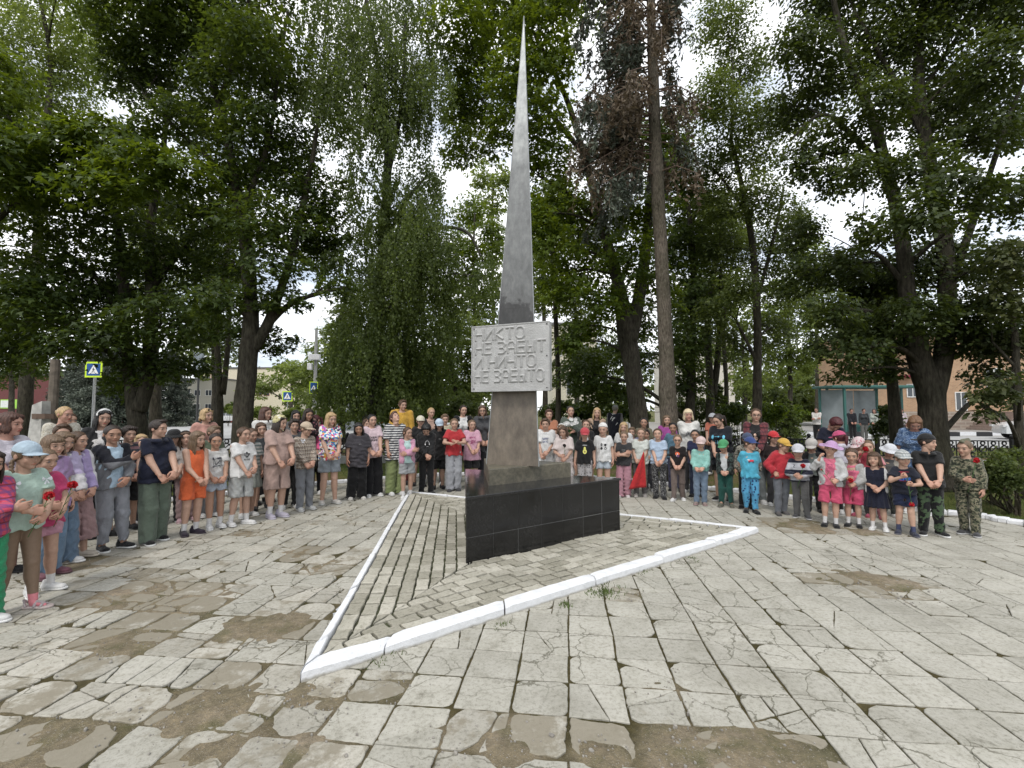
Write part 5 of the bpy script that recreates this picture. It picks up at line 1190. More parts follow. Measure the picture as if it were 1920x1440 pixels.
LM = {'maple': m_leaf('maple_leaf', (.023, .040, .010), (.036, .058, .013), (.058, .086, .018), (.15, .20, .02), .32), 'bright': m_leaf('bright_maple_leaf', (.034, .056, .009), (.054, .084, .011), (.082, .118, .014), (.20, .26, .015), .36),
      'birch': m_leaf('birch_leaf', (.038, .054, .016), (.062, .084, .025), (.10, .125, .038), (.22, .29, .05), .38), 'lime': m_leaf('lime_leaf', (.023, .036, .012), (.036, .052, .016), (.060, .078, .022), (.13, .17, .02), .28),
      'far': m_leaf('far_leaf', (.075, .10, .028), (.105, .14, .038), (.15, .18, .052), (.28, .34, .06), .42), 'spruce': m_leaf('blue_spruce_needle', (.06, .075, .062), (.09, .105, .09), (.13, .145, .125), (.08, .09, .07), .15),
      'dry': m_leaf('dry_needle', (.07, .052, .038), (.12, .088, .065), (.17, .13, .10), (.12, .09, .06), .2), 'shrub': m_leaf('shrub_leaf', (.040, .058, .018), (.066, .088, .026), (.105, .128, .042), (.20, .25, .04), .32), 'dull': m_leaf('dull_leaf', (.035, .045, .018), (.055, .065, .024), (.08, .085, .03), (.15, .19, .04), .25)}
SHAPES = {'maple': np.array([(0, 0), (.5, .18), (.20, .42), (0, 1), (-.20, .42), (-.5, .18)]), 'oval': np.array([(0, 0), (.36, .45), (0, 1), (-.36, .45)]), 'needle': np.array([(-.09, 0), (.09, 0), (.05, 1), (-.05, 1)]), 'strip': np.array([(0, 0), (.22, .4), (0, 1), (-.22, .4)])}
def leaf_geo(C, N_, D, size, shape):
    "leaf polygons at centres C, normals N_, pointing along D"
    U = np.cross(N_, D); U /= np.linalg.norm(U, axis=1, keepdims=True) + 1e-9; Dp = np.cross(U, N_); S = SHAPES[shape]; k = len(S)
    V = C[:, None, :] + size[:, None, None] * (S[None, :, 0:1] * U[:, None, :] + S[None, :, 1:2] * Dp[:, None, :]); V = V + N_[:, None, :] * (size[:, None, None] * -.25 * (S[None, :, 1:2] ** 2))
    return V.reshape(-1, 3), np.arange(len(C) * k).reshape(-1, k)
DM = 3.3; NLEAF = [0]
def foliage(blobs, size, shape, dens, seed, style='spray'):
    r = np.random.default_rng(seed); Cs, Ns, Ds = [], [], []
    for (c, rr) in blobs:
        c = np.array(c); rr = np.array(rr); area = math.pi * rr[0] * rr[2]; la = size * size * (.36 if shape != 'needle' else .15); n = int(dens * DM * area / la)
        if n < 4: continue
        per = 34 if style == 'spray' else 40 if style == 'weep' else 26; m = max(2, n // per)
        d = r.normal(size=(m, 3)); d /= np.linalg.norm(d, axis=1, keepdims=True); sc_ = c + d * rr * (.25 + .72 * r.random((m, 1)) ** .6)
        idx = np.repeat(np.arange(m), per); k = len(idx)
        if style == 'spray':
            rad = r.uniform(.28, .6, m) * min(1.0, rr.mean()) ; a = r.random(k) * 6.283; q = np.sqrt(r.random(k)) * rad[idx]
            nrm = np.stack([d[:, 0] * .45, d[:, 1] * .45, np.full(m, 1.0)], 1) + r.normal(size=(m, 3)) * .25; nrm /= np.linalg.norm(nrm, axis=1, keepdims=True)
            t1 = np.cross(nrm, np.array([0, 1.0, .01])); t1 /= np.linalg.norm(t1, axis=1, keepdims=True); t2 = np.cross(nrm, t1)
            P_ = sc_[idx] + t1[idx] * (q * np.cos(a))[:, None] + t2[idx] * (q * np.sin(a))[:, None] + nrm[idx] * (r.normal(size=k) * .05 - q * q * .25)[:, None]
            N_ = nrm[idx] + r.normal(size=(k, 3)) * .42; D_ = t1[idx] * np.cos(a)[:, None] + t2[idx] * np.sin(a)[:, None] + np.array([0, 0, -.45]) + r.normal(size=(k, 3)) * .3
        elif style == 'weep':
            L_ = r.uniform(.5, 1.5, m) * min(1.3, rr[2]); t = r.random(k); P_ = sc_[idx] + r.normal(size=(k, 3)) * np.array([.04, .04, .03]) ; P_[:, 2] -= t * L_[idx]; P_[:, :2] += (d[idx, :2] * (t[:, None] ** .5) * .25)
            N_ = r.normal(size=(k, 3)); N_[:, 2] *= .4; D_ = np.tile([0, 0, -1.0], (k, 1)) + r.normal(size=(k, 3)) * .5
        else:
            P_ = sc_[idx] + r.normal(size=(k, 3)) * .16 * np.clip(rr.mean(), .15, 1); N_ = d[idx] * .4 + np.array([0, 0, .6]) + r.normal(size=(k, 3)) * .6; D_ = r.normal(size=(k, 3)) + np.array([0, 0, -.2])
        Cs.append(P_); Ns.append(N_); Ds.append(D_)
    C = np.concatenate(Cs); N_ = np.concatenate(Ns); N_ /= np.linalg.norm(N_, axis=1, keepdims=True); D_ = np.concatenate(Ds)
    keep = C[:, 2] > .02; C, N_, D_ = C[keep], N_[keep], D_[keep]
    NLEAF[0] += len(C)
    return leaf_geo(C, N_, D_, size * r.uniform(.65, 1.25, len(C)), shape)
def trunk_mb(mb, pts, rad, n=12, seed=0, knob=.06):
    pts = smooth3(pts, rad, 5); b0 = len(mb.v); mb.tube([p for p, r_ in pts], [r_ for p, r_ in pts], n)
    cs = [p for p, r_ in pts for _ in range(n)]
    for i in range(len(cs)):
        v = Vector(mb.v[b0 + i]); c = cs[i]; d = v - c; h = mnoise.noise(Vector((v.x * 4, v.y * 4, v.z * 1.3 + seed))) + .5 * mnoise.noise(v * 9); mb.v[b0 + i] = tuple(c + d * (1 + h * knob * 3))
def smooth3(pts, rad, n):
    pts = [Vector(p) for p in pts]; out = []
    for i in range(len(pts) - 1):
        a, b, c, d = pts[max(i - 1, 0)], pts[i], pts[i + 1], pts[min(i + 2, len(pts) - 1)]
        for k in range(n):
            t = k / n; out.append((.5 * ((2 * b) + (c - a) * t + (2 * a - 5 * b + 4 * c - d) * t * t + (3 * b - a - 3 * c + d) * t ** 3), rad[i] * (1 - t) + rad[i + 1] * t))
    out.append((pts[-1], rad[-1])); return out
def tree(name, label, cat, D, limbs, blobs, leaf='maple', size=.12, shape='maple', dens=1.5, style='spray', bark=((.03, .026, .022), (.085, .075, .062)), seed=1, group=None, twigs=4, leaf2=None, barkname='bark'):
    rnd = random.Random(seed); W = []
    for limb in limbs:
        W.append(([P(x, y, D + (l_[0] if l_ else 0)) for x, y, w_, *l_ in limb], [w_ * .92 * D / FPX / 2 for x, y, w_, *l_ in limb]))
    base = W[0][0][0].copy(); 
    z_off = 0
    W[0][0][0].z = -.05; base.z = 0; W[0][1][0] *= 1.25
    root = empty(name, base); tag(root, label, cat, group)
    B = []
    for q in blobs:
        x, y, rx, ry = q[:4]; dd = q[4] if len(q) > 4 else rnd.uniform(-1.2, 1.2); c = P(x, y, D + dd); k = (D + dd) / FPX; B.append((tuple(c - base), (rx * k * 1.28, max((rx + ry) * .5 * k, .3) * 1.15, ry * k * 1.3)))
    mb = MB()
    for i, (pts, rad) in enumerate(W): trunk_mb(mb, [p - base for p in pts], rad, 14 if i == 0 else 9, seed + i)
    spine = [(p - base, r_) for pts, rad in W for p, r_ in smooth3(pts, rad, 4)]
    for (c, rr) in B:
        c = Vector(c); low = [s for s in spine if s[0].z < c.z + .1] or spine; s = min(low, key=lambda s: (s[0] - c).length + .35 * abs(s[0].z - (c.z - .8 * (s[0].xy - c.xy).length))); L_ = (c - s[0]).length
        if L_ < .25: continue
        r0 = min(s[1] * .55, .015 + .018 * L_); m_ = s[0].lerp(c, .5) + Vector((rnd.gauss(0, .08), rnd.gauss(0, .08), .10 * L_)); trunk_mb(mb, [s[0], m_, c], [r0, r0 * .65, r0 * .3], 5, seed, .02)
        for _ in range(twigs):
            e = c + Vector((rnd.uniform(-1, 1) * rr[0], rnd.uniform(-1, 1) * rr[1], rnd.uniform(-.8, .8) * rr[2])) * .85; a = m_.lerp(c, rnd.random()); mm_ = a.lerp(e, .5) + Vector((rnd.gauss(0, .05), rnd.gauss(0, .05), .06 * (e - a).length)); mb.tube([a, mm_, e], [r0 * .38, r0 * .24, .004], 4, cap=False)
    mb.build('trunk', m_bark(barkname, *bark), root, True)
    V, F = foliage(B, size, shape, dens, seed, style); mesh_obj('crown', V, F, LM[leaf], root)
    if leaf2:
        V, F = foliage(leaf2[1](B), size, shape, leaf2[2], seed + 50, style); mesh_obj('crown_sprays', V, F, LM[leaf2[0]], root)
    return root, B
GB = 'large trees around the memorial square'
tree('maple_tree', 'dark forked maple on the left with layered low crown', 'tree', 12.5,
     [[(258, 900, 38), (257, 800, 34), (250, 740, 30), (240, 680, 21), (232, 560, 20), (222, 430, 15), (185, 330, 10), (150, 270, 6)], [(262, 770, 30), (278, 700, 26), (284, 560, 22), (281, 430, 16), (300, 330, 11), (312, 230, 8), (320, 120, 5)], [(235, 600, 14), (180, 520, 10), (120, 470, 7)], [(284, 540, 14), (340, 470, 9), (390, 430, 5)], [(256, 730, 12), (180, 640, 9), (60, 600, 5)]],
     [(60, 520, 100, 45), (160, 480, 90, 45), (280, 460, 90, 45), (370, 500, 60, 45), (80, 610, 100, 42), (190, 625, 90, 40), (310, 600, 80, 42), (385, 600, 45, 45), (50, 400, 70, 35), (170, 395, 80, 35), (290, 385, 80, 40), (380, 400, 50, 40), (235, 722, 45, 22), (290, 690, 65, 28), (350, 690, 45, 20), (110, 655, 50, 20), (20, 670, 60, 28), (50, 560, 70, 40, -1.5), (10, 620, 60, 40), (150, 555, 90, 35), (260, 540, 80, 35)], 'maple', .125, 'maple', 1.12, seed=3, group=GB)
tree('maple_tree', 'maple with bright green spreading bough over the left of the square', 'tree', 10.8,
     [[(-130, 960, 40), (-120, 700, 36), (-80, 480, 28), (-20, 340, 20), (60, 270, 12), (140, 250, 7)], [(-80, 480, 18), (60, 360, 10), (200, 330, 6), (300, 310, 4)]],
     [(110, 260, 70, 32, -.5), (190, 250, 80, 34, -.3), (60, 300, 60, 30, 0), (150, 320, 80, 30, .2), (250, 300, 80, 32), (330, 320, 70, 30), (60, 350, 80, 34), (220, 350, 80, 28), (-40, 300, 80, 60), (-60, 150, 90, 80), (-100, 420, 70, 70)], 'bright', .14, 'maple', 1.45, seed=4, group=GB)
tree('maple_tree', 'pale thin-crowned tree at the far left upper edge', 'tree', 17,
     [[(40, 845, 22), (60, 600, 18), (80, 300, 14), (95, 120, 9), (70, -20, 5)]],
     [(60, 90, 80, 60), (20, 170, 60, 45), (110, 190, 70, 40), (90, 20, 90, 40), (170, 120, 50, 50), (30, 250, 50, 30), (130, -50, 100, 50)], 'far', .11, 'oval', .8, 'loose', seed=5, group=GB)
tree('maple_tree', 'tall leaning maple with long limbs left of centre', 'tree', 11,
     [[(452, 905, 44), (456, 790, 38), (466, 680, 34), (470, 580, 30), (462, 470, 25), (442, 350, 20), (420, 230, 16), (385, 100, 12), (350, -40, 8)], [(474, 655, 22), (505, 600, 20), (540, 500, 15), (562, 410, 14), (585, 300, 9), (600, 200, 5)], [(505, 605, 15), (545, 570, 11), (600, 549, 9), (655, 538, 5)], [(450, 400, 14), (500, 280, 10), (520, 150, 7), (540, 20, 5)], [(440, 340, 12), (340, 250, 8), (270, 180, 5)], [(410, 190, 10), (450, 80, 7), (470, -30, 5)]],
     [(400, 60, 80, 55), (310, 120, 80, 50), (240, 40, 90, 50), (330, 10, 90, 45), (470, 60, 75, 55), (520, 150, 60, 50), (430, 150, 70, 50), (250, 150, 60, 45), (480, 240, 75, 45), (390, 240, 70, 45), (310, 220, 60, 35), (540, 270, 55, 40), (500, 330, 70, 42), (420, 330, 50, 42), (570, 340, 55, 35), (610, 385, 45, 30), (480, 410, 70, 38), (555, 430, 60, 35), (420, 420, 45, 40), (520, 490, 60, 35), (590, 475, 50, 28), (620, 440, 40, 25), (420, 500, 45, 30), (540, 560, 40, 22), (625, 540, 35, 16), (440, 620, 38, 30), (520, 640, 38, 22), (480, 560, 45, 30), (400, 560, 40, 35), (300, -60, 150, 60), (480, -60, 120, 60)], 'maple', .11, 'maple', 1.1, seed=6, group=GB)
tree('birch_tree', 'tall weeping birch with hanging strands left of the obelisk', 'tree', 12.2,
     [[(686, 900, 32), (692, 790, 28), (704, 660, 26), (714, 520, 23), (723, 400, 19), (727, 270, 15), (715, 150, 11), (690, 20, 8), (680, -60, 5)], [(724, 340, 12), (745, 250, 9), (756, 150, 7), (760, 40, 5)], [(716, 470, 10), (760, 380, 8), (800, 330, 5)], [(760, 440, 8), (800, 431, 8), (850, 427, 7), (882, 442, 6), (905, 490, 4)], [(710, 560, 9), (760, 500, 7), (790, 480, 5)], [(720, 160, 8), (650, 60, 5)]],
     [(630, 60, 50, 60), (700, 60, 50, 60), (780, 60, 45, 60), (660, 150, 50, 50), (740, 150, 50, 55), (810, 150, 35, 45), (690, 230, 45, 40), (760, 215, 50, 35), (610, 170, 35, 50), (775, 330, 45, 50), (800, 420, 45, 60), (770, 480, 50, 60), (800, 560, 55, 60), (750, 590, 45, 60), (690, 520, 30, 50), (670, 610, 35, 50), (725, 680, 40, 50), (790, 660, 55, 55), (660, 690, 40, 40), (770, 420, 40, 60), (740, 520, 45, 60), (690, 640, 45, 60), (760, 700, 50, 50), (700, 420, 35, 50), (680, 330, 35, 40), (905, 520, 26, 45), (830, 500, 25, 40), (700, -50, 120, 50), (640, 490, 30, 25), (745, 410, 30, 40), (640, 740, 40, 25), (735, 745, 45, 25)], 'birch', .07, 'oval', 1.15, 'weep', bark=((.025, .023, .02), (.10, .095, .085)), seed=7, group=GB, barkname='birch_bark')
tree('maple_tree', 'dark maple with thick rugged trunk right of the obelisk', 'tree', 13,
     [[(1208, 895, 40), (1200, 800, 37), (1188, 710, 37), (1174, 620, 35), (1160, 540, 26), (1132, 430, 20), (1100, 310, 16), (1060, 180, 11), (1000, 60, 7)], [(1180, 640, 34), (1198, 560, 26), (1212, 460, 20), (1216, 380, 15), (1225, 260, 10)], [(1130, 420, 14), (1060, 360, 9), (1010, 330, 5)], [(1095, 290, 12), (1000, 180, 8), (900, 120, 5)]],
     [(870, 40, 55, 42), (940, 50, 50, 40), (1010, 50, 60, 45), (880, 120, 50, 40), (950, 140, 50, 42), (1020, 130, 55, 45), (900, 200, 55, 38), (1000, 220, 60, 42), (880, 280, 45, 32), (1030, 300, 55, 38), (1060, 380, 55, 38), (1130, 400, 55, 40), (1040, 460, 50, 35), (1110, 480, 60, 38), (1180, 480, 55, 40), (1070, 550, 50, 28), (1150, 560, 55, 30), (1100, 610, 35, 22), (1210, 390, 40, 40), (1040, 520, 40, 25), (960, -50, 120, 50), (1100, -40, 100, 50), (1080, 640, 30, 22), (1200, 600, 40, 30), (1010, 400, 30, 30), (1240, 540, 35, 35), (940, 250, 35, 25), (860, 200, 30, 30)], 'bright', .125, 'maple', 1.15, seed=8, group=GB)
tree('maple_tree', 'leafy maple between the thick trunk and the dead-crowned spruce', 'tree', 16,
     [[(1290, 860, 20), (1296, 700, 16), (1300, 500, 12), (1290, 380, 8)]],
     [(1280, 470, 50, 45), (1310, 560, 50, 45), (1280, 640, 40, 45), (1300, 400, 45, 45), (1270, 330, 40, 40), (1290, 720, 30, 30), (1180, 660, 40, 40), (1100, 700, 45, 40), (1140, 740, 50, 30), (1240, 260, 60, 50)], 'maple', .13, 'maple', 1.5, seed=9, group=GB)
tree('deciduous_tree', 'slender tree with dark crooked stem right of the spruce', 'tree', 14.5,
     [[(1421, 870, 18), (1420, 740, 17), (1420, 600, 15), (1412, 470, 13), (1395, 370, 11), (1370, 260, 7)], [(1420, 560, 9), (1452, 440, 6), (1470, 350, 4)], [(1405, 410, 7), (1350, 330, 5), (1310, 300, 3)], [(1420, 680, 7), (1380, 600, 5)]],
     [(1330, 300, 45, 38), (1400, 290, 45, 38), (1350, 380, 45, 38), (1430, 370, 50, 40), (1480, 420, 40, 40), (1350, 470, 40, 38), (1440, 480, 45, 38), (1390, 540, 35, 30), (1470, 540, 35, 35), (1380, 210, 55, 40), (1450, 220, 40, 30), (1370, 640, 30, 30), (1450, 620, 35, 30), (1330, 180, 40, 40), (1390, 120, 45, 40), (1360, 40, 50, 45), (1340, 590, 30, 30)], 'shrub', .09, 'oval', 1.0, 'spray', seed=10, group=GB)
for i, (x, w_, d_, lab) in enumerate(((1330, 17, 17, 'thin twin-stemmed tree behind the platinum-haired woman'), (1360, 10, 19, 'very slim straight tree behind the young woman looking down'), (1045, 12, 16, 'crooked slim tree just right of the inscription plaque'), (410, 14, 17, 'pale straight thin tree left of the tall leaning maple'), (290, 22, 19, 'mossy trunk beside the forked maple on the left'))):
    tree('deciduous_tree', lab, 'tree', d_, [[(x, 850, w_), (x + 2, 730, w_ * .9), (x - 3, 600, w_ * .8), (x + (20 if i != 2 else -12), 450, w_ * .5)]] + ([[(x + 8, 740, w_ * .8), (x + 18, 640, w_ * .7), (x + 22, 500, w_ * .4)]] if i in (0, 3) else []), [(x + dx, y, 36, 34) for dx, y in ((-20, 470), (30, 440), (20, 540), (-30, 560), (0, 400))][: 5 if i != 3 else 3], 'far' if i % 2 == 0 else 'shrub', .10, 'oval', .9, 'spray', seed=20 + i, group='slender trees in the park')
tree('lime_tree', 'massive dark lime tree with forked trunk on the right', 'tree', 9.6,
     [[(1756, 920, 56), (1752, 830, 50), (1744, 740, 48), (1722, 665, 40), (1702, 560, 32), (1690, 440, 26), (1666, 330, 22), (1632, 210, 18), (1590, 110, 13), (1558, -20, 9)], [(1748, 740, 42), (1766, 680, 34), (1776, 570, 32), (1768, 440, 30), (1738, 280, 26), (1722, 140, 21), (1735, 0, 16), (1750, -80, 10)], [(1668, 330, 14), (1600, 255, 11), (1540, 215, 8), (1480, 265, 5)], [(1774, 560, 18), (1830, 400, 13), (1885, 240, 9), (1930, 120, 6)], [(1700, 540, 13), (1650, 480, 9), (1610, 470, 5)], [(1770, 600, 14), (1850, 560, 9), (1920, 500, 6)], [(1735, 260, 14), (1660, 120, 9), (1600, 20, 5)], [(1724, 180, 10), (1800, 60, 7)]],
     [(1500, 90, 55, 42), (1570, 150, 60, 40), (1490, 200, 50, 35), (1560, 260, 55, 32), (1500, 300, 40, 30), (1640, 80, 60, 45), (1650, 190, 55, 40), (1730, 90, 60, 50), (1740, 210, 60, 42), (1800, 170, 60, 45), (1870, 110, 60, 50), (1840, 250, 60, 42), (1620, 320, 50, 32), (1560, 340, 40, 25), (1900, 220, 50, 50), (1720, 320, 60, 36, -1), (1800, 350, 70, 30, -2), (1730, 400, 70, 32, -2), (1870, 380, 70, 35, -1.5), (1640, 430, 45, 28), (1560, 500, 50, 32), (1640, 520, 60, 38), (1720, 500, 60, 40), (1800, 490, 60, 40), (1880, 500, 60, 40), (1560, 580, 45, 30), (1640, 600, 60, 36), (1720, 590, 55, 36), (1800, 590, 60, 38), (1870, 600, 60, 36), (1610, 660, 45, 24), (1850, 650, 45, 22), (1800, 640, 45, 22), (1690, 650, 40, 24), (1600, 700, 45, 16), (1660, 690, 30, 20), (1560, 640, 45, 28), (1600, 0, 90, 45), (1760, -20, 90, 45), (1900, 0, 90, 50), (1880, 730, 45, 26), (1500, 440, 35, 30), (1500, 520, 30, 30), (1560, -50, 80, 50), (1850, -60, 100, 50)], 'lime', .085, 'oval', 1.25, 'spray', seed=11, group=GB, bark=((.03, .027, .024), (.10, .093, .082)))
tree('lime_tree', 'thin dark trunk in front of the bus shelter', 'tree', 10.8, [[(1684, 870, 24), (1678, 770, 22), (1668, 680, 20), (1655, 590, 15), (1640, 500, 9)]], [(1600, 620, 40, 26), (1660, 560, 40, 30), (1590, 560, 40, 30), (1640, 640, 38, 20), (1590, 500, 40, 30)], 'lime', .09, 'oval', 1.4, seed=12, group=GB)
tree('deciduous_tree', 'slim tree cut off by the right edge with drooping dull leaves', 'tree', 8.6, [[(1914, 890, 17), (1908, 740, 14), (1900, 600, 11), (1885, 480, 7)], [(1905, 690, 7), (1860, 640, 4)]], [(1890, 560, 40, 40), (1860, 640, 40, 30), (1910, 650, 35, 35), (1850, 700, 35, 22), (1900, 480, 40, 40), (1840, 760, 22, 22), (1890, 730, 30, 24)], 'dull', .09, 'oval', 1.2, seed=13, group=GB)
# --- spruce with dead hanging brown branches
def spruce():
    D = 10.6; rnd = random.Random(31); tp = [(1260, 925, 38), (1254, 790, 32), (1248, 640, 27), (1240, 480, 24), (1231, 320, 25), (1225, 160, 21), (1220, 0, 16), (1216, -120, 10)]
    pts = [P(x, y, D) for x, y, w_ in tp]; pts[0].z = -.05; rad = [w_ * D / FPX / 2 for x, y, w_ in tp]; base = Vector((pts[0].x, pts[0].y, 0)); root = empty('spruce_tree', base)
    tag(root, 'tall spruce with bare trunk and drooping half-dead brown crown', 'tree', GB); mb = MB(); trunk_mb(mb, [p - base for p in pts], rad, 14, 3, .05)
    for _ in range(60):
        t = rnd.uniform(.05, .8); i = int(t * 6); p = pts[i].lerp(pts[i + 1], t * 6 - i) - base; a = rnd.random() * 6.28; L_ = rnd.uniform(.12, .4); mb.tube([p, p + Vector((math.cos(a), math.sin(a), -.1)) * L_], [.014, .004], 4)
    mb.build('trunk', m_bark('spruce_bark', (.06, .05, .042), (.19, .16, .135), 2.2), root, True)
    C, N_, Dn, sz, dry = [], [], [], [], []; br = MB(); r = np.random.default_rng(8)
    for k in range(105):
        t = rnd.uniform(0, 1) ** .9; py = 330 - 470 * t; trx = 1231 - 10 * t; sp = P(trx, py, D) - base; side = rnd.choice([-1, -1, -1, 1]) if py > 60 else rnd.choice([-1, -1, 1]); a = math.pi / 2 * (1 - side) + rnd.gauss(0, .6)
        L_ = (rnd.uniform(1.0, 2.2) if side < 0 else rnd.uniform(.4, 1.1)) * (1 - .25 * t); d = Vector((math.cos(a), math.sin(a), 0)); q = [sp, sp + d * L_ * .5 + Vector((0, 0, -.02 * L_)), sp + d * L_ + Vector((0, 0, -.38 * L_))]
        br.tube(q, [.022, .014, .006], 5, cap=False); dead = rnd.random() < .55; 
        for s in range(int(9 * L_)):
            u = rnd.uniform(.25, 1); o = (q[0] * (1 - u) ** 2 + q[1] * 2 * u * (1 - u) + q[2] * u * u) if u < 1 else q[2]; h = rnd.uniform(.35, .95); e = o + Vector((rnd.gauss(0, .10), rnd.gauss(0, .10), -h)) + d * .15; br.tube([o, o.lerp(e, .5) + Vector((rnd.gauss(0, .05), rnd.gauss(0, .05), 0)), e], [.006, .004, .002], 3, cap=False)
            n = 34 if not dead else 22; tt = r.random(n)[:, None]; c = np.array(o)[None] * (1 - tt) + np.array(e)[None] * tt + r.normal(size=(n, 3)) * .02; C.append(c); N_.append(r.normal(size=(n, 3))); dd = r.normal(size=(n, 3)) * .8; dd[:, 2] -= .8; Dn.append(dd); sz.append(r.uniform(.07, .15, n)); dry.append(np.full(n, dead))
    br.build('branches', plain('dry_branch', (.11, .075, .055), .9), root)
    C, N_, Dn, sz, dry = map(np.concatenate, (C, N_, Dn, sz, dry)); N_ /= np.linalg.norm(N_, axis=1, keepdims=True)
    for nm, m_, k in (('dead_needles', 'dry', dry), ('blue_needles', 'spruce', ~dry)): V, F = leaf_geo(C[k], N_[k], Dn[k], sz[k], 'strip'); mesh_obj(nm, V, F, LM[m_], root)
spruce()
def conifer(label, px, top, D, wpx, seed, n=90, leaf='spruce', group=None):
    rnd = random.Random(seed); base = Vector(((px - 960) / FPX * D, D, 0)); H = P(px, top, D).z; Rr = wpx / 2 * D / FPX; root = empty('spruce_tree', base); tag(root, label, 'tree', group); mb = MB(); trunk_mb(mb, [Vector((0, 0, 0)), Vector((0, 0, H * .5)), Vector((0, 0, H))], [H * .022, H * .014, .01], 8, seed)
    r = np.random.default_rng(seed); C, N_, Dn = [], [], []
    for k in range(n):
        z = H * (.04 + .95 * (k / n)); L_ = Rr * (1 - (z / H)) ** .8 * rnd.uniform(.75, 1.1) + .05; a = k * 2.4 + rnd.gauss(0, .2); d = Vector((math.cos(a), math.sin(a), -.18)); mb.tube([Vector((0, 0, z)), Vector((0, 0, z)) + d * L_], [.03, .008], 4, cap=False)
        m = int(60 + 110 * L_); t = r.random(m)[:, None] ** .7; sd_ = np.array((-math.sin(a), math.cos(a), 0)); c = np.array((0, 0, z)) + np.array(d) * L_ * t + sd_ * (r.normal(size=(m, 1)) * .16 * L_ * (1.1 - t)) + r.normal(size=(m, 3)) * .04 * L_; c[:, 2] -= np.abs(r.normal(size=m)) * .07 * L_; C.append(c); nn = r.normal(size=(m, 3)); nn[:, 2] += 1; N_.append(nn); Dn.append(np.tile(np.array(d), (m, 1)) + r.normal(size=(m, 3)) * .5)
    mb.build('trunk', m_bark('bark', (.03, .026, .022), (.085, .075, .062)), root); C, N_, Dn = map(np.concatenate, (C, N_, Dn)); N_ /= np.linalg.norm(N_, axis=1, keepdims=True); V, F = leaf_geo(C, N_, Dn, np.full(len(C), .016 * H + .08), 'strip'); mesh_obj('crown', V, F, LM[leaf], root)
conifer('broad blue spruce in front of the dark red building', 205, 600, 44, 200, 41, 150)
conifer('blue spruce behind the mossy trunk on the left', 318, 640, 48, 130, 42, 110)
conifer('second blue spruce overlapping the broad one on its left', 140, 640, 50, 110, 43, 90)
conifer('small bushy spruce beside the path right of centre', 1345, 715, 19, 90, 44, 60, 'shrub')
conifer('low spruce between the park path and the slender trees', 1470, 738, 21, 90, 45, 60, 'shrub')
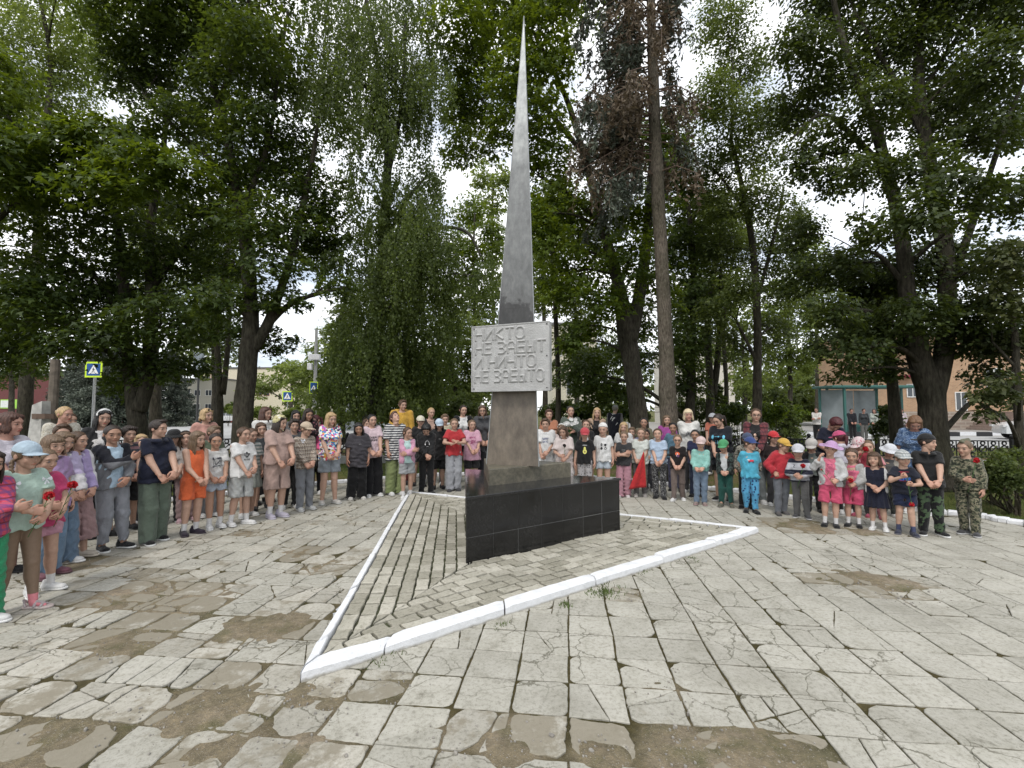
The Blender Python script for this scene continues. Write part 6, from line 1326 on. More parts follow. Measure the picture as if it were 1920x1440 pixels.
# --- trees farther back
def far_tree(label, px, D, blobs, leaf='far', size=.2, seed=1, w_=14, dens=1.1, shape='oval', group='trees on the far side of the park'):
    ys = [b[1] for b in blobs]; k = 18 / D
    return tree('background_tree', label, 'tree', D, [[(px, 770 + HCAM * FPX / D, w_), (px + 2, 720, w_ * .8), (px - 2, (max(ys) + min(ys)) / 2, w_ * .5), (px, min(ys), 3)]], blobs, leaf, size, shape, dens, 'spray', seed=seed, group=group, twigs=2)
FT = [('rounded green tree between the birch and the obelisk', 850, 21, [(800, 700, 40, 34), (850, 660, 42, 38), (880, 720, 40, 34), (840, 740, 44, 28), (900, 680, 34, 34), (870, 620, 32, 30)], 'far', .13),
      ('sunlit light green tree behind the obelisk on the left', 890, 27, [(870, 470, 34, 40), (900, 530, 36, 40), (850, 560, 34, 36), (920, 450, 30, 34), (880, 400, 28, 30), (900, 600, 36, 30), (840, 610, 30, 28)], 'bright', .17),
      ('distant open-crowned tree rising beside the obelisk shaft', 925, 34, [(915, 400, 26, 34), (940, 340, 24, 30), (900, 330, 20, 26), (930, 470, 26, 30), (950, 540, 24, 28)], 'far', .2),
      ('light willow behind the surveillance pole', 610, 36, [(600, 680, 30, 34), (625, 640, 26, 28), (570, 700, 26, 26), (630, 710, 28, 28), (600, 730, 40, 20), (650, 660, 24, 28)], 'far', .2),
      ('pale tree over the yellow building', 545, 46, [(530, 700, 24, 20), (560, 690, 20, 18), (500, 720, 26, 16), (480, 730, 24, 16)], 'far', .25),
      ('distant poplar above the parked cars', 345, 75, [(345, 660, 20, 36), (375, 680, 18, 26), (320, 690, 18, 24), (390, 650, 12, 20)], 'far', .4),
      ('dark background maple left of the inscription', 780, 24, [(770, 690, 34, 34), (740, 720, 30, 30), (800, 740, 34, 22), (720, 700, 26, 30)], 'maple', .15),
      ('background tree between plaque and thick maple trunk', 1080, 26, [(1070, 640, 30, 34), (1100, 590, 32, 32), (1060, 560, 28, 30), (1110, 680, 30, 26), (1050, 700, 26, 24), (1130, 650, 28, 30)], 'shrub', .16),
      ('leafy tree filling the gap right of the spruce trunk', 1300, 28, [(1290, 600, 26, 34), (1320, 640, 26, 30), (1290, 680, 28, 28), (1310, 560, 26, 30)], 'bright', .16),
      ('sparse light tree in front of the cream house on the right', 1395, 30, [(1390, 600, 30, 34), (1420, 660, 30, 30), (1370, 660, 26, 30), (1400, 710, 32, 24), (1440, 600, 26, 30)], 'far', .18),
      ('sparse grey-green tree left of the bus shelter', 1480, 30, [(1470, 640, 28, 34), (1500, 600, 28, 34), (1490, 690, 30, 28), (1520, 660, 24, 30), (1460, 560, 28, 34), (1510, 540, 24, 30)], 'far', .17),
      ('tall sunlit tree seen through the gap right of the slender tree', 1530, 38, [(1520, 470, 24, 30), (1545, 530, 22, 28), (1500, 490, 20, 26), (1530, 590, 22, 26)], 'far', .22),
      ('background tree showing under the left maple crown', 20, 30, [(20, 700, 40, 26), (-20, 660, 40, 30), (70, 690, 30, 20)], 'maple', .16),
      ('background tree behind the tall leaning maple', 400, 26, [(390, 560, 30, 34), (410, 620, 28, 30), (380, 500, 28, 34), (430, 660, 26, 20), (360, 640, 26, 26)], 'shrub', .15),
      ('background tree between the birch trunk and the leaning maple', 640, 22, [(640, 610, 26, 34), (655, 560, 24, 30), (640, 690, 30, 30), (690, 640, 30, 30), (620, 740, 34, 22), (680, 720, 30, 24)], 'shrub', .13),
      ('background tree right behind the obelisk shaft', 1020, 24, [(1010, 420, 30, 34), (1040, 370, 30, 30), (1020, 490, 28, 32), (1000, 560, 20, 20), (1050, 440, 26, 26)], 'maple', .15),
      ('tree above the brick building roof on the right', 1640, 34, [(1620, 560, 30, 30), (1660, 520, 30, 30), (1700, 560, 26, 26), (1640, 610, 26, 22)], 'maple', .2)]
for i, (lab, px, D, bl, lf, sz) in enumerate(FT): far_tree(lab, px, D, [b + (random.uniform(-.6, .6) * D / 20,) for b in bl], lf, sz, 60 + i, w_=300 / D)
# --- shrubs
def shrub(label, px, py, D, rx, ry, leaf='shrub', size=.06, seed=1, stems=9, dens=1.2, cat='shrub', name='shrub', group=None):
    rnd = random.Random(seed); base = Vector(((px - 960) / FPX * D, D, 0)); k = D / FPX; root = empty(name, base); tag(root, label, cat, group); c0 = P(px, py, D) - base; B = []
    for _ in range(7): B.append(((c0.x + rnd.uniform(-.6, .6) * rx * k, rnd.uniform(-.4, .4) * rx * k, c0.z + rnd.uniform(-.5, .5) * ry * k), (rx * k * .5, rx * k * .45, ry * k * .55)))
    mb = MB()
    for i in range(stems):
        e = Vector(B[i % 7][0]); a = Vector((rnd.gauss(0, .05), rnd.gauss(0, .05), -.03)); m_ = a.lerp(e, .5) + Vector((rnd.gauss(0, .1), rnd.gauss(0, .1), -.05)); mb.tube([a, m_, e, e + Vector((rnd.gauss(0, .15), rnd.gauss(0, .1), .15))], [.016, .011, .006, .003], 5)
    mb.build('stems', m_bark('stem_bark', (.05, .04, .03), (.12, .10, .08)), root); V, F = foliage(B, size, 'oval', dens, seed, 'loose'); mesh_obj('leaves', V, F, LM[leaf], root); return root
shrub('rose bush with bare lower stems at the right edge of the square', 1890, 880, 7.3, 62, 42, size=.05, seed=71, stems=16, dens=1.3)
shrub('low young branches of the rose bush beside the camouflage boy', 1862, 905, 8.0, 30, 34, size=.05, seed=72, stems=8, dens=.8)
for i, (lab, px, py, D, rx, ry, lf) in enumerate((('clipped hedge piece behind the woman in white blouse', 470, 775, 23, 42, 14, 'far'), ('clipped hedge piece left of the floral blouse girl', 545, 778, 23, 42, 14, 'far'), ('clipped hedge piece behind the long-haired blond girl', 640, 780, 22, 46, 14, 'far'), ('bushy green shrub under the birch', 700, 770, 20, 40, 22, 'shrub'), ('dark shrub left of the yellow sweatshirt man', 790, 765, 19, 46, 30, 'maple'), ('shrub behind the black blazer woman', 860, 765, 19, 40, 30, 'shrub'),
    ('shrub behind the rust orange top woman', 1045, 770, 20, 34, 26, 'shrub'), ('flowering shrub between the blouse woman and tan blazer woman', 1095, 775, 18, 40, 24, 'maple'), ('dark shrub next to the man in waistcoat', 1180, 775, 19, 36, 22, 'maple'), ('shrub behind the platinum-haired woman', 1300, 770, 18, 36, 26, 'shrub'), ('bright green shrub left of the checked shirt woman', 1440, 775, 17, 34, 26, 'bright'), ('sunlit tall weeds by the white shirt man', 1488, 775, 24, 24, 18, 'bright'), ('dark shrub behind the young woman looking down', 1380, 775, 18, 38, 22, 'maple'),
    ('bush with dark leaves in front of the shelter people', 1662, 790, 12.5, 28, 34, 'lime'), ('low bush behind the parked cars', 470, 770, 50, 30, 8, 'far'), ('yellow green bush under the yellow building', 430, 765, 48, 24, 9, 'bright'))):
    shrub(lab, px, py, D, rx, ry, lf, size=.05 + D * .003, seed=80 + i, stems=5, dens=1.5, group='shrubs and hedges in the park')

def far_wood():
    r = random.Random(77); B = []
    for x0, x1, D0, D1, n, h in ((1090, 1640, 60, 85, 46, 9), (560, 930, 62, 85, 26, 8), (60, 560, 95, 120, 40, 12), (1400, 1560, 45, 56, 12, 5)):
        for _ in range(n): D = r.uniform(D0, D1); px = r.uniform(x0, x1); z = r.uniform(1.5, h); B.append((((px - 960) / FPX * D, D, z), (r.uniform(3, 4.5), 2.5, r.uniform(2, 3.2))))
    V, F = foliage(B, .42, 'oval', .42, 5, 'loose'); tag(mesh_obj('far_woodland', V, F, LM['shrub']), 'distant mass of green trees closing the view beyond the park', 'trees', kind='stuff')
far_wood()
# ================================================================== ROADS, BUILDINGS, STREET THINGS
M_ASPH = plain('asphalt', (.17, .17, .17), .95, var=.18, scale=.6); M_ROADL = plain('pale_asphalt', (.33, .33, .325), .95, var=.12, scale=.4)
def strip(name, x0, x1, y0, y1, z, mat): mb = MB(); mb.add([(x0, y0, z), (x1, y0, z), (x1, y1, z), (x0, y1, z)], [[0, 1, 2, 3]]); return tag(mb.build(name, mat), kind='structure')
strip('road', -120, -6, 19.5, 62, -.004, M_ROADL); strip('side_road', 8.5, 110, 20, 29.0, -.004, M_ROADL)
mb = MB(); mb.box(8.5, 110, 29.3, 60, -.02, .14); tag(mb.build('pavement', plain('pavement_grey', (.27, .26, .245), .95)), kind='structure')
kb = MB(); [kb.box(8.5 + 1.0 * i, 9.5 + 1.0 * i, 29.0, 29.28, -.02, .26, i % 2 if False else (1 if (i // 1) % 4 < 1 or (i % 4) == 2 else 0)) for i in range(0, 70)]; tag(kb.build('painted_kerb', [M_WHITE, plain('black_paint', (.03, .03, .032), .8)]), kind='structure')
strip('park_path', 6, 9.5, 15.5, 31, -.008, M_ASPH)
def window(mb_parent, x, z, w_, h_, y, M, frame_m, glass_m, bars=1):
    f = MB(); t = .06
    f.box(x, x + w_, y - .03, y + .05, z, z + t, 0, M); f.box(x, x + w_, y - .03, y + .05, z + h_ - t, z + h_, 0, M); f.box(x, x + t, y - .03, y + .05, z + t, z + h_ - t, 0, M); f.box(x + w_ - t, x + w_, y - .03, y + .05, z + t, z + h_ - t, 0, M)
    for b in range(bars): xx = x + w_ * (b + 1) / (bars + 1); f.box(xx - t / 2, xx + t / 2, y - .028, y + .04, z + t, z + h_ - t, 0, M)
    fr = f.build('window', frame_m, mb_parent); g = MB(); g.box(x + t, x + w_ - t, y + .0, y + .02, z + t, z + h_ - t, 0, M); g.build('pane', glass_m, fr)
M_GLASS = plain('window_glass', (.05, .06, .07), .12, var=.3, scale=.5, spec=.8, bmp=0); M_FRAME = plain('white_frame', (.7, .7, .68), .6, bmp=0); M_ROOF = plain('roof_sheet', (.14, .14, .14), .7)
def m_brickwall(name, c1, c2, mortar, s=1.0):
    m, N, L, b = newmat(name); co = obj_co(N); sx = N.new('ShaderNodeSeparateXYZ'); L.new(co, sx.inputs[0]); cx = N.new('ShaderNodeCombineXYZ'); L.new(math_(N, L, 'ADD', sx.outputs[0], sx.outputs[1]), cx.inputs[0]); L.new(sx.outputs[2], cx.inputs[1])
    t = N.new('ShaderNodeTexBrick'); L.new(cx.outputs[0], t.inputs[0]); t.inputs['Color1'].default_value = (*c1, 1); t.inputs['Color2'].default_value = (*c2, 1); t.inputs['Mortar'].default_value = (*mortar, 1); t.inputs['Scale'].default_value = 1; t.inputs['Brick Width'].default_value = .26 * s; t.inputs['Row Height'].default_value = .08 * s; t.inputs['Mortar Size'].default_value = .009 * s
    n = noise_tex(N, L, 1.2, 5, .6, co); r = ramp(N, [(.3, (.85, .85, .85)), (.7, (1.1, 1.1, 1.1))]); L.new(n.outputs[0], r.inputs[0]); L.new(mixc(N, L, 1, t.outputs[0], r.outputs[0], 'MULTIPLY'), b.inputs['Base Color']); b.inputs['Roughness'].default_value = .9; return m
def building(name, label, px0, px1, top, D, depth, wall, wins=(), parapet=.25, rz=0, group=None, bars=1, wm=None):
    x0, x1 = (px0 - 960) / FPX * D, (px1 - 960) / FPX * D; H = P((px0 + px1) / 2, top, D).z; root = empty(name, ((x0 + x1) / 2, D, 0), rz); tag(root, label, 'building', group); hw = (x1 - x0) / 2
    mb = MB(); mb.box(-hw, hw, 0, depth, -.1, H); mb.build('wall', wall, root); r = MB(); r.box(-hw - .15, hw + .15, -.15, depth + .15, H + .002, H + parapet); r.build('roof', M_ROOF, root)
    for (a0, b0, a1, b1) in wins:   # pixel rectangle x0, ytop, x1, ybottom on the facade plane
        xa, xb = (a0 - 960) / FPX * D - (x0 + x1) / 2, (a1 - 960) / FPX * D - (x0 + x1) / 2; za, zb = P(a0, b1, D).z, P(a0, b0, D).z; window(root, xa, za, xb - xa, zb - za, -.03, Matrix.Identity(4), wm or M_FRAME, M_GLASS, bars)
    return root
b = building('red_building', 'long dark red clad building with a poster board on the far left', -80, 113, 704, 55, 14, plain('dark_red_cladding', (.115, .03, .028), .55, var=.1))
mb = MB(); k = 55 / FPX; bx = -((-80 + 113) / 2 - 960) / FPX * 55 * -1
cx = ((-80 + 113) / 2 - 960) / FPX * 55
fx_ = lambda px: (px - 960) / FPX * 55 - cx; fz_ = lambda py: P(50, py, 55).z
mb.box(fx_(3), fx_(63), -.1, -.02, fz_(766), fz_(749)); pb = mb.build('poster_board', plain('poster_green', (.30, .55, .08), .6), b); mb = MB(); mb.box(fx_(4), fx_(24), -.13, -.102, fz_(764), fz_(751)); mb.build('poster_picture', plain('poster_white', (.6, .62, .6), .6), pb)
building('entrance_building', 'narrow beige stone entrance tower beside the dark red building', 113, 134, 716, 54, 8, plain('beige_stone', (.52, .47, .38), .8), [(116, 722, 131, 734)])
wn = [(x, y0, x + 12, y1) for (y0, y1) in ((731, 742), (757, 767)) for x in (327, 345, 364, 385, 400)]
building('office_building', 'two-storey beige office block behind the parked cars', 318, 420, 712, 80, 20, plain('beige_cladding', (.42, .40, .35), .8), wn)
wn2 = [(x, 733, x + 11, 742) for x in (452, 466, 480, 494)] + [(x, 700, x + 9, 716) for x in (384, 395, 407)]
building('cream_building', 'pale cream hall with square reddish windows beyond the crossing', 380, 552, 691, 85, 20, plain('cream_cladding', (.66, .60, .46), .8), wn2, wm=plain('red_frame', (.25, .08, .06), .6))
wn3 = [(1062, 640, 1082, 668), (1090, 645, 1104, 668), (1042, 640, 1054, 668), (1062, 700, 1082, 740), (1322, 650, 1336, 680), (1325, 705, 1340, 740)]
building('apartment_house', 'cream apartment house glimpsed through the trees right of the obelisk', 1036, 1120, 610, 42, 12, plain('cream_render', (.60, .56, .45), .85), wn3[:4])
building('apartment_house', 'pale house glimpsed behind the slender trees', 1300, 1378, 640, 44, 12, plain('pale_render', (.62, .59, .52), .85), wn3[4:])
M_OB = m_brickwall('orange_brick', (.43, .26, .145), (.36, .21, .115), (.38, .32, .25)); 
b = building('brick_building', 'orange brick building with stone plinth on the right', 1612, 1990, 628, 36, 5, M_OB, [(1700, 720, 1722, 745), (1790, 735, 1812, 770), (1850, 690, 1880, 745)])
cxb = ((1612 + 1990) / 2 - 960) / FPX * 36; q = lambda px: (px - 960) / FPX * 36 - cxb
mb = MB(); mb.box(q(1640), q(1900), -.35, -.002, 0, 1.5); mb.build('stone_plinth', m_brickwall('plinth_stone', (.30, .24, .19), (.23, .18, .15), (.36, .32, .27), 3.0), b)
mb = MB(); mb.box(q(1682), q(1712), -.6, -.002, 4.1, 4.25); mb.build('red_awning', plain('dark_red_paint', (.25, .02, .05), .6), b)
st = MB(); [st.box(q(1800) + .28 * i, q(1880), -2.6 + .0 * i, -.36, .14 + .17 * i, .14 + .17 * (i + 1), 0) for i in range(8)]; st.build('entrance_steps', plain('step_stone', (.27, .21, .18), .9), b)
rl = MB()
for o in (0, .3, .6): rl.tube([(q(1866), -2.7, 2.6 - o), (q(1886), -2.9, 1.0 - o * .6)], .035, 6)
rl.tube([(q(1866), -2.7, 2.6), (q(1885), -2.7, 3.2)], .035, 6); rl.tube([(q(1866), -2.7, .2), (q(1866), -2.7, 2.6)], .035, 6); rl.tube([(q(1888), -2.9, .2), (q(1888), -2.9, 1.0)], .035, 6); rl.build('handrail', plain('white_rail', (.65, .65, .63), .5), b)
# low pink wall, red fence piece
def wall_thing(name, label, px0, px1, D, h, mat, cat='wall', th=.3): x0, x1 = (px0 - 960) / FPX * D, (px1 - 960) / FPX * D; mb = MB(); mb.box(x0, x1, D, D + th, -.02, h, bev=.04); mb.box(x0 - .05, x1 + .05, D - .05, D + th + .05, h + .003, h + .09); return tag(mb.build(name, mat), label, cat)
wall_thing('low_wall', 'long low pink painted wall along the far side of the road', 60, 268, 54, .62, plain('pink_paint', (.52, .26, .25), .8)); wall_thing('low_wall', 'dark red fence panel right of the parked cars', 392, 436, 64, 1.5, plain('maroon_paint', (.20, .05, .045), .8), 'fence')
# cars
def car(label, px, D, L_, col, rz=0, H=1.62, kind='suv', group='cars parked across the road'):
    x = (px - 960) / FPX * D; root = empty('parked_car', (x, D, 0), rz); tag(root, label, 'car', group); W_ = 1.8
    prof = [(-.5, .32), (-.5, .62), (-.485, .78), (-.44, .86), (-.40, .90), (-.33, 1.45), (-.30, 1.56), (-.05, 1.60), (.12, 1.56), (.20, 1.45), (.29, .98), (.44, .88), (.49, .76), (.5, .55), (.5, .32)]
    P2 = [(a * L_, z * H / 1.6) for a, z in prof]; ny = 7; v = []; f = []
    for j in range(ny):
        s = -1 + 2 * j / (ny - 1)
        for a, z in P2:
            inn = 1 - max(0, (z / H - .55)) * .42; e = (1 - .05 * abs(s) ** 3); v.append((a * e, s * W_ / 2 * inn, z if abs(s) < 1 else z * .985 + .006))
    n = len(P2)
    for j in range(ny - 1):
        for i in range(n): a = j * n + i; f.append([a, j * n + (i + 1) % n, (j + 1) * n + (i + 1) % n, (j + 1) * n + i])
    f += [list(range(n))[::-1], [(ny - 1) * n + i for i in range(n)]]
    mesh_obj('body', v, f, plain('car_paint_' + label[:6], col, .25, .3, var=.03, bmp=0), root)
    g = MB()
    for s in (-1, 1):
        for x0, x1 in ((-.36, -.20), (-.185, -.01), (.005, .20)):
            y = lambda z: s * (W_ / 2 * (1 - max(0, (z / H - .55)) * .42) + .012); z0, z1 = .95 * H / 1.6, 1.44 * H / 1.6
            a0, a1, b0, b1 = x0 * L_, x1 * L_, (x0 + (.05 if x0 < -.3 else .0)) * L_, (x1 - (.055 if x1 > .15 else 0)) * L_; g.add([(a0, y(z0), z0), (a1, y(z0), z0), (b1, y(z1), z1), (b0, y(z1), z1)], [[0, 1, 2, 3] if s < 0 else [3, 2, 1, 0]])
    g.build('side_windows', M_GLASS, root); g = MB(); g.add([(.285 * L_ + .02, -.74, 1.0 * H / 1.6), (.285 * L_ + .02, .74, 1.0 * H / 1.6), (.205 * L_ + .02, .62, 1.45 * H / 1.6), (.205 * L_ + .02, -.62, 1.45 * H / 1.6)], [[0, 1, 2, 3]]); g.build('windscreen', M_GLASS, root)
    for sx_ in (-.30, .31):
        for s in (-1, 1):
            w_ = MB(); w_.tube([(sx_ * L_, s * (W_ / 2 - .2), .33), (sx_ * L_, s * (W_ / 2 + .02), .33)], .33, 18); wo = w_.build('wheel', plain('tyre', (.02, .02, .02), .8), root); r_ = MB(); r_.tube([(sx_ * L_, s * (W_ / 2 + .0), .33), (sx_ * L_, s * (W_ / 2 + .03), .33)], .2, 12); r_.build('rim', plain('rim', (.4, .4, .42), .35, .8), wo)
    for s in (-1, 1): h = MB(); h.box(.475 * L_, .497 * L_, s * .68 - .16, s * .68 + .16, .68 * H / 1.6, .80 * H / 1.6); h.build('headlight', plain('lamp_glass', (.6, .6, .6), .15, bmp=0), root); h = MB(); h.box(-.503 * L_, -.49 * L_, s * .7 - .14, s * .7 + .14, .74 * H / 1.6, .88 * H / 1.6); h.build('tail_light', plain('red_lamp', (.35, .02, .02), .3, bmp=0), root)
    return root
car('white estate car partly behind the forked maple trunk', 262, 60, 4.2, (.55, .56, .57), H=1.5); car('light blue grey car just behind the silver crossover', 312, 61, 4.2, (.42, .48, .52), H=1.75); car('silver crossover car parked side-on', 342, 57.5, 4.4, (.40, .41, .42), H=1.68); car('white hatchback seen between the two tree trunks', 432, 60, 4.0, (.60, .60, .60), rz=math.pi, H=1.6); car('white car end behind the tree trunk right of the silver crossover', 405, 60.5, 3.8, (.5, .5, .5), H=1.5)
car('white car parked by the steps at the right edge', 1965, 25.5, 4.3, (.60, .61, .62), rz=math.pi * .85, H=1.6, group=None); car('grey van parked behind the hedge near the birch', 660, 30, 4.4, (.22, .24, .26), rz=math.pi, H=1.7, group=None)
# signs
def sign(label, px, py, D, w_, h_, rz=0, pole=True, border=True, kind='zebra', name='crossing_sign'):
    c = P(px, py, D); root = empty(name, (c.x, D, 0), rz); tag(root, label, 'sign', 'pedestrian crossing signs' if kind == 'zebra' else None); z = c.z
    if pole: t = MB(); t.tube([(0, .04, 0), (0, .04, z + h_ * .45)], .035, 8); t.build('pole', plain('galvanised', (.3, .31, .31), .5, .6), root)
    mb = MB(); bw = w_ * .13 if border else 0
    if border: mb.box(-w_ / 2 - bw, w_ / 2 + bw, -.02, 0, z - h_ / 2 - bw, z + h_ / 2 + bw, bev=.004); bo = mb.build('yellow_border', plain('fluorescent_yellow', (.55, .75, .03), .6, bmp=0), root)
    mb = MB(); mb.box(-w_ / 2, w_ / 2, -.028, -.021, z - h_ / 2, z + h_ / 2); pn = mb.build('sign_panel', plain('sign_blue', (.01, .07, .25), .5, bmp=0), root)
    mb = MB(); a = min(w_, h_) * .42; mb.add([(-a, -.031, z - a * .8), (a, -.031, z - a * .8), (0, -.031, z + a)], [[0, 1, 2]]); mb.build('white_triangle', plain('sign_white', (.75, .75, .75), .5, bmp=0), pn)
    mb = MB(); s = a
    for pts in ([(-.06, .32), (.06, .32), (.06, .44), (-.06, .44)], [(-.10, -.05), (.10, -.1), (.08, .30), (-.06, .30)], [(-.10, -.05), (.0, -.08), (-.22, -.62), (-.34, -.58)], [(.0, -.08), (.10, -.1), (.28, -.60), (.16, -.62)], [(.08, .26), (.30, .0), (.24, -.05), (.04, .14)], [(-.06, .28), (-.28, .08), (-.24, .02), (-.02, .16)], [(-.6, -.62), (-.45, -.62), (-.4, -.75), (-.6, -.75)], [(.4, -.62), (.55, -.62), (.6, -.75), (.4, -.75)]): mb.add([(x * s, -.034, z + y * s - s * .05) for x, y in pts], [list(range(len(pts)))])
    mb.build('walking_figure', plain('sign_black', (.01, .01, .012), .5, bmp=0), pn); return root
sign('blue crossing sign in yellow border hanging under the left trees', 176, 693, 27, .78, .70, pole=True); sign('crossing sign on thin pole in front of the cream building', 539, 743, 38, .66, .66); sign('tall crossing sign turned slightly on the camera pole', 588, 727, 30, .40, .66, rz=.5, pole=False)
# traffic light near the left sign, pole with camera boxes
c = P(172, 672, 27.4); mb = MB(); mb.box(-.16, .16, -.12, .12, c.z - .2, c.z + .62, bev=.03); root = empty('traffic_light', (c.x, 27.4, 0)); tag(root, 'black traffic light housing above the left crossing sign', 'traffic light'); mb.build('housing', plain('black_housing', (.02, .02, .02), .5), root); mb = MB(); mb.tube([(.15, .15, 0), (.15, .15, c.z + 1.2)], .05, 8); mb.build('pole', plain('grey_pole', (.28, .28, .27), .7), root)
for i in range(3): mb = MB(); mb.tube([(0, -.12, c.z + .02 + .2 * i), (0, -.15, c.z + .02 + .2 * i)], .075, 12); mb.build('lens', plain('dark_lens', (.03, .035, .03), .3), root)
c = P(592, 671, 30.5); root = empty('camera_pole', (c.x, 30.5, 0)); tag(root, 'grey street pole with white camera boxes near the centre left', 'pole'); mb = MB(); mb.tube([(0, 0, 0), (0, 0, P(592, 617, 30.5).z)], [.13, .09], 10); mb.build('pole', plain('grey_pole', (.28, .28, .27), .7), root)
mb = MB(); mb.box(-.32, .36, -.35, -.1, c.z - .16, c.z + .2, bev=.02); mb.build('camera_box', plain('white_box', (.6, .6, .62), .5), root); mb = MB(); mb.box(-.42, -.14, -.3, -.1, c.z - .80, c.z - .38, bev=.02); mb.build('junction_box', plain('white_box', (.6, .6, .62), .5), root)
for px, top, D in ((650, 753, 40), (666, 753, 41)):
    c = P(px, top, D); root = empty('street_lamp', (c.x, D, 0)); tag(root, 'slim white park lamp with two drooping heads, %s of the pair' % ('left' if px < 660 else 'right'), 'lamp', 'white park lamps'); mb = MB(); mb.tube([(0, 0, 0), (0, 0, c.z)], .05, 8); mb.build('post', M_FRAME, root)
    for s in (-1, 1): mb = MB(); mb.tube([(0, 0, c.z - .1), (s * .2, 0, c.z + .08), (s * .42, 0, c.z + .02), (s * .48, 0, c.z - .1)], [.03, .03, .09, .12], 8); mb.build('lamp_head', M_FRAME, root)
c = P(373, 690, 33); root = empty('billboard', (c.x, 33, 0)); tag(root, 'back of a grey two-sided display board on a dark post', 'board'); mb = MB(); mb.tube([(0, 0, 0), (0, 0, c.z + .5)], .07, 8); mb.build('post', plain('dark_post', (.04, .04, .04), .6), root); mb = MB(); mb.box(-.35, .3, -.08, .08, c.z - .2, c.z + 1.1, bev=.02); mb.build('panel', plain('grey_panel', (.2, .23, .26), .5), root)
# concrete lamp post stump at the left
c = G(75, 842); Dp = 9.3; root = empty('concrete_post', (P(76, 800, Dp).x, Dp, 0)); tag(root, 'whitewashed concrete footing of an old wooden post at the left', 'post')
mb = MB(); v = [(-.17, -.15, -.02), (.17, -.15, -.02), (.17, .15, -.02), (-.17, .15, -.02)]; zt = P(76, 752, Dp).z; mb.add(v + [(-.10, -.09, zt - .08), (.09, -.09, zt), (.09, .09, zt), (-.10, .09, zt - .08)], [[3, 2, 1, 0], [4, 5, 6, 7], [0, 1, 5, 4], [1, 2, 6, 5], [2, 3, 7, 6], [3, 0, 4, 7]]); mb.build('footing', plain('old_concrete', (.36, .35, .33), .9, var=.4, scale=5), root)
mb = MB(); mb.tube([(.05, .16, .3), (.06, .16, 1.5), (.07, .16, 2.6)], [.09, .085, .08], 10); mb.build('wooden_post', plain('old_wood', (.12, .10, .08), .9, var=.35), root); mb = MB(); mb.tube([(.02, .08, zt - .35), (.02, .08, zt - .25)], .21, 10, cap=False); mb.build('wire_band', plain('rust', (.12, .08, .06), .8), root)
# cast-iron fence along the back, one run per side
def fence_run(label, A, B_, group='black cast-iron park fence'):
    A, B_ = Vector(A), Vector(B_); d = (B_ - A); L_ = d.length; d.normalize(); root = empty('iron_fence', (A.x, A.y, 0), math.atan2(d.y, d.x)); tag(root, label, 'fence', group); M_I = plain('black_iron', (.012, .012, .013), .45, .3, bmp=0); pl = MB(); pl.box(0, L_, -.09, .09, -.05, .2, bev=.01); pl.build('stone_base', plain('base_concrete', (.33, .33, .32), .9), root)
    n = max(1, round(L_ / 1.8)); step = L_ / n
    for i in range(n):
        x0 = i * step + .06; x1 = (i + 1) * step - .06; mb = MB()
        for z in (.27, .72): mb.box(x0, x1, -.015, .015, z, z + .03)
        m = 6; w_ = (x1 - x0) / m
        for j in range(m):
            xc = x0 + w_ * (j + .5); ring = lambda cx_, cz_, r_, t_=.02, k=10: mb.tube([(cx_ + r_ * math.cos(a), 0, cz_ + r_ * math.sin(a)) for a in np.linspace(0, 6.283, k)], t_, 4, cap=False)
            ring(xc, .51, w_ * .36); ring(xc, .35, w_ * .2); ring(xc, .67, w_ * .2); mb.box(x0 + w_ * j - .01, x0 + w_ * j + .01, -.011, .011, .30, .72); mb.tube([(xc - w_ * .34, 0, .42), (xc, 0, .51), (xc + w_ * .34, 0, .60)], .018, 4)
        mb.build('iron_panel', M_I, root)
    for i in range(n + 1):
        x = i * step; mb = MB(); mb.box(x - .045, x + .045, -.045, .045, .18, .80); mb.tube([(x, 0, .80), (x, 0, .84), (x, 0, .88), (x, 0, .91)], [.03, .06, .05, .01], 8); mb.build('fence_post', M_I, root)
fence_run('cast-iron fence behind the children on the right', (5.0, 14.2), (10.5, 13.6)); fence_run('cast-iron fence continuing to the right edge behind the rose bush', (10.5, 13.6), (17.0, 12.4)); fence_run('cast-iron fence behind the children on the left', (-14.5, 12.6), (-8.6, 13.9)); fence_run('cast-iron fence behind the left centre trees', (-8.6, 13.9), (-3.2, 14.6)); 
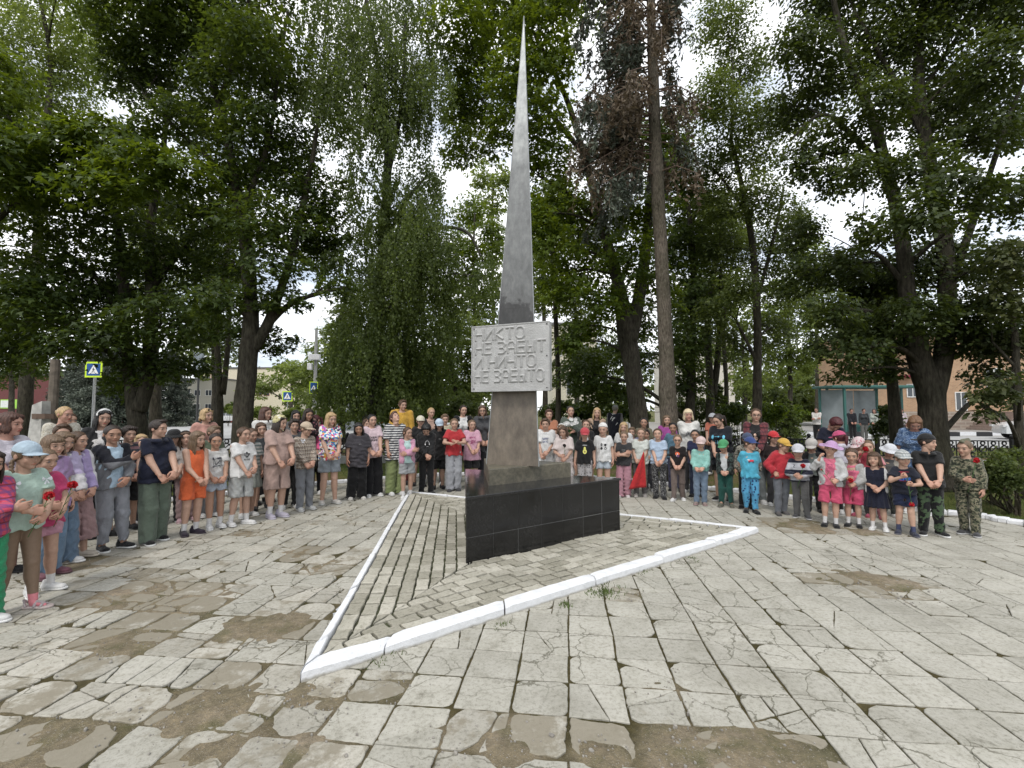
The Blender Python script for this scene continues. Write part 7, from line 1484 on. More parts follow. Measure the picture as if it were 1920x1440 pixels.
# bus shelter
def shelter():
    D = 30.5; x0, x1 = (1537 - 960) / FPX * D, (1690 - 960) / FPX * D; root = empty('bus_shelter', ((x0 + x1) / 2, D, .14)); tag(root, 'green framed glass bus shelter across the side road', 'bus shelter'); hw = (x1 - x0) / 2; G_ = plain('green_paint', (.03, .11, .095), .5); H = P(1600, 729, D).z - .14
    for i, (x, y) in enumerate(((-hw, 0), (-hw + .75, -1.2), (hw - 1.3, -1.2), (hw, 0), (hw - 1.3, .4), (-hw + .75, .4))): mb = MB(); mb.box(x - .06, x + .06, y - .06, y + .06, 0, H); mb.build('post', G_, root)
    mb = MB(); mb.box(-hw - .1, hw + .1, -1.4, .6, H, H + .16, bev=.03); mb.build('roof', G_, root); mb = MB(); mb.box(-hw + .8, hw - .1, .38, .42, .0, .55); mb.build('lower_panel', G_, root)
    gl = plain('dirty_glass', (.20, .23, .24), .2, var=.3, scale=.8, spec=.6, bmp=0)
    for x_0, x_1 in ((-hw + .8, -.2), (-.15, hw - 1.4)): mb = MB(); mb.box(x_0, x_1, .39, .41, .58, H - .1); mb.build('glass_panel', gl, root)
    mb = MB(); mb.add([(-hw, 0, .3), (-hw + .75, -1.2, .3), (-hw + .75, -1.2, H - .1), (-hw, 0, H - .1), (-hw + .03, .02, .3), (-hw + .78, -1.18, .3), (-hw + .78, -1.18, H - .1), (-hw + .03, .02, H - .1)], [[0, 1, 2, 3], [7, 6, 5, 4], [0, 4, 5, 1], [3, 2, 6, 7]]); mb.build('glass_panel', gl, root)
    mb = MB(); mb.box(-hw + .9, -hw + 1.75, .34, .37, 1.1, 1.9); mb.build('timetable', plain('paper', (.5, .5, .47), .8), root)
    for z in (.42, .5): mb = MB(); mb.box(-hw + 1.0, hw - 1.6, -.25 + (z - .42) * 2, -.10 + (z - .42) * 2, z, z + .05); mb.build('bench_board', G_, root)
shelter()
# pole behind the maple trunk right of the obelisk
for px, top, D, lab in ((1096, 690, 24, 'thin dark lamp post right of the inscription plaque'),): c = P(px, top, D); mb = MB(); mb.tube([(c.x, D, 0), (c.x, D, c.z)], .05, 8); mb.tube([(c.x, D, c.z), (c.x, D, c.z + .12), (c.x, D, c.z + .2)], [.05, .12, .03], 8); tag(mb.build('lamp_post', plain('black_post', (.02, .02, .02), .5)), lab, 'post')
# gift bag on the ground by the stele
g = G(883, 925); g = Vector(((884 - 960) / FPX * 9.0, 9.0, .024))
# ================================================================== THE CROWD
GL, GRR = 'children and teachers standing left of the obelisk', 'children and teachers standing right of the obelisk'
SNW, SNB = ('sneaker', WH, WH), ('sneaker', BK, BK); SBW = ('sneaker', BK, WH); LOWW = ('low', WH, WH); SK = (.6, .6, .6)
_n0 = None
def crowd():
    p = person; L = dict(group=GL); Rr = dict(group=GRR)
    # ---------------- left, front row
    p('child in pink plaid shirt and green trousers cut off by left edge', -16, 838, fy=1172, rel=25, hair='long', hc='dark', top_=('long', HP, 'plaid', (.14, .05, .2), None, 1.0), bot=('pants', (.02, .28, .12)), shoe=LOWW, pose='cross', fem=True, fat=1.05, **L)
    p('girl in light blue cap and mint t-shirt with white bows', 50, 824, fy=1146, rel=30, look=8, hat='cap', hatc=(.36, .47, .56), hair='braids', hc='lbrown', top_=('tee', (.38, .52, .44)), bot=('leggings', (.19, .13, .09)), sock=(.62, .22, .25), shoe=('sandal', (.42, .36, .36), (.45, .38, .36)), pose='hold', fem=True, fat=1.10, tilt=8, **L)
    p('girl in magenta t-shirt and pink shorts behind the blue cap girl', 96, 838, fy=1112, rel=30, look=12, hair='tight', hc='lbrown', top_=('tee', (.52, .03, .14)), bot=('mini', (.5, .24, .32)), sock=SK, shoe=SNW, pose='hold', pr='bird', fem=True, tilt=8, **L)
    p('child in lilac top and jeans with maroon shoes', 106, 812, fy=1080, rel=35, hair='bobfringe', hc='lbrown', top_=('tee', (.33, .21, .40)), bot=('pants', (.13, .21, .31)), shoe=('sneaker', (.14, .05, .07), (.1, .05, .06)), pose='down', fem=True, tilt=12, **L)
    p('girl in white and purple jacket and wide blue jeans', 124, 806, fy=1060, rel=40, hair='bob', hc='lbrown', top_=('vest', (.55, .54, .56), 'yoke', (.45, .38, .58), None, .9), bot=('wide', (.12, .19, .28)), shoe=SNW, fem=True, tilt=10, **L)
    p('girl with two braids in lilac jacket with white sleeves and dusty pink trousers', 152, 806, fy=1048, rel=38, look=18, hair='braids', hc='brown', top_=('vest', (.36, .28, .52), 'sleeves', (.60, .59, .60), None, .112), inner=fabric((.5, .45, .6)), bot=('culottes', (.33, .20, .20)), shoe=('sneaker', (.48, .42, .34), (.5, .45, .38)), pose='clasp', fem=True, tilt=2, **L)
    p('boy in black and grey hooded jacket hiding his chin behind his arm', 225, 794, fy=1030, rel=28, look=-12, hair='crew', hc='dark', skin='m', top_=('jacket', (.16, .165, .18), 'yoke', (.012, .013, .02), None, .98), inner=fabric((.38, .52, .64)), bot=('jogger', (.25, .26, .29)), shoe=SBW, pose='shy', fat=1.08, tilt=10, **L)
    p('boy in navy polo shirt and baggy sage green trousers', 297, 785, fy=1016, rel=30, look=22, hair='flat', hc='dark', top_=('polo', (.010, .013, .03)), bot=('wide', (.105, .14, .105)), shoe=SBW, fat=1.14, tilt=0, **L)
    p('girl in bright orange sleeveless top and shorts', 365, 806, fy=1002, rel=28, look=10, hair='long', hc='lbrown', top_=('tank', OR), bot=('shorts', OR), sock=SK, shoe=('sneaker', (.025, .018, .03), (.04, .03, .04)), fem=True, **L)
    p('girl in white t-shirt with pencil sketch print and denim shorts', 411, 810, fy=990, rel=15, look=-2, hair='tight', hc='dark', skin='m', top_=('tee', (.60, .59, .57)), bot=('mini', (.40, .46, .55)), sock=SK, shoe=SNW, pr='sketch', fem=True, tilt=6, **L)
    p('child in white t-shirt with black three-leaf logo and grey shorts', 455, 799, fy=984, rel=35, look=14, hair='tight', hc='brown', top_=('tee', WH), bot=('bermuda', (.38, .39, .38)), sock=SK, shoe=LOWW, pr='trefoil', fat=1.08, fem=True, **L)
    p('girl in yellow headscarf, dusty pink top and matching shorts', 522, 777, fy=970, rel=32, look=20, hair='mid', hc='dark', hat='headscarf', hatc=(.52, .47, .22), hatpat=('floral', (.60, .58, .5), (.25, .22, .1), 1.4), top_=('crop', (.40, .27, .23)), bot=('bermuda', (.38, .26, .22)), sock=SK, shoe=('sneaker', (.40, .37, .45), (.42, .40, .46)), fat=1.16, fem=True, **L)
    p('boy in beige cap and brown jacket with checked front', 576, 789, fy=956, rel=28, look=22, hat='cap', hatc=(.48, .38, .27), hair='capshort', hc='lbrown', top_=('long', (.20, .14, .10), 'plaid', (.5, .45, .38), (.03, .02, .02), .6), bot=('pants', (.19, .20, .22)), shoe=('sneaker', (.5, .5, .48), (.5, .5, .48)), tilt=14, **L)
    p('long-haired blond girl in multicoloured t-shirt and grey denim shorts', 620, 771, fy=944, rel=15, look=6, hair='long', hc='blond', top_=('tee', WH, 'rainbow'), bot=('shorts', (.24, .27, .30)), shoe=('low', (.55, .52, .47), (.5, .5, .48)), fem=True, tilt=10, **L)
    p('child with black hair in dark grey t-shirt and black wide trousers', 671, 790, fy=936, rel=12, look=-6, hair='mid', hc='black', skin='m', top_=('longtee', (.052, .048, .056)), bot=('wide', (.009, .009, .010)), shoe=('sneaker', (.5, .48, .44), (.5, .48, .44)), pose='down', fat=1.15, fem=True, tilt=16, pr='smalltext', **L)
    p('girl in pale pink t-shirt with two lines of black lettering', 703, 775, fy=930, rel=15, look=10, hair='pony', hc='black', top_=('tee', (.62, .47, .51)), bot=('wide', (.012, .012, .014)), shoe=SNW, pr='casual', fem=True, tilt=6, **L)
    p('boy in black and white striped t-shirt looking up at the sky', 742, 771, fy=927, rel=30, look=10, tilt=-42, hair='short', hc='red', top_=('longtee', (.60, .60, .58), 'stripes', (.02, .025, .04), None, 1.0), bot=('wide', (.22, .27, .10)), shoe=SNW, pose='down', fat=1.12, **L)
    p('smiling girl in pink bomber jacket with folded arms and grey shorts', 765, 799, fy=934, rel=12, look=22, hair='pony', hc='brown', top_=('jacket', (.55, .26, .38), 'sleeves', (.33, .34, .38), None, .14), inner=fabric((.42, .6, .58)), bot=('shorts', (.30, .31, .32)), sock=SK, shoe=LOWW, pose='cross', fem=True, **L)
    p('boy in black hooded sweatshirt with white headphone outline bending his head', 801, 790, fy=926, rel=8, look=-14, tilt=42, hair='messy', hc='black', hat=None, top_=('hoodie', BK), bot=('pants', BK), shoe=SNB, pr='headphones', **L)
    p('child in pale blue cap and black outfit with necklace', 823, 783, fy=916, rel=6, look=0, tilt=20, hat='cap', hatc=(.42, .52, .62), hair='mid', hc='black', top_=('longtee', BK), bot=('bermuda', BK), shoe=SNB, pose='down', pr='smalltext', **L)
    p('girl in red t-shirt and light grey wide trousers with hands together', 851, 783, fy=920, rel=8, look=-2, hair='tight', hc='lbrown', top_=('tee', (.45, .018, .025)), bot=('wide', (.33, .34, .37)), shoe=('sneaker', DG, DG), pose='chest', fem=True, **L)
    p('girl in oversized pink t-shirt with printed lettering by the stele', 886, 786, fy=914, rel=12, look=12, hair='tight', hc='lbrown', top_=('longtee', (.60, .32, .42)), bot=('bermuda', BK), shoe=SNB, pr='pinktext', fem=True, **L)
    # ---------------- left, rear rows
    p('woman with short wavy brown hair at far left in pale lilac top', 14, 770, D=4.5, rel=38, look=18, hair='wavyshort', hc='red', skin='r', top_=('tee', (.52, .49, .55)), bot=('skirt', DG), shoe=('low', BK, BK), fat=1.2, fem=True, adult=True, **L)
    p('blond woman with tied hair in cream patterned jacket', 118, 760, D=6.6, rel=26, look=10, hair='bun', hc='blond', skin='r', top_=('long', (.55, .52, .44), 'scribble', (.35, .30, .2)), bot=('skirt', (.5, .48, .42)), shoe=('low', WH, WH), fat=1.12, fem=True, adult=True, pose='down', **L)
    p('dark-haired girl half hidden behind the woman in cream jacket', 139, 772, D=7.0, rel=24, hair='tight', hc='brown', top_=('tee', (.55, .54, .52)), bot=('skirt', DG), fem=True, **L)
    p('boy with short brown hair behind the girl with braids', 122, 793, D=5.5, rel=26, look=-20, hair='short', hc='brown', top_=('tee', (.05, .05, .06)), bot=('pants', DG), **L)
    p('girl with long dark wavy hair and white headband in black jacket', 192, 764, D=5.9, rel=22, look=-2, hair='longwavy', hc='black', hat='headband', hatc=WH, top_=('blazer', BK), inner=fabric((.58, .56, .54), 'scribble', (.3, .28, .26)), bot=('skirt', BK), shoe=SNB, fem=True, tilt=6, **L)
    p('child in black cap behind the boy hiding his chin', 200, 812, D=5.9, rel=20, hat='cap', hatc=BK, hair='capshort', hc='dark', top_=('tee', (.03, .03, .03), 'camo', (.10, .10, .09), BK, 1.0), bot=('bermuda', BK), shoe=SNB, pose='down', tilt=18, **L)
    p('dark-haired child between the grey jacket boy and the navy polo boy', 246, 797, D=6.2, rel=20, hair='messy', hc='dark', top_=('tee', (.25, .13, .14), 'stripes', (.04, .04, .05), None, 1.6), bot=('bermuda', BK), shoe=SNB, **L)
    p('blond child peeking from behind the navy polo boy', 277, 812, D=6.6, rel=15, hair='bob', hc='blond', top_=('tee', (.35, .33, .3)), bot=('pants', DG), fem=True, pose='down', **L)
    p('child in black bucket hat behind the navy polo boy', 330, 802, D=6.6, rel=10, look=-20, hat='bucket', hatc=BK, hair='capshort', hc='lbrown', top_=('tee', BK), bot=('pants', BK), shoe=SBW, tilt=10, **L)
    p('woman with short blond hair and sunglasses on head in salmon top', 385, 764, D=7.7, rel=22, look=6, hair='wavyshort', hc='blond', hat='shades', hatc=BK, top_=('tee', (.48, .24, .19)), bot=('pants', DG), shoe=('low', BK, BK), fem=True, fat=1.08, adult=True, pose='behind', **L)
    p('boy in olive t-shirt behind the girl in sketch print shirt', 398, 797, D=7.0, rel=18, look=20, hair='short', hc='lbrown', top_=('tee', (.10, .13, .08)), bot=('pants', (.25, .26, .28)), shoe=SNW, pose='down', **L)
    p('dark-haired girl in headband behind the orange girl', 357, 806, D=6.7, rel=14, hair='long', hc='brown', hat='headband', hatc=BK, top_=('tee', (.4, .36, .33)), bot=('pants', (.3, .2, .2)), shoe=('sneaker', (.4, .25, .28), (.4, .3, .3)), fem=True, **L)
    p('girl with smooth dark hair behind the three-leaf logo shirt', 469, 801, D=7.0, rel=20, look=10, hair='tight', hc='brown', top_=('tee', (.5, .5, .47), 'stripes', (.2, .25, .24), None, 1.2), bot=('skirt', (.3, .33, .3)), fem=True, pose='down', **L)
    p('woman with shoulder-length reddish brown hair in white blouse and black skirt', 497, 761, D=8.0, rel=26, look=14, hair='mid', hc='red', top_=('tunic', (.58, .57, .54)), bot=('longskirt', BK), shoe=('low', BK, BK), fem=True, adult=True, fat=1.05, **L)
    p('dark-haired child in charcoal t-shirt left of the headscarf girl', 497, 790, D=7.5, rel=10, hair='bob', hc='brown', top_=('longtee', (.045, .05, .055)), bot=('shorts', (.02, .02, .02)), shoe=SNB, pose='down', **L)
    p('boy with curly dark hair right of the headscarf girl in grey t-shirt', 548, 784, D=7.6, rel=8, hair='messy', hc='dark', top_=('tee', (.09, .095, .10)), bot=('pants', BK), shoe=SNW, pose='down', **L)
    p('tall girl with dark brown hair in black floral blouse', 573, 764, D=8.7, rel=14, look=6, tilt=14, hair='mid', hc='dark', skin='m', top_=('longtee', (.02, .012, .015), 'floral', (.32, .10, .12), (.02, .012, .015), .8), bot=('skirt', BK), shoe=SNB, fem=True, adult=True, pose='down', **L)
    p('dark-haired woman with white hair clip behind the floral blouse girl', 553, 767, D=9.2, rel=12, hair='mid', hc='black', top_=('tee', (.1, .1, .1)), bot=('pants', BK), fem=True, **L)
    p('person with dark red hair and hot pink collar behind the long-haired blond girl', 596, 776, D=8.9, rel=-12, look=-30, hair='pony', hc='wine', top_=('hoodie', (.62, .06, .20)), bot=('pants', BK), fem=True, tilt=12, **L)
    p('child behind the dark grey t-shirt with only dark hair showing', 689, 784, D=9.4, rel=10, hair='short', hc='brown', top_=('tee', (.16, .1, .1)), bot=('pants', DG), **L)
    p('tall man in mustard yellow hooded sweatshirt', 753, 748, D=10.0, rel=14, look=4, tilt=10, hair='short', hc='brown', top_=('hoodie', (.52, .29, .015)), bot=('pants', (.2, .02, .02)), shoe=SNB, pose='pockets', **L)
    p('boy in cream cap and black t-shirt with photo print', 786, 778, D=9.8, rel=6, look=4, hat='cap', hatc=(.56, .52, .40), hair='capshort', hc='lbrown', top_=('tee', BK), bot=('shorts', DG), shoe=SNB, pr='photo', pose='down', **L)
    p('blond woman in black blouse behind the boy in headphones hoodie', 805, 763, D=10.3, rel=10, look=12, hair='bun', hc='blond', top_=('blazer', BK), inner=fabric((.40, .26, .2)), bot=('skirt', BK), fem=True, adult=True, **L)
    p('boy with short hair in sand coloured t-shirt', 838, 775, D=10.0, rel=6, look=6, hair='short', hc='lbrown', top_=('tee', (.46, .41, .28)), bot=('pants', DG), pose='behind', **L)
    p('woman with pulled back dark hair in black blazer over white top', 869, 758, D=10.3, rel=6, look=8, hair='tight', hc='dark', top_=('blazer', (.010, .010, .011)), inner=fabric(WH), bot=('pants', BK), shoe=('low', BK, BK), fem=True, adult=True, pose='down', **L)
    p('woman with long brown hair in dark grey blouse next to the stele', 911, 758, D=9.9, rel=6, look=-6, hair='long', hc='brown', top_=('tunic', (.06, .06, .065)), bot=('longskirt', (.015, .015, .018)), shoe=('low', BK, BK), fem=True, adult=True, specs=True, **L)
    # ---------------- right, front row
    p('boy in white t-shirt with blue handwriting right beside the stele', 1021, 783, D=8.7, rel=-4, look=0, hair='short', hc='brown', top_=('longtee', WH), bot=('shorts', LJ), shoe=SNW, pr='script', **Rr)
    p('girl in pale pink t-shirt holding a dark flower', 1058, 797, D=8.5, rel=-4, look=-16, hair='bob', hc='brown', top_=('longtee', (.62, .53, .50)), bot=('skirt', (.55, .5, .48)), shoe=SNW, pose='hold', fem=True, tilt=12, **Rr)
    p('child in red cap and black t-shirt with avocado print', 1096, 800, D=8.4, rel=0, look=4, hat='cap', hatc=(.50, .045, .06), hair='braids', hc='lbrown', top_=('tee', BK), bot=('pants', (.4, .38, .38), 'floral', (.06, .06, .07), (.2, .18, .18), .8), shoe=SNW, pose='down', pr='avocado', fem=True, tilt=14, **Rr)
    p('girl in white knit hat and white t-shirt with four black pictures', 1130, 792, D=8.5, rel=0, look=-3, hat='beanie', hatc=(.66, .65, .63), hair=None, top_=('tee', WH), bot=('mini', (.42, .48, .54)), shoe=SNW, pose='down', pr='four', fem=True, **Rr)
    p('girl in charcoal t-shirt with crossed arms and dusty pink trousers', 1167, 807, fy=932, rel=-6, look=4, hair='tight', hc='lbrown', top_=('tee', (.035, .035, .037)), bot=('wide', (.42, .20, .25)), shoe=('sneaker', (.5, .45, .45), (.5, .48, .46)), pose='cross', pr='lines2', fem=True, **Rr)
    p('girl in pale mint t-shirt holding a red pennant', 1198, 801, fy=930, rel=-4, look=0, hair='tight', hc='lbrown', top_=('tee', (.55, .58, .54)), bot=('pants', (.15, .14, .135)), shoe=('sneaker', (.5, .45, .4), (.45, .42, .4)), pose='clasp', fem=True, **Rr)
    p('girl in light blue t-shirt and black patterned trousers', 1234, 802, fy=934, rel=-2, look=2, hair='tight', hc='brown', top_=('tee', (.36, .46, .60)), bot=('pants', (.02, .02, .022), 'scribble', (.35, .35, .35)), shoe=SNB, fem=True, **Rr)
    p('small child in round glasses and black t-shirt with orange sun print', 1268, 813, fy=938, rel=-4, look=-2, hair='crew', hc='lbrown', top_=('tee', (.016, .013, .013)), bot=('pants', (.20, .15, .13), 'knit', (.13, .10, .09)), shoe=SNW, pr='sun', specs=True, **Rr)
    p('child in pale pink cap and mint long-sleeved top with jeans', 1309, 817, fy=946, rel=-4, look=0, hat='cap', hatc=(.56, .42, .40), hair='capshort', hc='lbrown', top_=('long', MINT), bot=('pants', (.14, .20, .28)), shoe=('sneaker', (.24, .18, .16), (.3, .2, .2)), tilt=14, **Rr)
    p('boy in green cap and black patterned jacket with dark green trousers', 1357, 822, fy=950, rel=-8, look=-4, hat='cap', hatc=(.06, .30, .12), hair='capshort', hc='lbrown', top_=('jacket', (.02, .025, .025), 'camo', (.05, .08, .07), BK, .8), inner=fabric((.50, .52, .53)), bot=('jogger', (.012, .075, .06)), shoe=('sneaker', (.10, .10, .07), (.15, .14, .12)), tilt=14, **Rr)
    p('boy in blue cap and turquoise outfit with car print looking right', 1402, 818, fy=961, rel=8, look=46, hat='cap', hatc=(.03, .06, .20), hair='capshort', hc='brown', top_=('tee', CY), bot=('jogger', (.05, .30, .52), 'floral', (.01, .03, .10), (.02, .06, .2), 1.0), shoe=SNB, pose='behind', pr='car', **Rr)
    p('boy in yellow cap and red hooded sweatshirt turned right', 1457, 820, fy=964, rel=22, look=42, hat='cap', hatc=(.55, .32, .03), hair='capshort', hc='lbrown', top_=('hoodie', (.42, .012, .025)), bot=('pants', (.13, .14, .16)), shoe=('sneaker', (.10, .09, .09), (.08, .08, .08)), pose='pockets', **Rr)
    p('boy in white cap and navy and white jacket with big letters holding a carnation', 1497, 831, fy=971, rel=-6, look=0, hat='cap', hatc=(.52, .53, .56), hair='capshort', hc='lbrown', top_=('long', (.016, .018, .035), 'block', (.46, .47, .52), None, .69), bot=('pants', (.10, .10, .10)), shoe=('sneaker', DG, (.5, .5, .5)), pose='hold', pr='letters', tilt=14, **Rr)
    p('little girl in lilac sun hat, pink bear t-shirt and pale grey cardigan', 1548, 824, fy=987, rel=-2, look=-12, hat='sunhat', hatc=(.45, .26, .48), hair='tight', hc='blond', top_=('jacket', (.44, .44, .44)), inner=fabric((.66, .13, .22)), bot=('bermuda', (.55, .05, .13)), sock=SK, shoe=('low', BK, BK), pose='oneface', pr='bear', fem=True, roll=8, **Rr)
    p('little bareheaded girl in pink bear t-shirt and cardigan holding a carnation', 1591, 838, fy=987, rel=-6, look=2, hair='tight', hc='brown', top_=('jacket', (.36, .36, .35)), inner=fabric((.66, .13, .22)), bot=('bermuda', (.52, .04, .12)), sock=SK, shoe=('low', BK, BK), pose='hold', pr='bear', fem=True, tilt=8, **Rr)
    p('little girl in navy pinafore dress with white collar', 1638, 846, fy=994, rel=-6, look=-2, hair='bobfringe', hc='brown', top_=('tee', (.012, .014, .03), 'sleeves', (.60, .60, .60), None, .098), bot=('dressskirt', (.012, .014, .03)), sock=SK, shoe=LOWW, pose='clasp', fem=True, **Rr)
    p('boy in checked white cap and navy t-shirt with blue lettering', 1687, 842, fy=1002, rel=6, look=14, hat='cap', hatc=(.52, .53, .52), hatpat=('plaid', (.2, .24, .26), None, .7), hair='capshort', hc='lbrown', top_=('tee', (.016, .018, .030)), bot=('shorts', (.012, .018, .05)), sock=(.05, .06, .12), shoe=('sneaker', (.03, .035, .06), (.1, .1, .12)), pose='showing', pr='super', **Rr)
    p('tall boy in black cap and black polo looking away to the right', 1735, 813, fy=1003, rel=14, look=52, hat='backcap', hatc=BK, hair='capshort', hc='dark', top_=('polo', BK), bot=('pants', (.010, .010, .012), 'camo', (.06, .10, .05), BK, 2.2), shoe=SBW, fat=1.12, **Rr)
    p('boy in camouflage uniform and soldier side cap at the right end', 1806, 822, fy=1003, rel=-14, look=-4, hat='garrison', hatc=(.13, .13, .08), hair='crew', hc='lbrown', top_=('long', (.10, .11, .065), 'camo', (.22, .20, .13), (.025, .03, .02), .8), bot=('pants', (.10, .11, .065), 'camo', (.22, .20, .13), (.025, .03, .02), .8), shoe=('sneaker', DG, (.4, .4, .4)), pose='belly', **Rr)
    # ---------------- right, rear rows
    p('woman with short brown hair in rust orange top', 1029, 766, D=10.0, rel=-6, look=8, hair='short', hc='red', top_=('tee', (.36, .14, .07)), bot=('skirt', BK), fem=True, fat=1.1, adult=True, **Rr)
    p('child in white scarf behind the pale pink t-shirt girl', 1052, 793, D=9.2, rel=-4, hair='bob', hc='lbrown', hat='headband', hatc=WH, top_=('tee', (.5, .42, .4)), bot=('skirt', WH), fem=True, **Rr)
    p('dark-haired woman in grey green blouse holding white flowers', 1070, 760, D=10.0, rel=0, look=10, hair='bun', hc='dark', top_=('long', (.08, .10, .08)), bot=('skirt', (.06, .08, .06)), pose='chest', fem=True, adult=True, tilt=-4, **Rr)
    p('girl in black cardigan and white t-shirt behind the red cap', 1096, 786, D=9.4, rel=-2, look=2, hair='tight', hc='brown', top_=('jacket', BK), inner=fabric(WH), bot=('pants', BK), fem=True, **Rr)
    p('blond woman in tan blazer over black top', 1115, 763, D=10.2, rel=-2, look=0, hair='mid', hc='blond', top_=('blazer', (.36, .25, .17)), inner=fabric(BK), bot=('skirt', (.3, .22, .15)), fem=True, adult=True, pose='behind', **Rr)
    p('man in grey cap and dark waistcoat seen from behind under the trees', 1152, 757, D=14.0, rel=165, hat='cap', hatc=(.25, .25, .24), hair='capshort', hc='grey', top_=('vest', (.02, .02, .03), 'sleeves', (.16, .15, .15), None, .19), bot=('pants', (.05, .05, .06)), shoe=SNB, pose='down', adult=True, H=1.74)
    p('girl with long blond hair in white t-shirt behind the crossed arms girl', 1170, 790, D=9.2, rel=-4, hair='long', hc='blond', top_=('tee', (.55, .55, .54)), bot=('pants', BK), fem=True, pose='down', **Rr)
    p('dark-haired boy in khaki t-shirt behind the row', 1204, 782, D=9.8, rel=-6, look=4, hair='crew', hc='black', skin='m', top_=('tee', (.14, .13, .08)), bot=('pants', DG), pose='down', **Rr)
    p('small brown-haired child between the mint and blue t-shirts', 1183, 800, D=9.7, rel=-6, hair='short', hc='lbrown', top_=('tee', (.3, .28, .3), 'stripes', (.1, .1, .2), None, 1), bot=('pants', DG), **Rr)
    p('child with dark hair in pale blue shirt behind the light blue t-shirt girl', 1215, 803, D=9.2, rel=-4, hair='short', hc='dark', skin='m', top_=('tee', (.45, .53, .58)), bot=('pants', (.05, .05, .06)), shoe=SNW, **Rr)
    p('woman with light brown hair in magenta jacket', 1251, 777, D=9.9, rel=0, look=12, hair='mid', hc='lbrown', top_=('long', (.32, .05, .27)), bot=('pants', DG), fem=True, pose='down', **Rr)
    p('dark-haired boy in teal blue t-shirt behind the glasses child', 1264, 791, D=9.2, rel=-4, look=-4, hair='crew', hc='black', skin='m', top_=('tee', (.08, .17, .24)), bot=('pants', (.06, .06, .12)), shoe=SNB, pose='behind', **Rr)
    p('woman with short platinum bob in white sweatshirt with grey print', 1292, 765, D=9.0, rel=-2, look=2, hair='bobfringe', hc='platinum', skin='r', top_=('long', (.60, .59, .56)), bot=('pants', DG), pr='animal', fem=True, adult=True, fat=1.08, pose='behind', **Rr)
    p('boy with black hair in navy t-shirt behind the mint top', 1303, 804, D=8.6, rel=-6, hair='crew', hc='black', skin='m', top_=('tee', (.02, .025, .07)), bot=('pants', (.02, .03, .06)), shoe=SNB, **Rr)
    p('toddler in white cap and orange top held up behind', 1334, 780, D=11.5, rel=-20, hat='cap', hatc=(.4, .42, .46), hair='capshort', hc='lbrown', top_=('tee', (.50, .14, .08)), bot=('pants', DG), H=1.5, **Rr)
    p('young woman looking down in black t-shirt with blue drawing', 1352, 773, D=8.2, rel=-16, look=-14, tilt=30, hair='pony', hc='dark', top_=('longtee', (.012, .014, .02)), bot=('shorts', BK), shoe=SBW, pr='blueprint', fem=True, adult=True, fat=1.05, **Rr)
    p('woman with glasses and tied hair in dark red checked shirt', 1411, 764, D=8.0, rel=-4, look=8, hair='bun', hc='brown', top_=('jacket', (.17, .04, .045), 'plaid', (.07, .02, .03), (.02, .01, .01), 1.4), inner=fabric(BK), bot=('pants', (.22, .25, .26)), shoe=SNW, pr='photo', specs=True, fem=True, adult=True, fat=1.05, **Rr)
    p('boy in dark blue cap and camouflage hooded jacket behind the turquoise outfit', 1394, 810, D=7.6, rel=4, look=-6, hat='cap', hatc=(.05, .07, .13), hair='capshort', hc='dark', top_=('hoodie', (.16, .16, .13), 'camo', (.26, .24, .2), (.04, .04, .03), .9), bot=('pants', BK), shoe=SNB, pose='down', **Rr)
    p('child in bright red cap behind the yellow cap boy', 1448, 807, D=7.8, rel=16, look=20, hat='cap', hatc=(.50, .015, .02), hair='capshort', hc='dark', top_=('long', (.03, .02, .02)), bot=('pants', DG), pose='pockets', **Rr)
    p('boy in pale grey cap and black jacket behind the navy and white jacket', 1519, 819, D=7.3, rel=-4, look=6, tilt=28, hat='cap', hatc=(.42, .40, .37), hair='capshort', hc='dark', top_=('jacket', BK), inner=fabric((.12, .14, .13)), bot=('pants', BK), shoe=SNB, pose='down', **Rr)
    p('woman with wine red hair bending down to a child', 1546, 783, D=7.9, rel=20, look=10, tilt=40, lean=24, hair='short', hc='wine', skin='r', top_=('tee', (.012, .014, .03)), bot=('pants', BK), fem=True, adult=True, fat=1.1, pose='hold', **Rr)
    p('girl in hot pink cap turned away in pale grey jacket', 1576, 806, D=7.1, rel=-150, look=20, hat='cap', hatc=(.50, .05, .16), hair='pony', hc='wine', top_=('hoodie', (.50, .48, .56)), bot=('pants', BK), fem=True, pose='down', **Rr)
    p('child in pink and white floral cap with red top', 1609, 816, D=7.0, rel=-20, look=-20, tilt=24, hat='cap', hatc=(.58, .45, .45), hatpat=('floral', (.5, .1, .16), (.6, .5, .5), .7), hair='capshort', hc='lbrown', top_=('long', (.33, .03, .05)), bot=('pants', (.05, .05, .05)), shoe=('sneaker', (.35, .05, .1), (.3, .1, .1)), **Rr)
    p('girl in coral pink t-shirt with a carnation in front of her face', 1632, 824, D=6.9, rel=-6, look=0, hair='tight', hc='lbrown', top_=('tee', (.60, .22, .24)), bot=('pants', (.3, .1, .12)), shoe=('sneaker', (.3, .05, .1), (.3, .1, .1)), pose='oneface', fem=True, **Rr)
    p('child in white bucket hat and beige jacket', 1657, 829, D=7.0, rel=10, look=10, tilt=22, hat='bucket', hatc=(.60, .62, .66), hair='capshort', hc='lbrown', top_=('jacket', (.36, .33, .28)), inner=fabric((.1, .1, .1)), bot=('pants', (.04, .045, .04)), shoe=SNW, pose='down', **Rr)
    p('woman with short ginger hair in blue patterned dress leaning forward', 1708, 788, D=7.2, rel=2, look=6, tilt=34, lean=10, hair='wavyshort', hc='ginger', skin='r', top_=('longtee', (.04, .09, .20), 'scribble', (.25, .35, .5)), bot=('dressskirt', (.04, .09, .20), 'scribble', (.25, .35, .5)), shoe=SNW, fem=True, adult=True, fat=1.04, pose='down', **Rr)
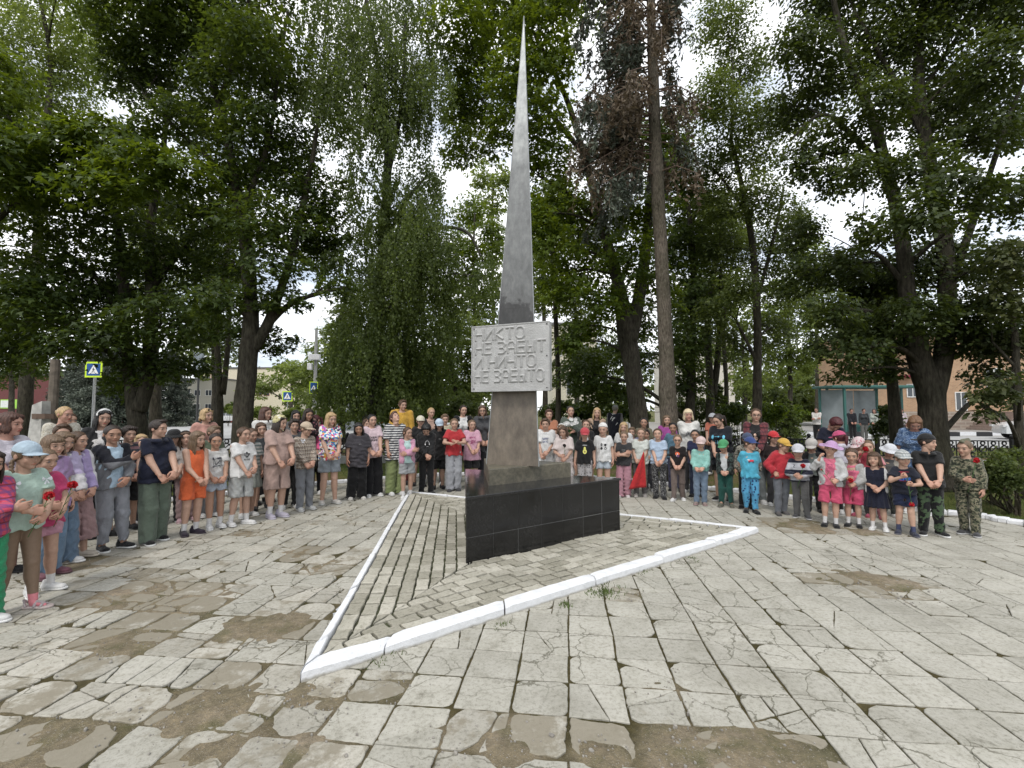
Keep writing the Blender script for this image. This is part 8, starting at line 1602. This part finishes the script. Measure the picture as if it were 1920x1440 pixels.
    # ---------------- people waiting at the bus shelter
    for (q, t, lab, tc, bc_, hr, pz, fm, ps) in ((1530, 758, 'man in white shirt with folded arms waiting beside the bus shelter', (.58, .55, .52), BK, 'crew', 'cross', False, 24.), (1597, 764, 'person in dark suit at the left of the bus shelter bench', (.015, .015, .02), BK, 'short', 'clasp', False, 25.), (1618, 764, 'person in dark top and grey trousers in the bus shelter', (.04, .045, .05), (.14, .14, .13), 'short', 'down', True, 25.), (1638, 762, 'person in pale patterned shirt standing in the bus shelter', (.33, .36, .32), (.18, .18, .17), 'bob', 'clasp', True, 24.6), (1667, 761, 'person in white top standing behind the thin tree at the shelter', (.52, .50, .46), DG, 'bob', 'down', True, 25.), (1688, 768, 'person in checked shirt walking past the brick building', (.45, .38, .40), DG, 'short', 'down', True, 24.)):
        p(lab, q, t, D=ps, rel=-10 if ps < 25 else 15, hair=hr, hc='dark', top_=('long', tc), bot=('pants', bc_), pose=pz, fem=fm, adult=True, group='people waiting by the bus shelter', H=1.66 + .01 * (q % 7), skin='r')
crowd()
# ------------------------------------------------------------------ things they hold or wear
def thing_at(mb, name, mats, label, cat, loc, group=None):
    o = mb.build(name, mats, None, True); o.location = loc; tag(o, label, cat, group); return o
M_STEM = plain('flower_stem', (.05, .12, .03), .6, bmp=0); M_RED = plain('carnation_petal', (.45, .008, .015), .7, var=.35, scale=60, bmp=0)
def carnation(who, label, side=0, L=.36, dirv=(0.1, 0, 1), r=.03, colm=None, k=.45, drop=(0, 0, 0)):
    h = HANDS[who][side] + Vector(drop); d = (HANDS[who, 'M'].to_3x3() @ Vector(dirv)).normalized(); a, b = h - d * L * (1 - k), h + d * L * k
    root = empty('carnation', h); tag(root, label, 'flower', 'carnations held by the children')
    st = MB(); st.tube([a - h, (a + b) / 2 - h + Vector((.006, 0, 0)), b - h], .0028, 5); st.tube([b - h - d * .03, b - h - d * .005, b - h], [.004, .009, .010], 6)
    for t in (.25, .5, .7):
        q = a.lerp(b, t) - h; st.tube([q, q + Vector((.03, .01, .04)), q + Vector((.055, .01, .05))], [.003, .003, .0008], 4)
    st.build('stem', M_STEM, root, True)
    v = []; f = []; rr = random.Random(len(label)); c0 = b - h + d * r * .3
    for i in range(110):
        u = Vector((rr.gauss(0, 1), rr.gauss(0, 1), rr.gauss(0, 1))).normalized(); u = (u + d * .45).normalized(); t = u.cross(Vector((rr.gauss(0, 1), rr.gauss(0, 1), rr.gauss(0, 1)))).normalized(); w_ = u.cross(t); q0 = c0 + u * r * .15; q1 = c0 + u * r * rr.uniform(.75, 1.1); b_ = len(v)
        s = r * .36; v += [q0, q1 - t * s - u * s * .3, q1 - t * s * .3 + w_ * s * .3, q1 + t * s * .4 - w_ * s * .2 + u * s * .2, q1 + t * s - u * s * .3]; f += [[b_, b_ + 1, b_ + 2, b_ + 3, b_ + 4]]
    mesh_obj('flower_head', [tuple(q) for q in v], f, colm or M_RED, root)
def held():
    who = {o['label']: o for o in bpy.data.objects if o.get('category') == 'person'}
    def W(s): 
        for k in who:
            if s in k: return k
        raise KeyError(s)
    carnation(W('light blue cap and mint'), 'red carnation held by the girl in the light blue cap', 0, .30, (.35, -.1, 1), .034, k=.35)
    carnation(W('magenta t-shirt'), 'red carnation held by the girl in the magenta t-shirt', 0, .34, (.3, -.1, 1), .034, k=.5)
    carnation(W('navy and white jacket with'), 'red carnation raised by the boy in navy and white jacket', 0, .34, (.25, -.1, 1), .032, k=.42)
    carnation(W('bareheaded girl in pink'), 'red carnation held by the bareheaded girl in pink', 1, .28, (.1, -.25, 1), .03, k=.22)
    carnation(W('lilac sun hat'), 'drooping carnation stem across the pink bear t-shirt', 1, .30, (-.6, -.15, .9), .012, k=.6)
    carnation(W('coral pink'), 'red carnation in front of the face of the coral pink girl', 0, .34, (.35, -.2, .6), .036, k=.20)
    carnation(W('checked white cap'), 'carnation hanging head down from the hands of the boy in checked cap', 0, .36, (.12, -.08, -1), .026, k=.95)
    carnation(W('camouflage uniform'), 'red carnation on the shoulder of the camouflage boy', 0, .42, (.28, -.2, 1), .032, k=.62)
    carnation(W('holding a dark flower'), 'dark faded flower held by the girl in pale pink t-shirt', 0, .34, (.05, -.2, 1), .03, plain('dark_petal', (.02, .014, .014), .8), k=.55)
    # red pennant
    h = HANDS[W('red pennant')][0]; mb = MB(); 
    pts = [(0.10, 0, .17), (.13, 0, -.30), (.02, 0, -.36), (-.14, 0, -.44), (-.06, 0, -.25), (-.02, 0, -.05), (.04, 0, .06)]
    nu, nv = 10, 14; v = []; f = []
    for i in range(nv + 1):
        t = i / nv; z = .19 - .62 * t; xr = .11 + .03 * t; xl = .10 - .27 * t
        for j in range(nu + 1): s = j / nu; v.append((xl + (xr - xl) * s, .022 * math.sin(s * 9 + t * 3) * t - .015, z - .04 * (1 - s) * t))
    for i in range(nv):
        for j in range(nu): a = i * (nu + 1) + j; f.append([a, a + 1, a + nu + 2, a + nu + 1])
    root = empty('red_pennant', h + Vector((0, -.05, 0))); tag(root, 'red triangular pennant hanging from the hand of the girl in mint t-shirt', 'flag')
    c = mesh_obj('flag_cloth', v, f, fabric((.45, .008, .012)), root, smooth=True); s_ = c.modifiers.new('thickness', 'SOLIDIFY'); s_.thickness = .003
    MB().tube([(.112, -.01, .22), (.145, -.01, -.42)], .005, 6).build('flag_stick', plain('wood_stick', (.35, .22, .1), .6), root)
    # bouquet of white flowers
    h = HANDS[W('holding white flowers')][1]; root = empty('flower_bouquet', h); tag(root, 'bouquet of white daisies held by the woman in grey green blouse', 'bouquet')
    st = MB(); rr = random.Random(4)
    for i in range(22):
        x, y, z = rr.uniform(-.13, .13), rr.uniform(-.08, .03), rr.uniform(.08, .22) ; st.tube([(0, 0, -.15), (x * .4, y * .5, .02), (x, y - .05, z)], .003, 4)
        hd = MB()
        for k in range(9):
            a = k * .698; c = Vector((x, y - .055, z)); hd.add([c, c + Vector((.032 * math.cos(a - .3), -.008, .032 * math.sin(a - .3))), c + Vector((.036 * math.cos(a), -.012, .036 * math.sin(a))), c + Vector((.032 * math.cos(a + .3), -.008, .032 * math.sin(a + .3)))], [[0, 1, 2, 3]])
        hd.build('flower_head', plain('white_petal', (.68, .68, .66), .7, bmp=0), root)
    st.build('stems', M_STEM, root)
    # white bows on plaits / shoulders
    for k_, dx, dz in ((W('light blue cap and mint'), -.13, .765), (W('light blue cap and mint'), .12, .775), (W('beige cap and brown'), -.10, .80)):
        H = HANDS[k_, 'h']; b = MB()
        for s in (-1, 1):
            b.add([(0, 0, 0), (s * .045, -.012, .03), (s * .055, -.02, 0), (s * .045, -.012, -.025)], [[0, 1, 2, 3]]); b.add([(0, 0, 0), (s * .012, -.01, -.07), (s * .035, -.012, -.065)], [[0, 1, 2]])
        o = b.build('bow', plain('white_ribbon', (.62, .64, .68), .6, bmp=0), who[k_]); o.location = (dx * .62 * H, -.075 * H, dz * H); o.scale = (.6, .6, .6); m_ = o.modifiers.new('thickness', 'SOLIDIFY'); m_.thickness = .006
held()
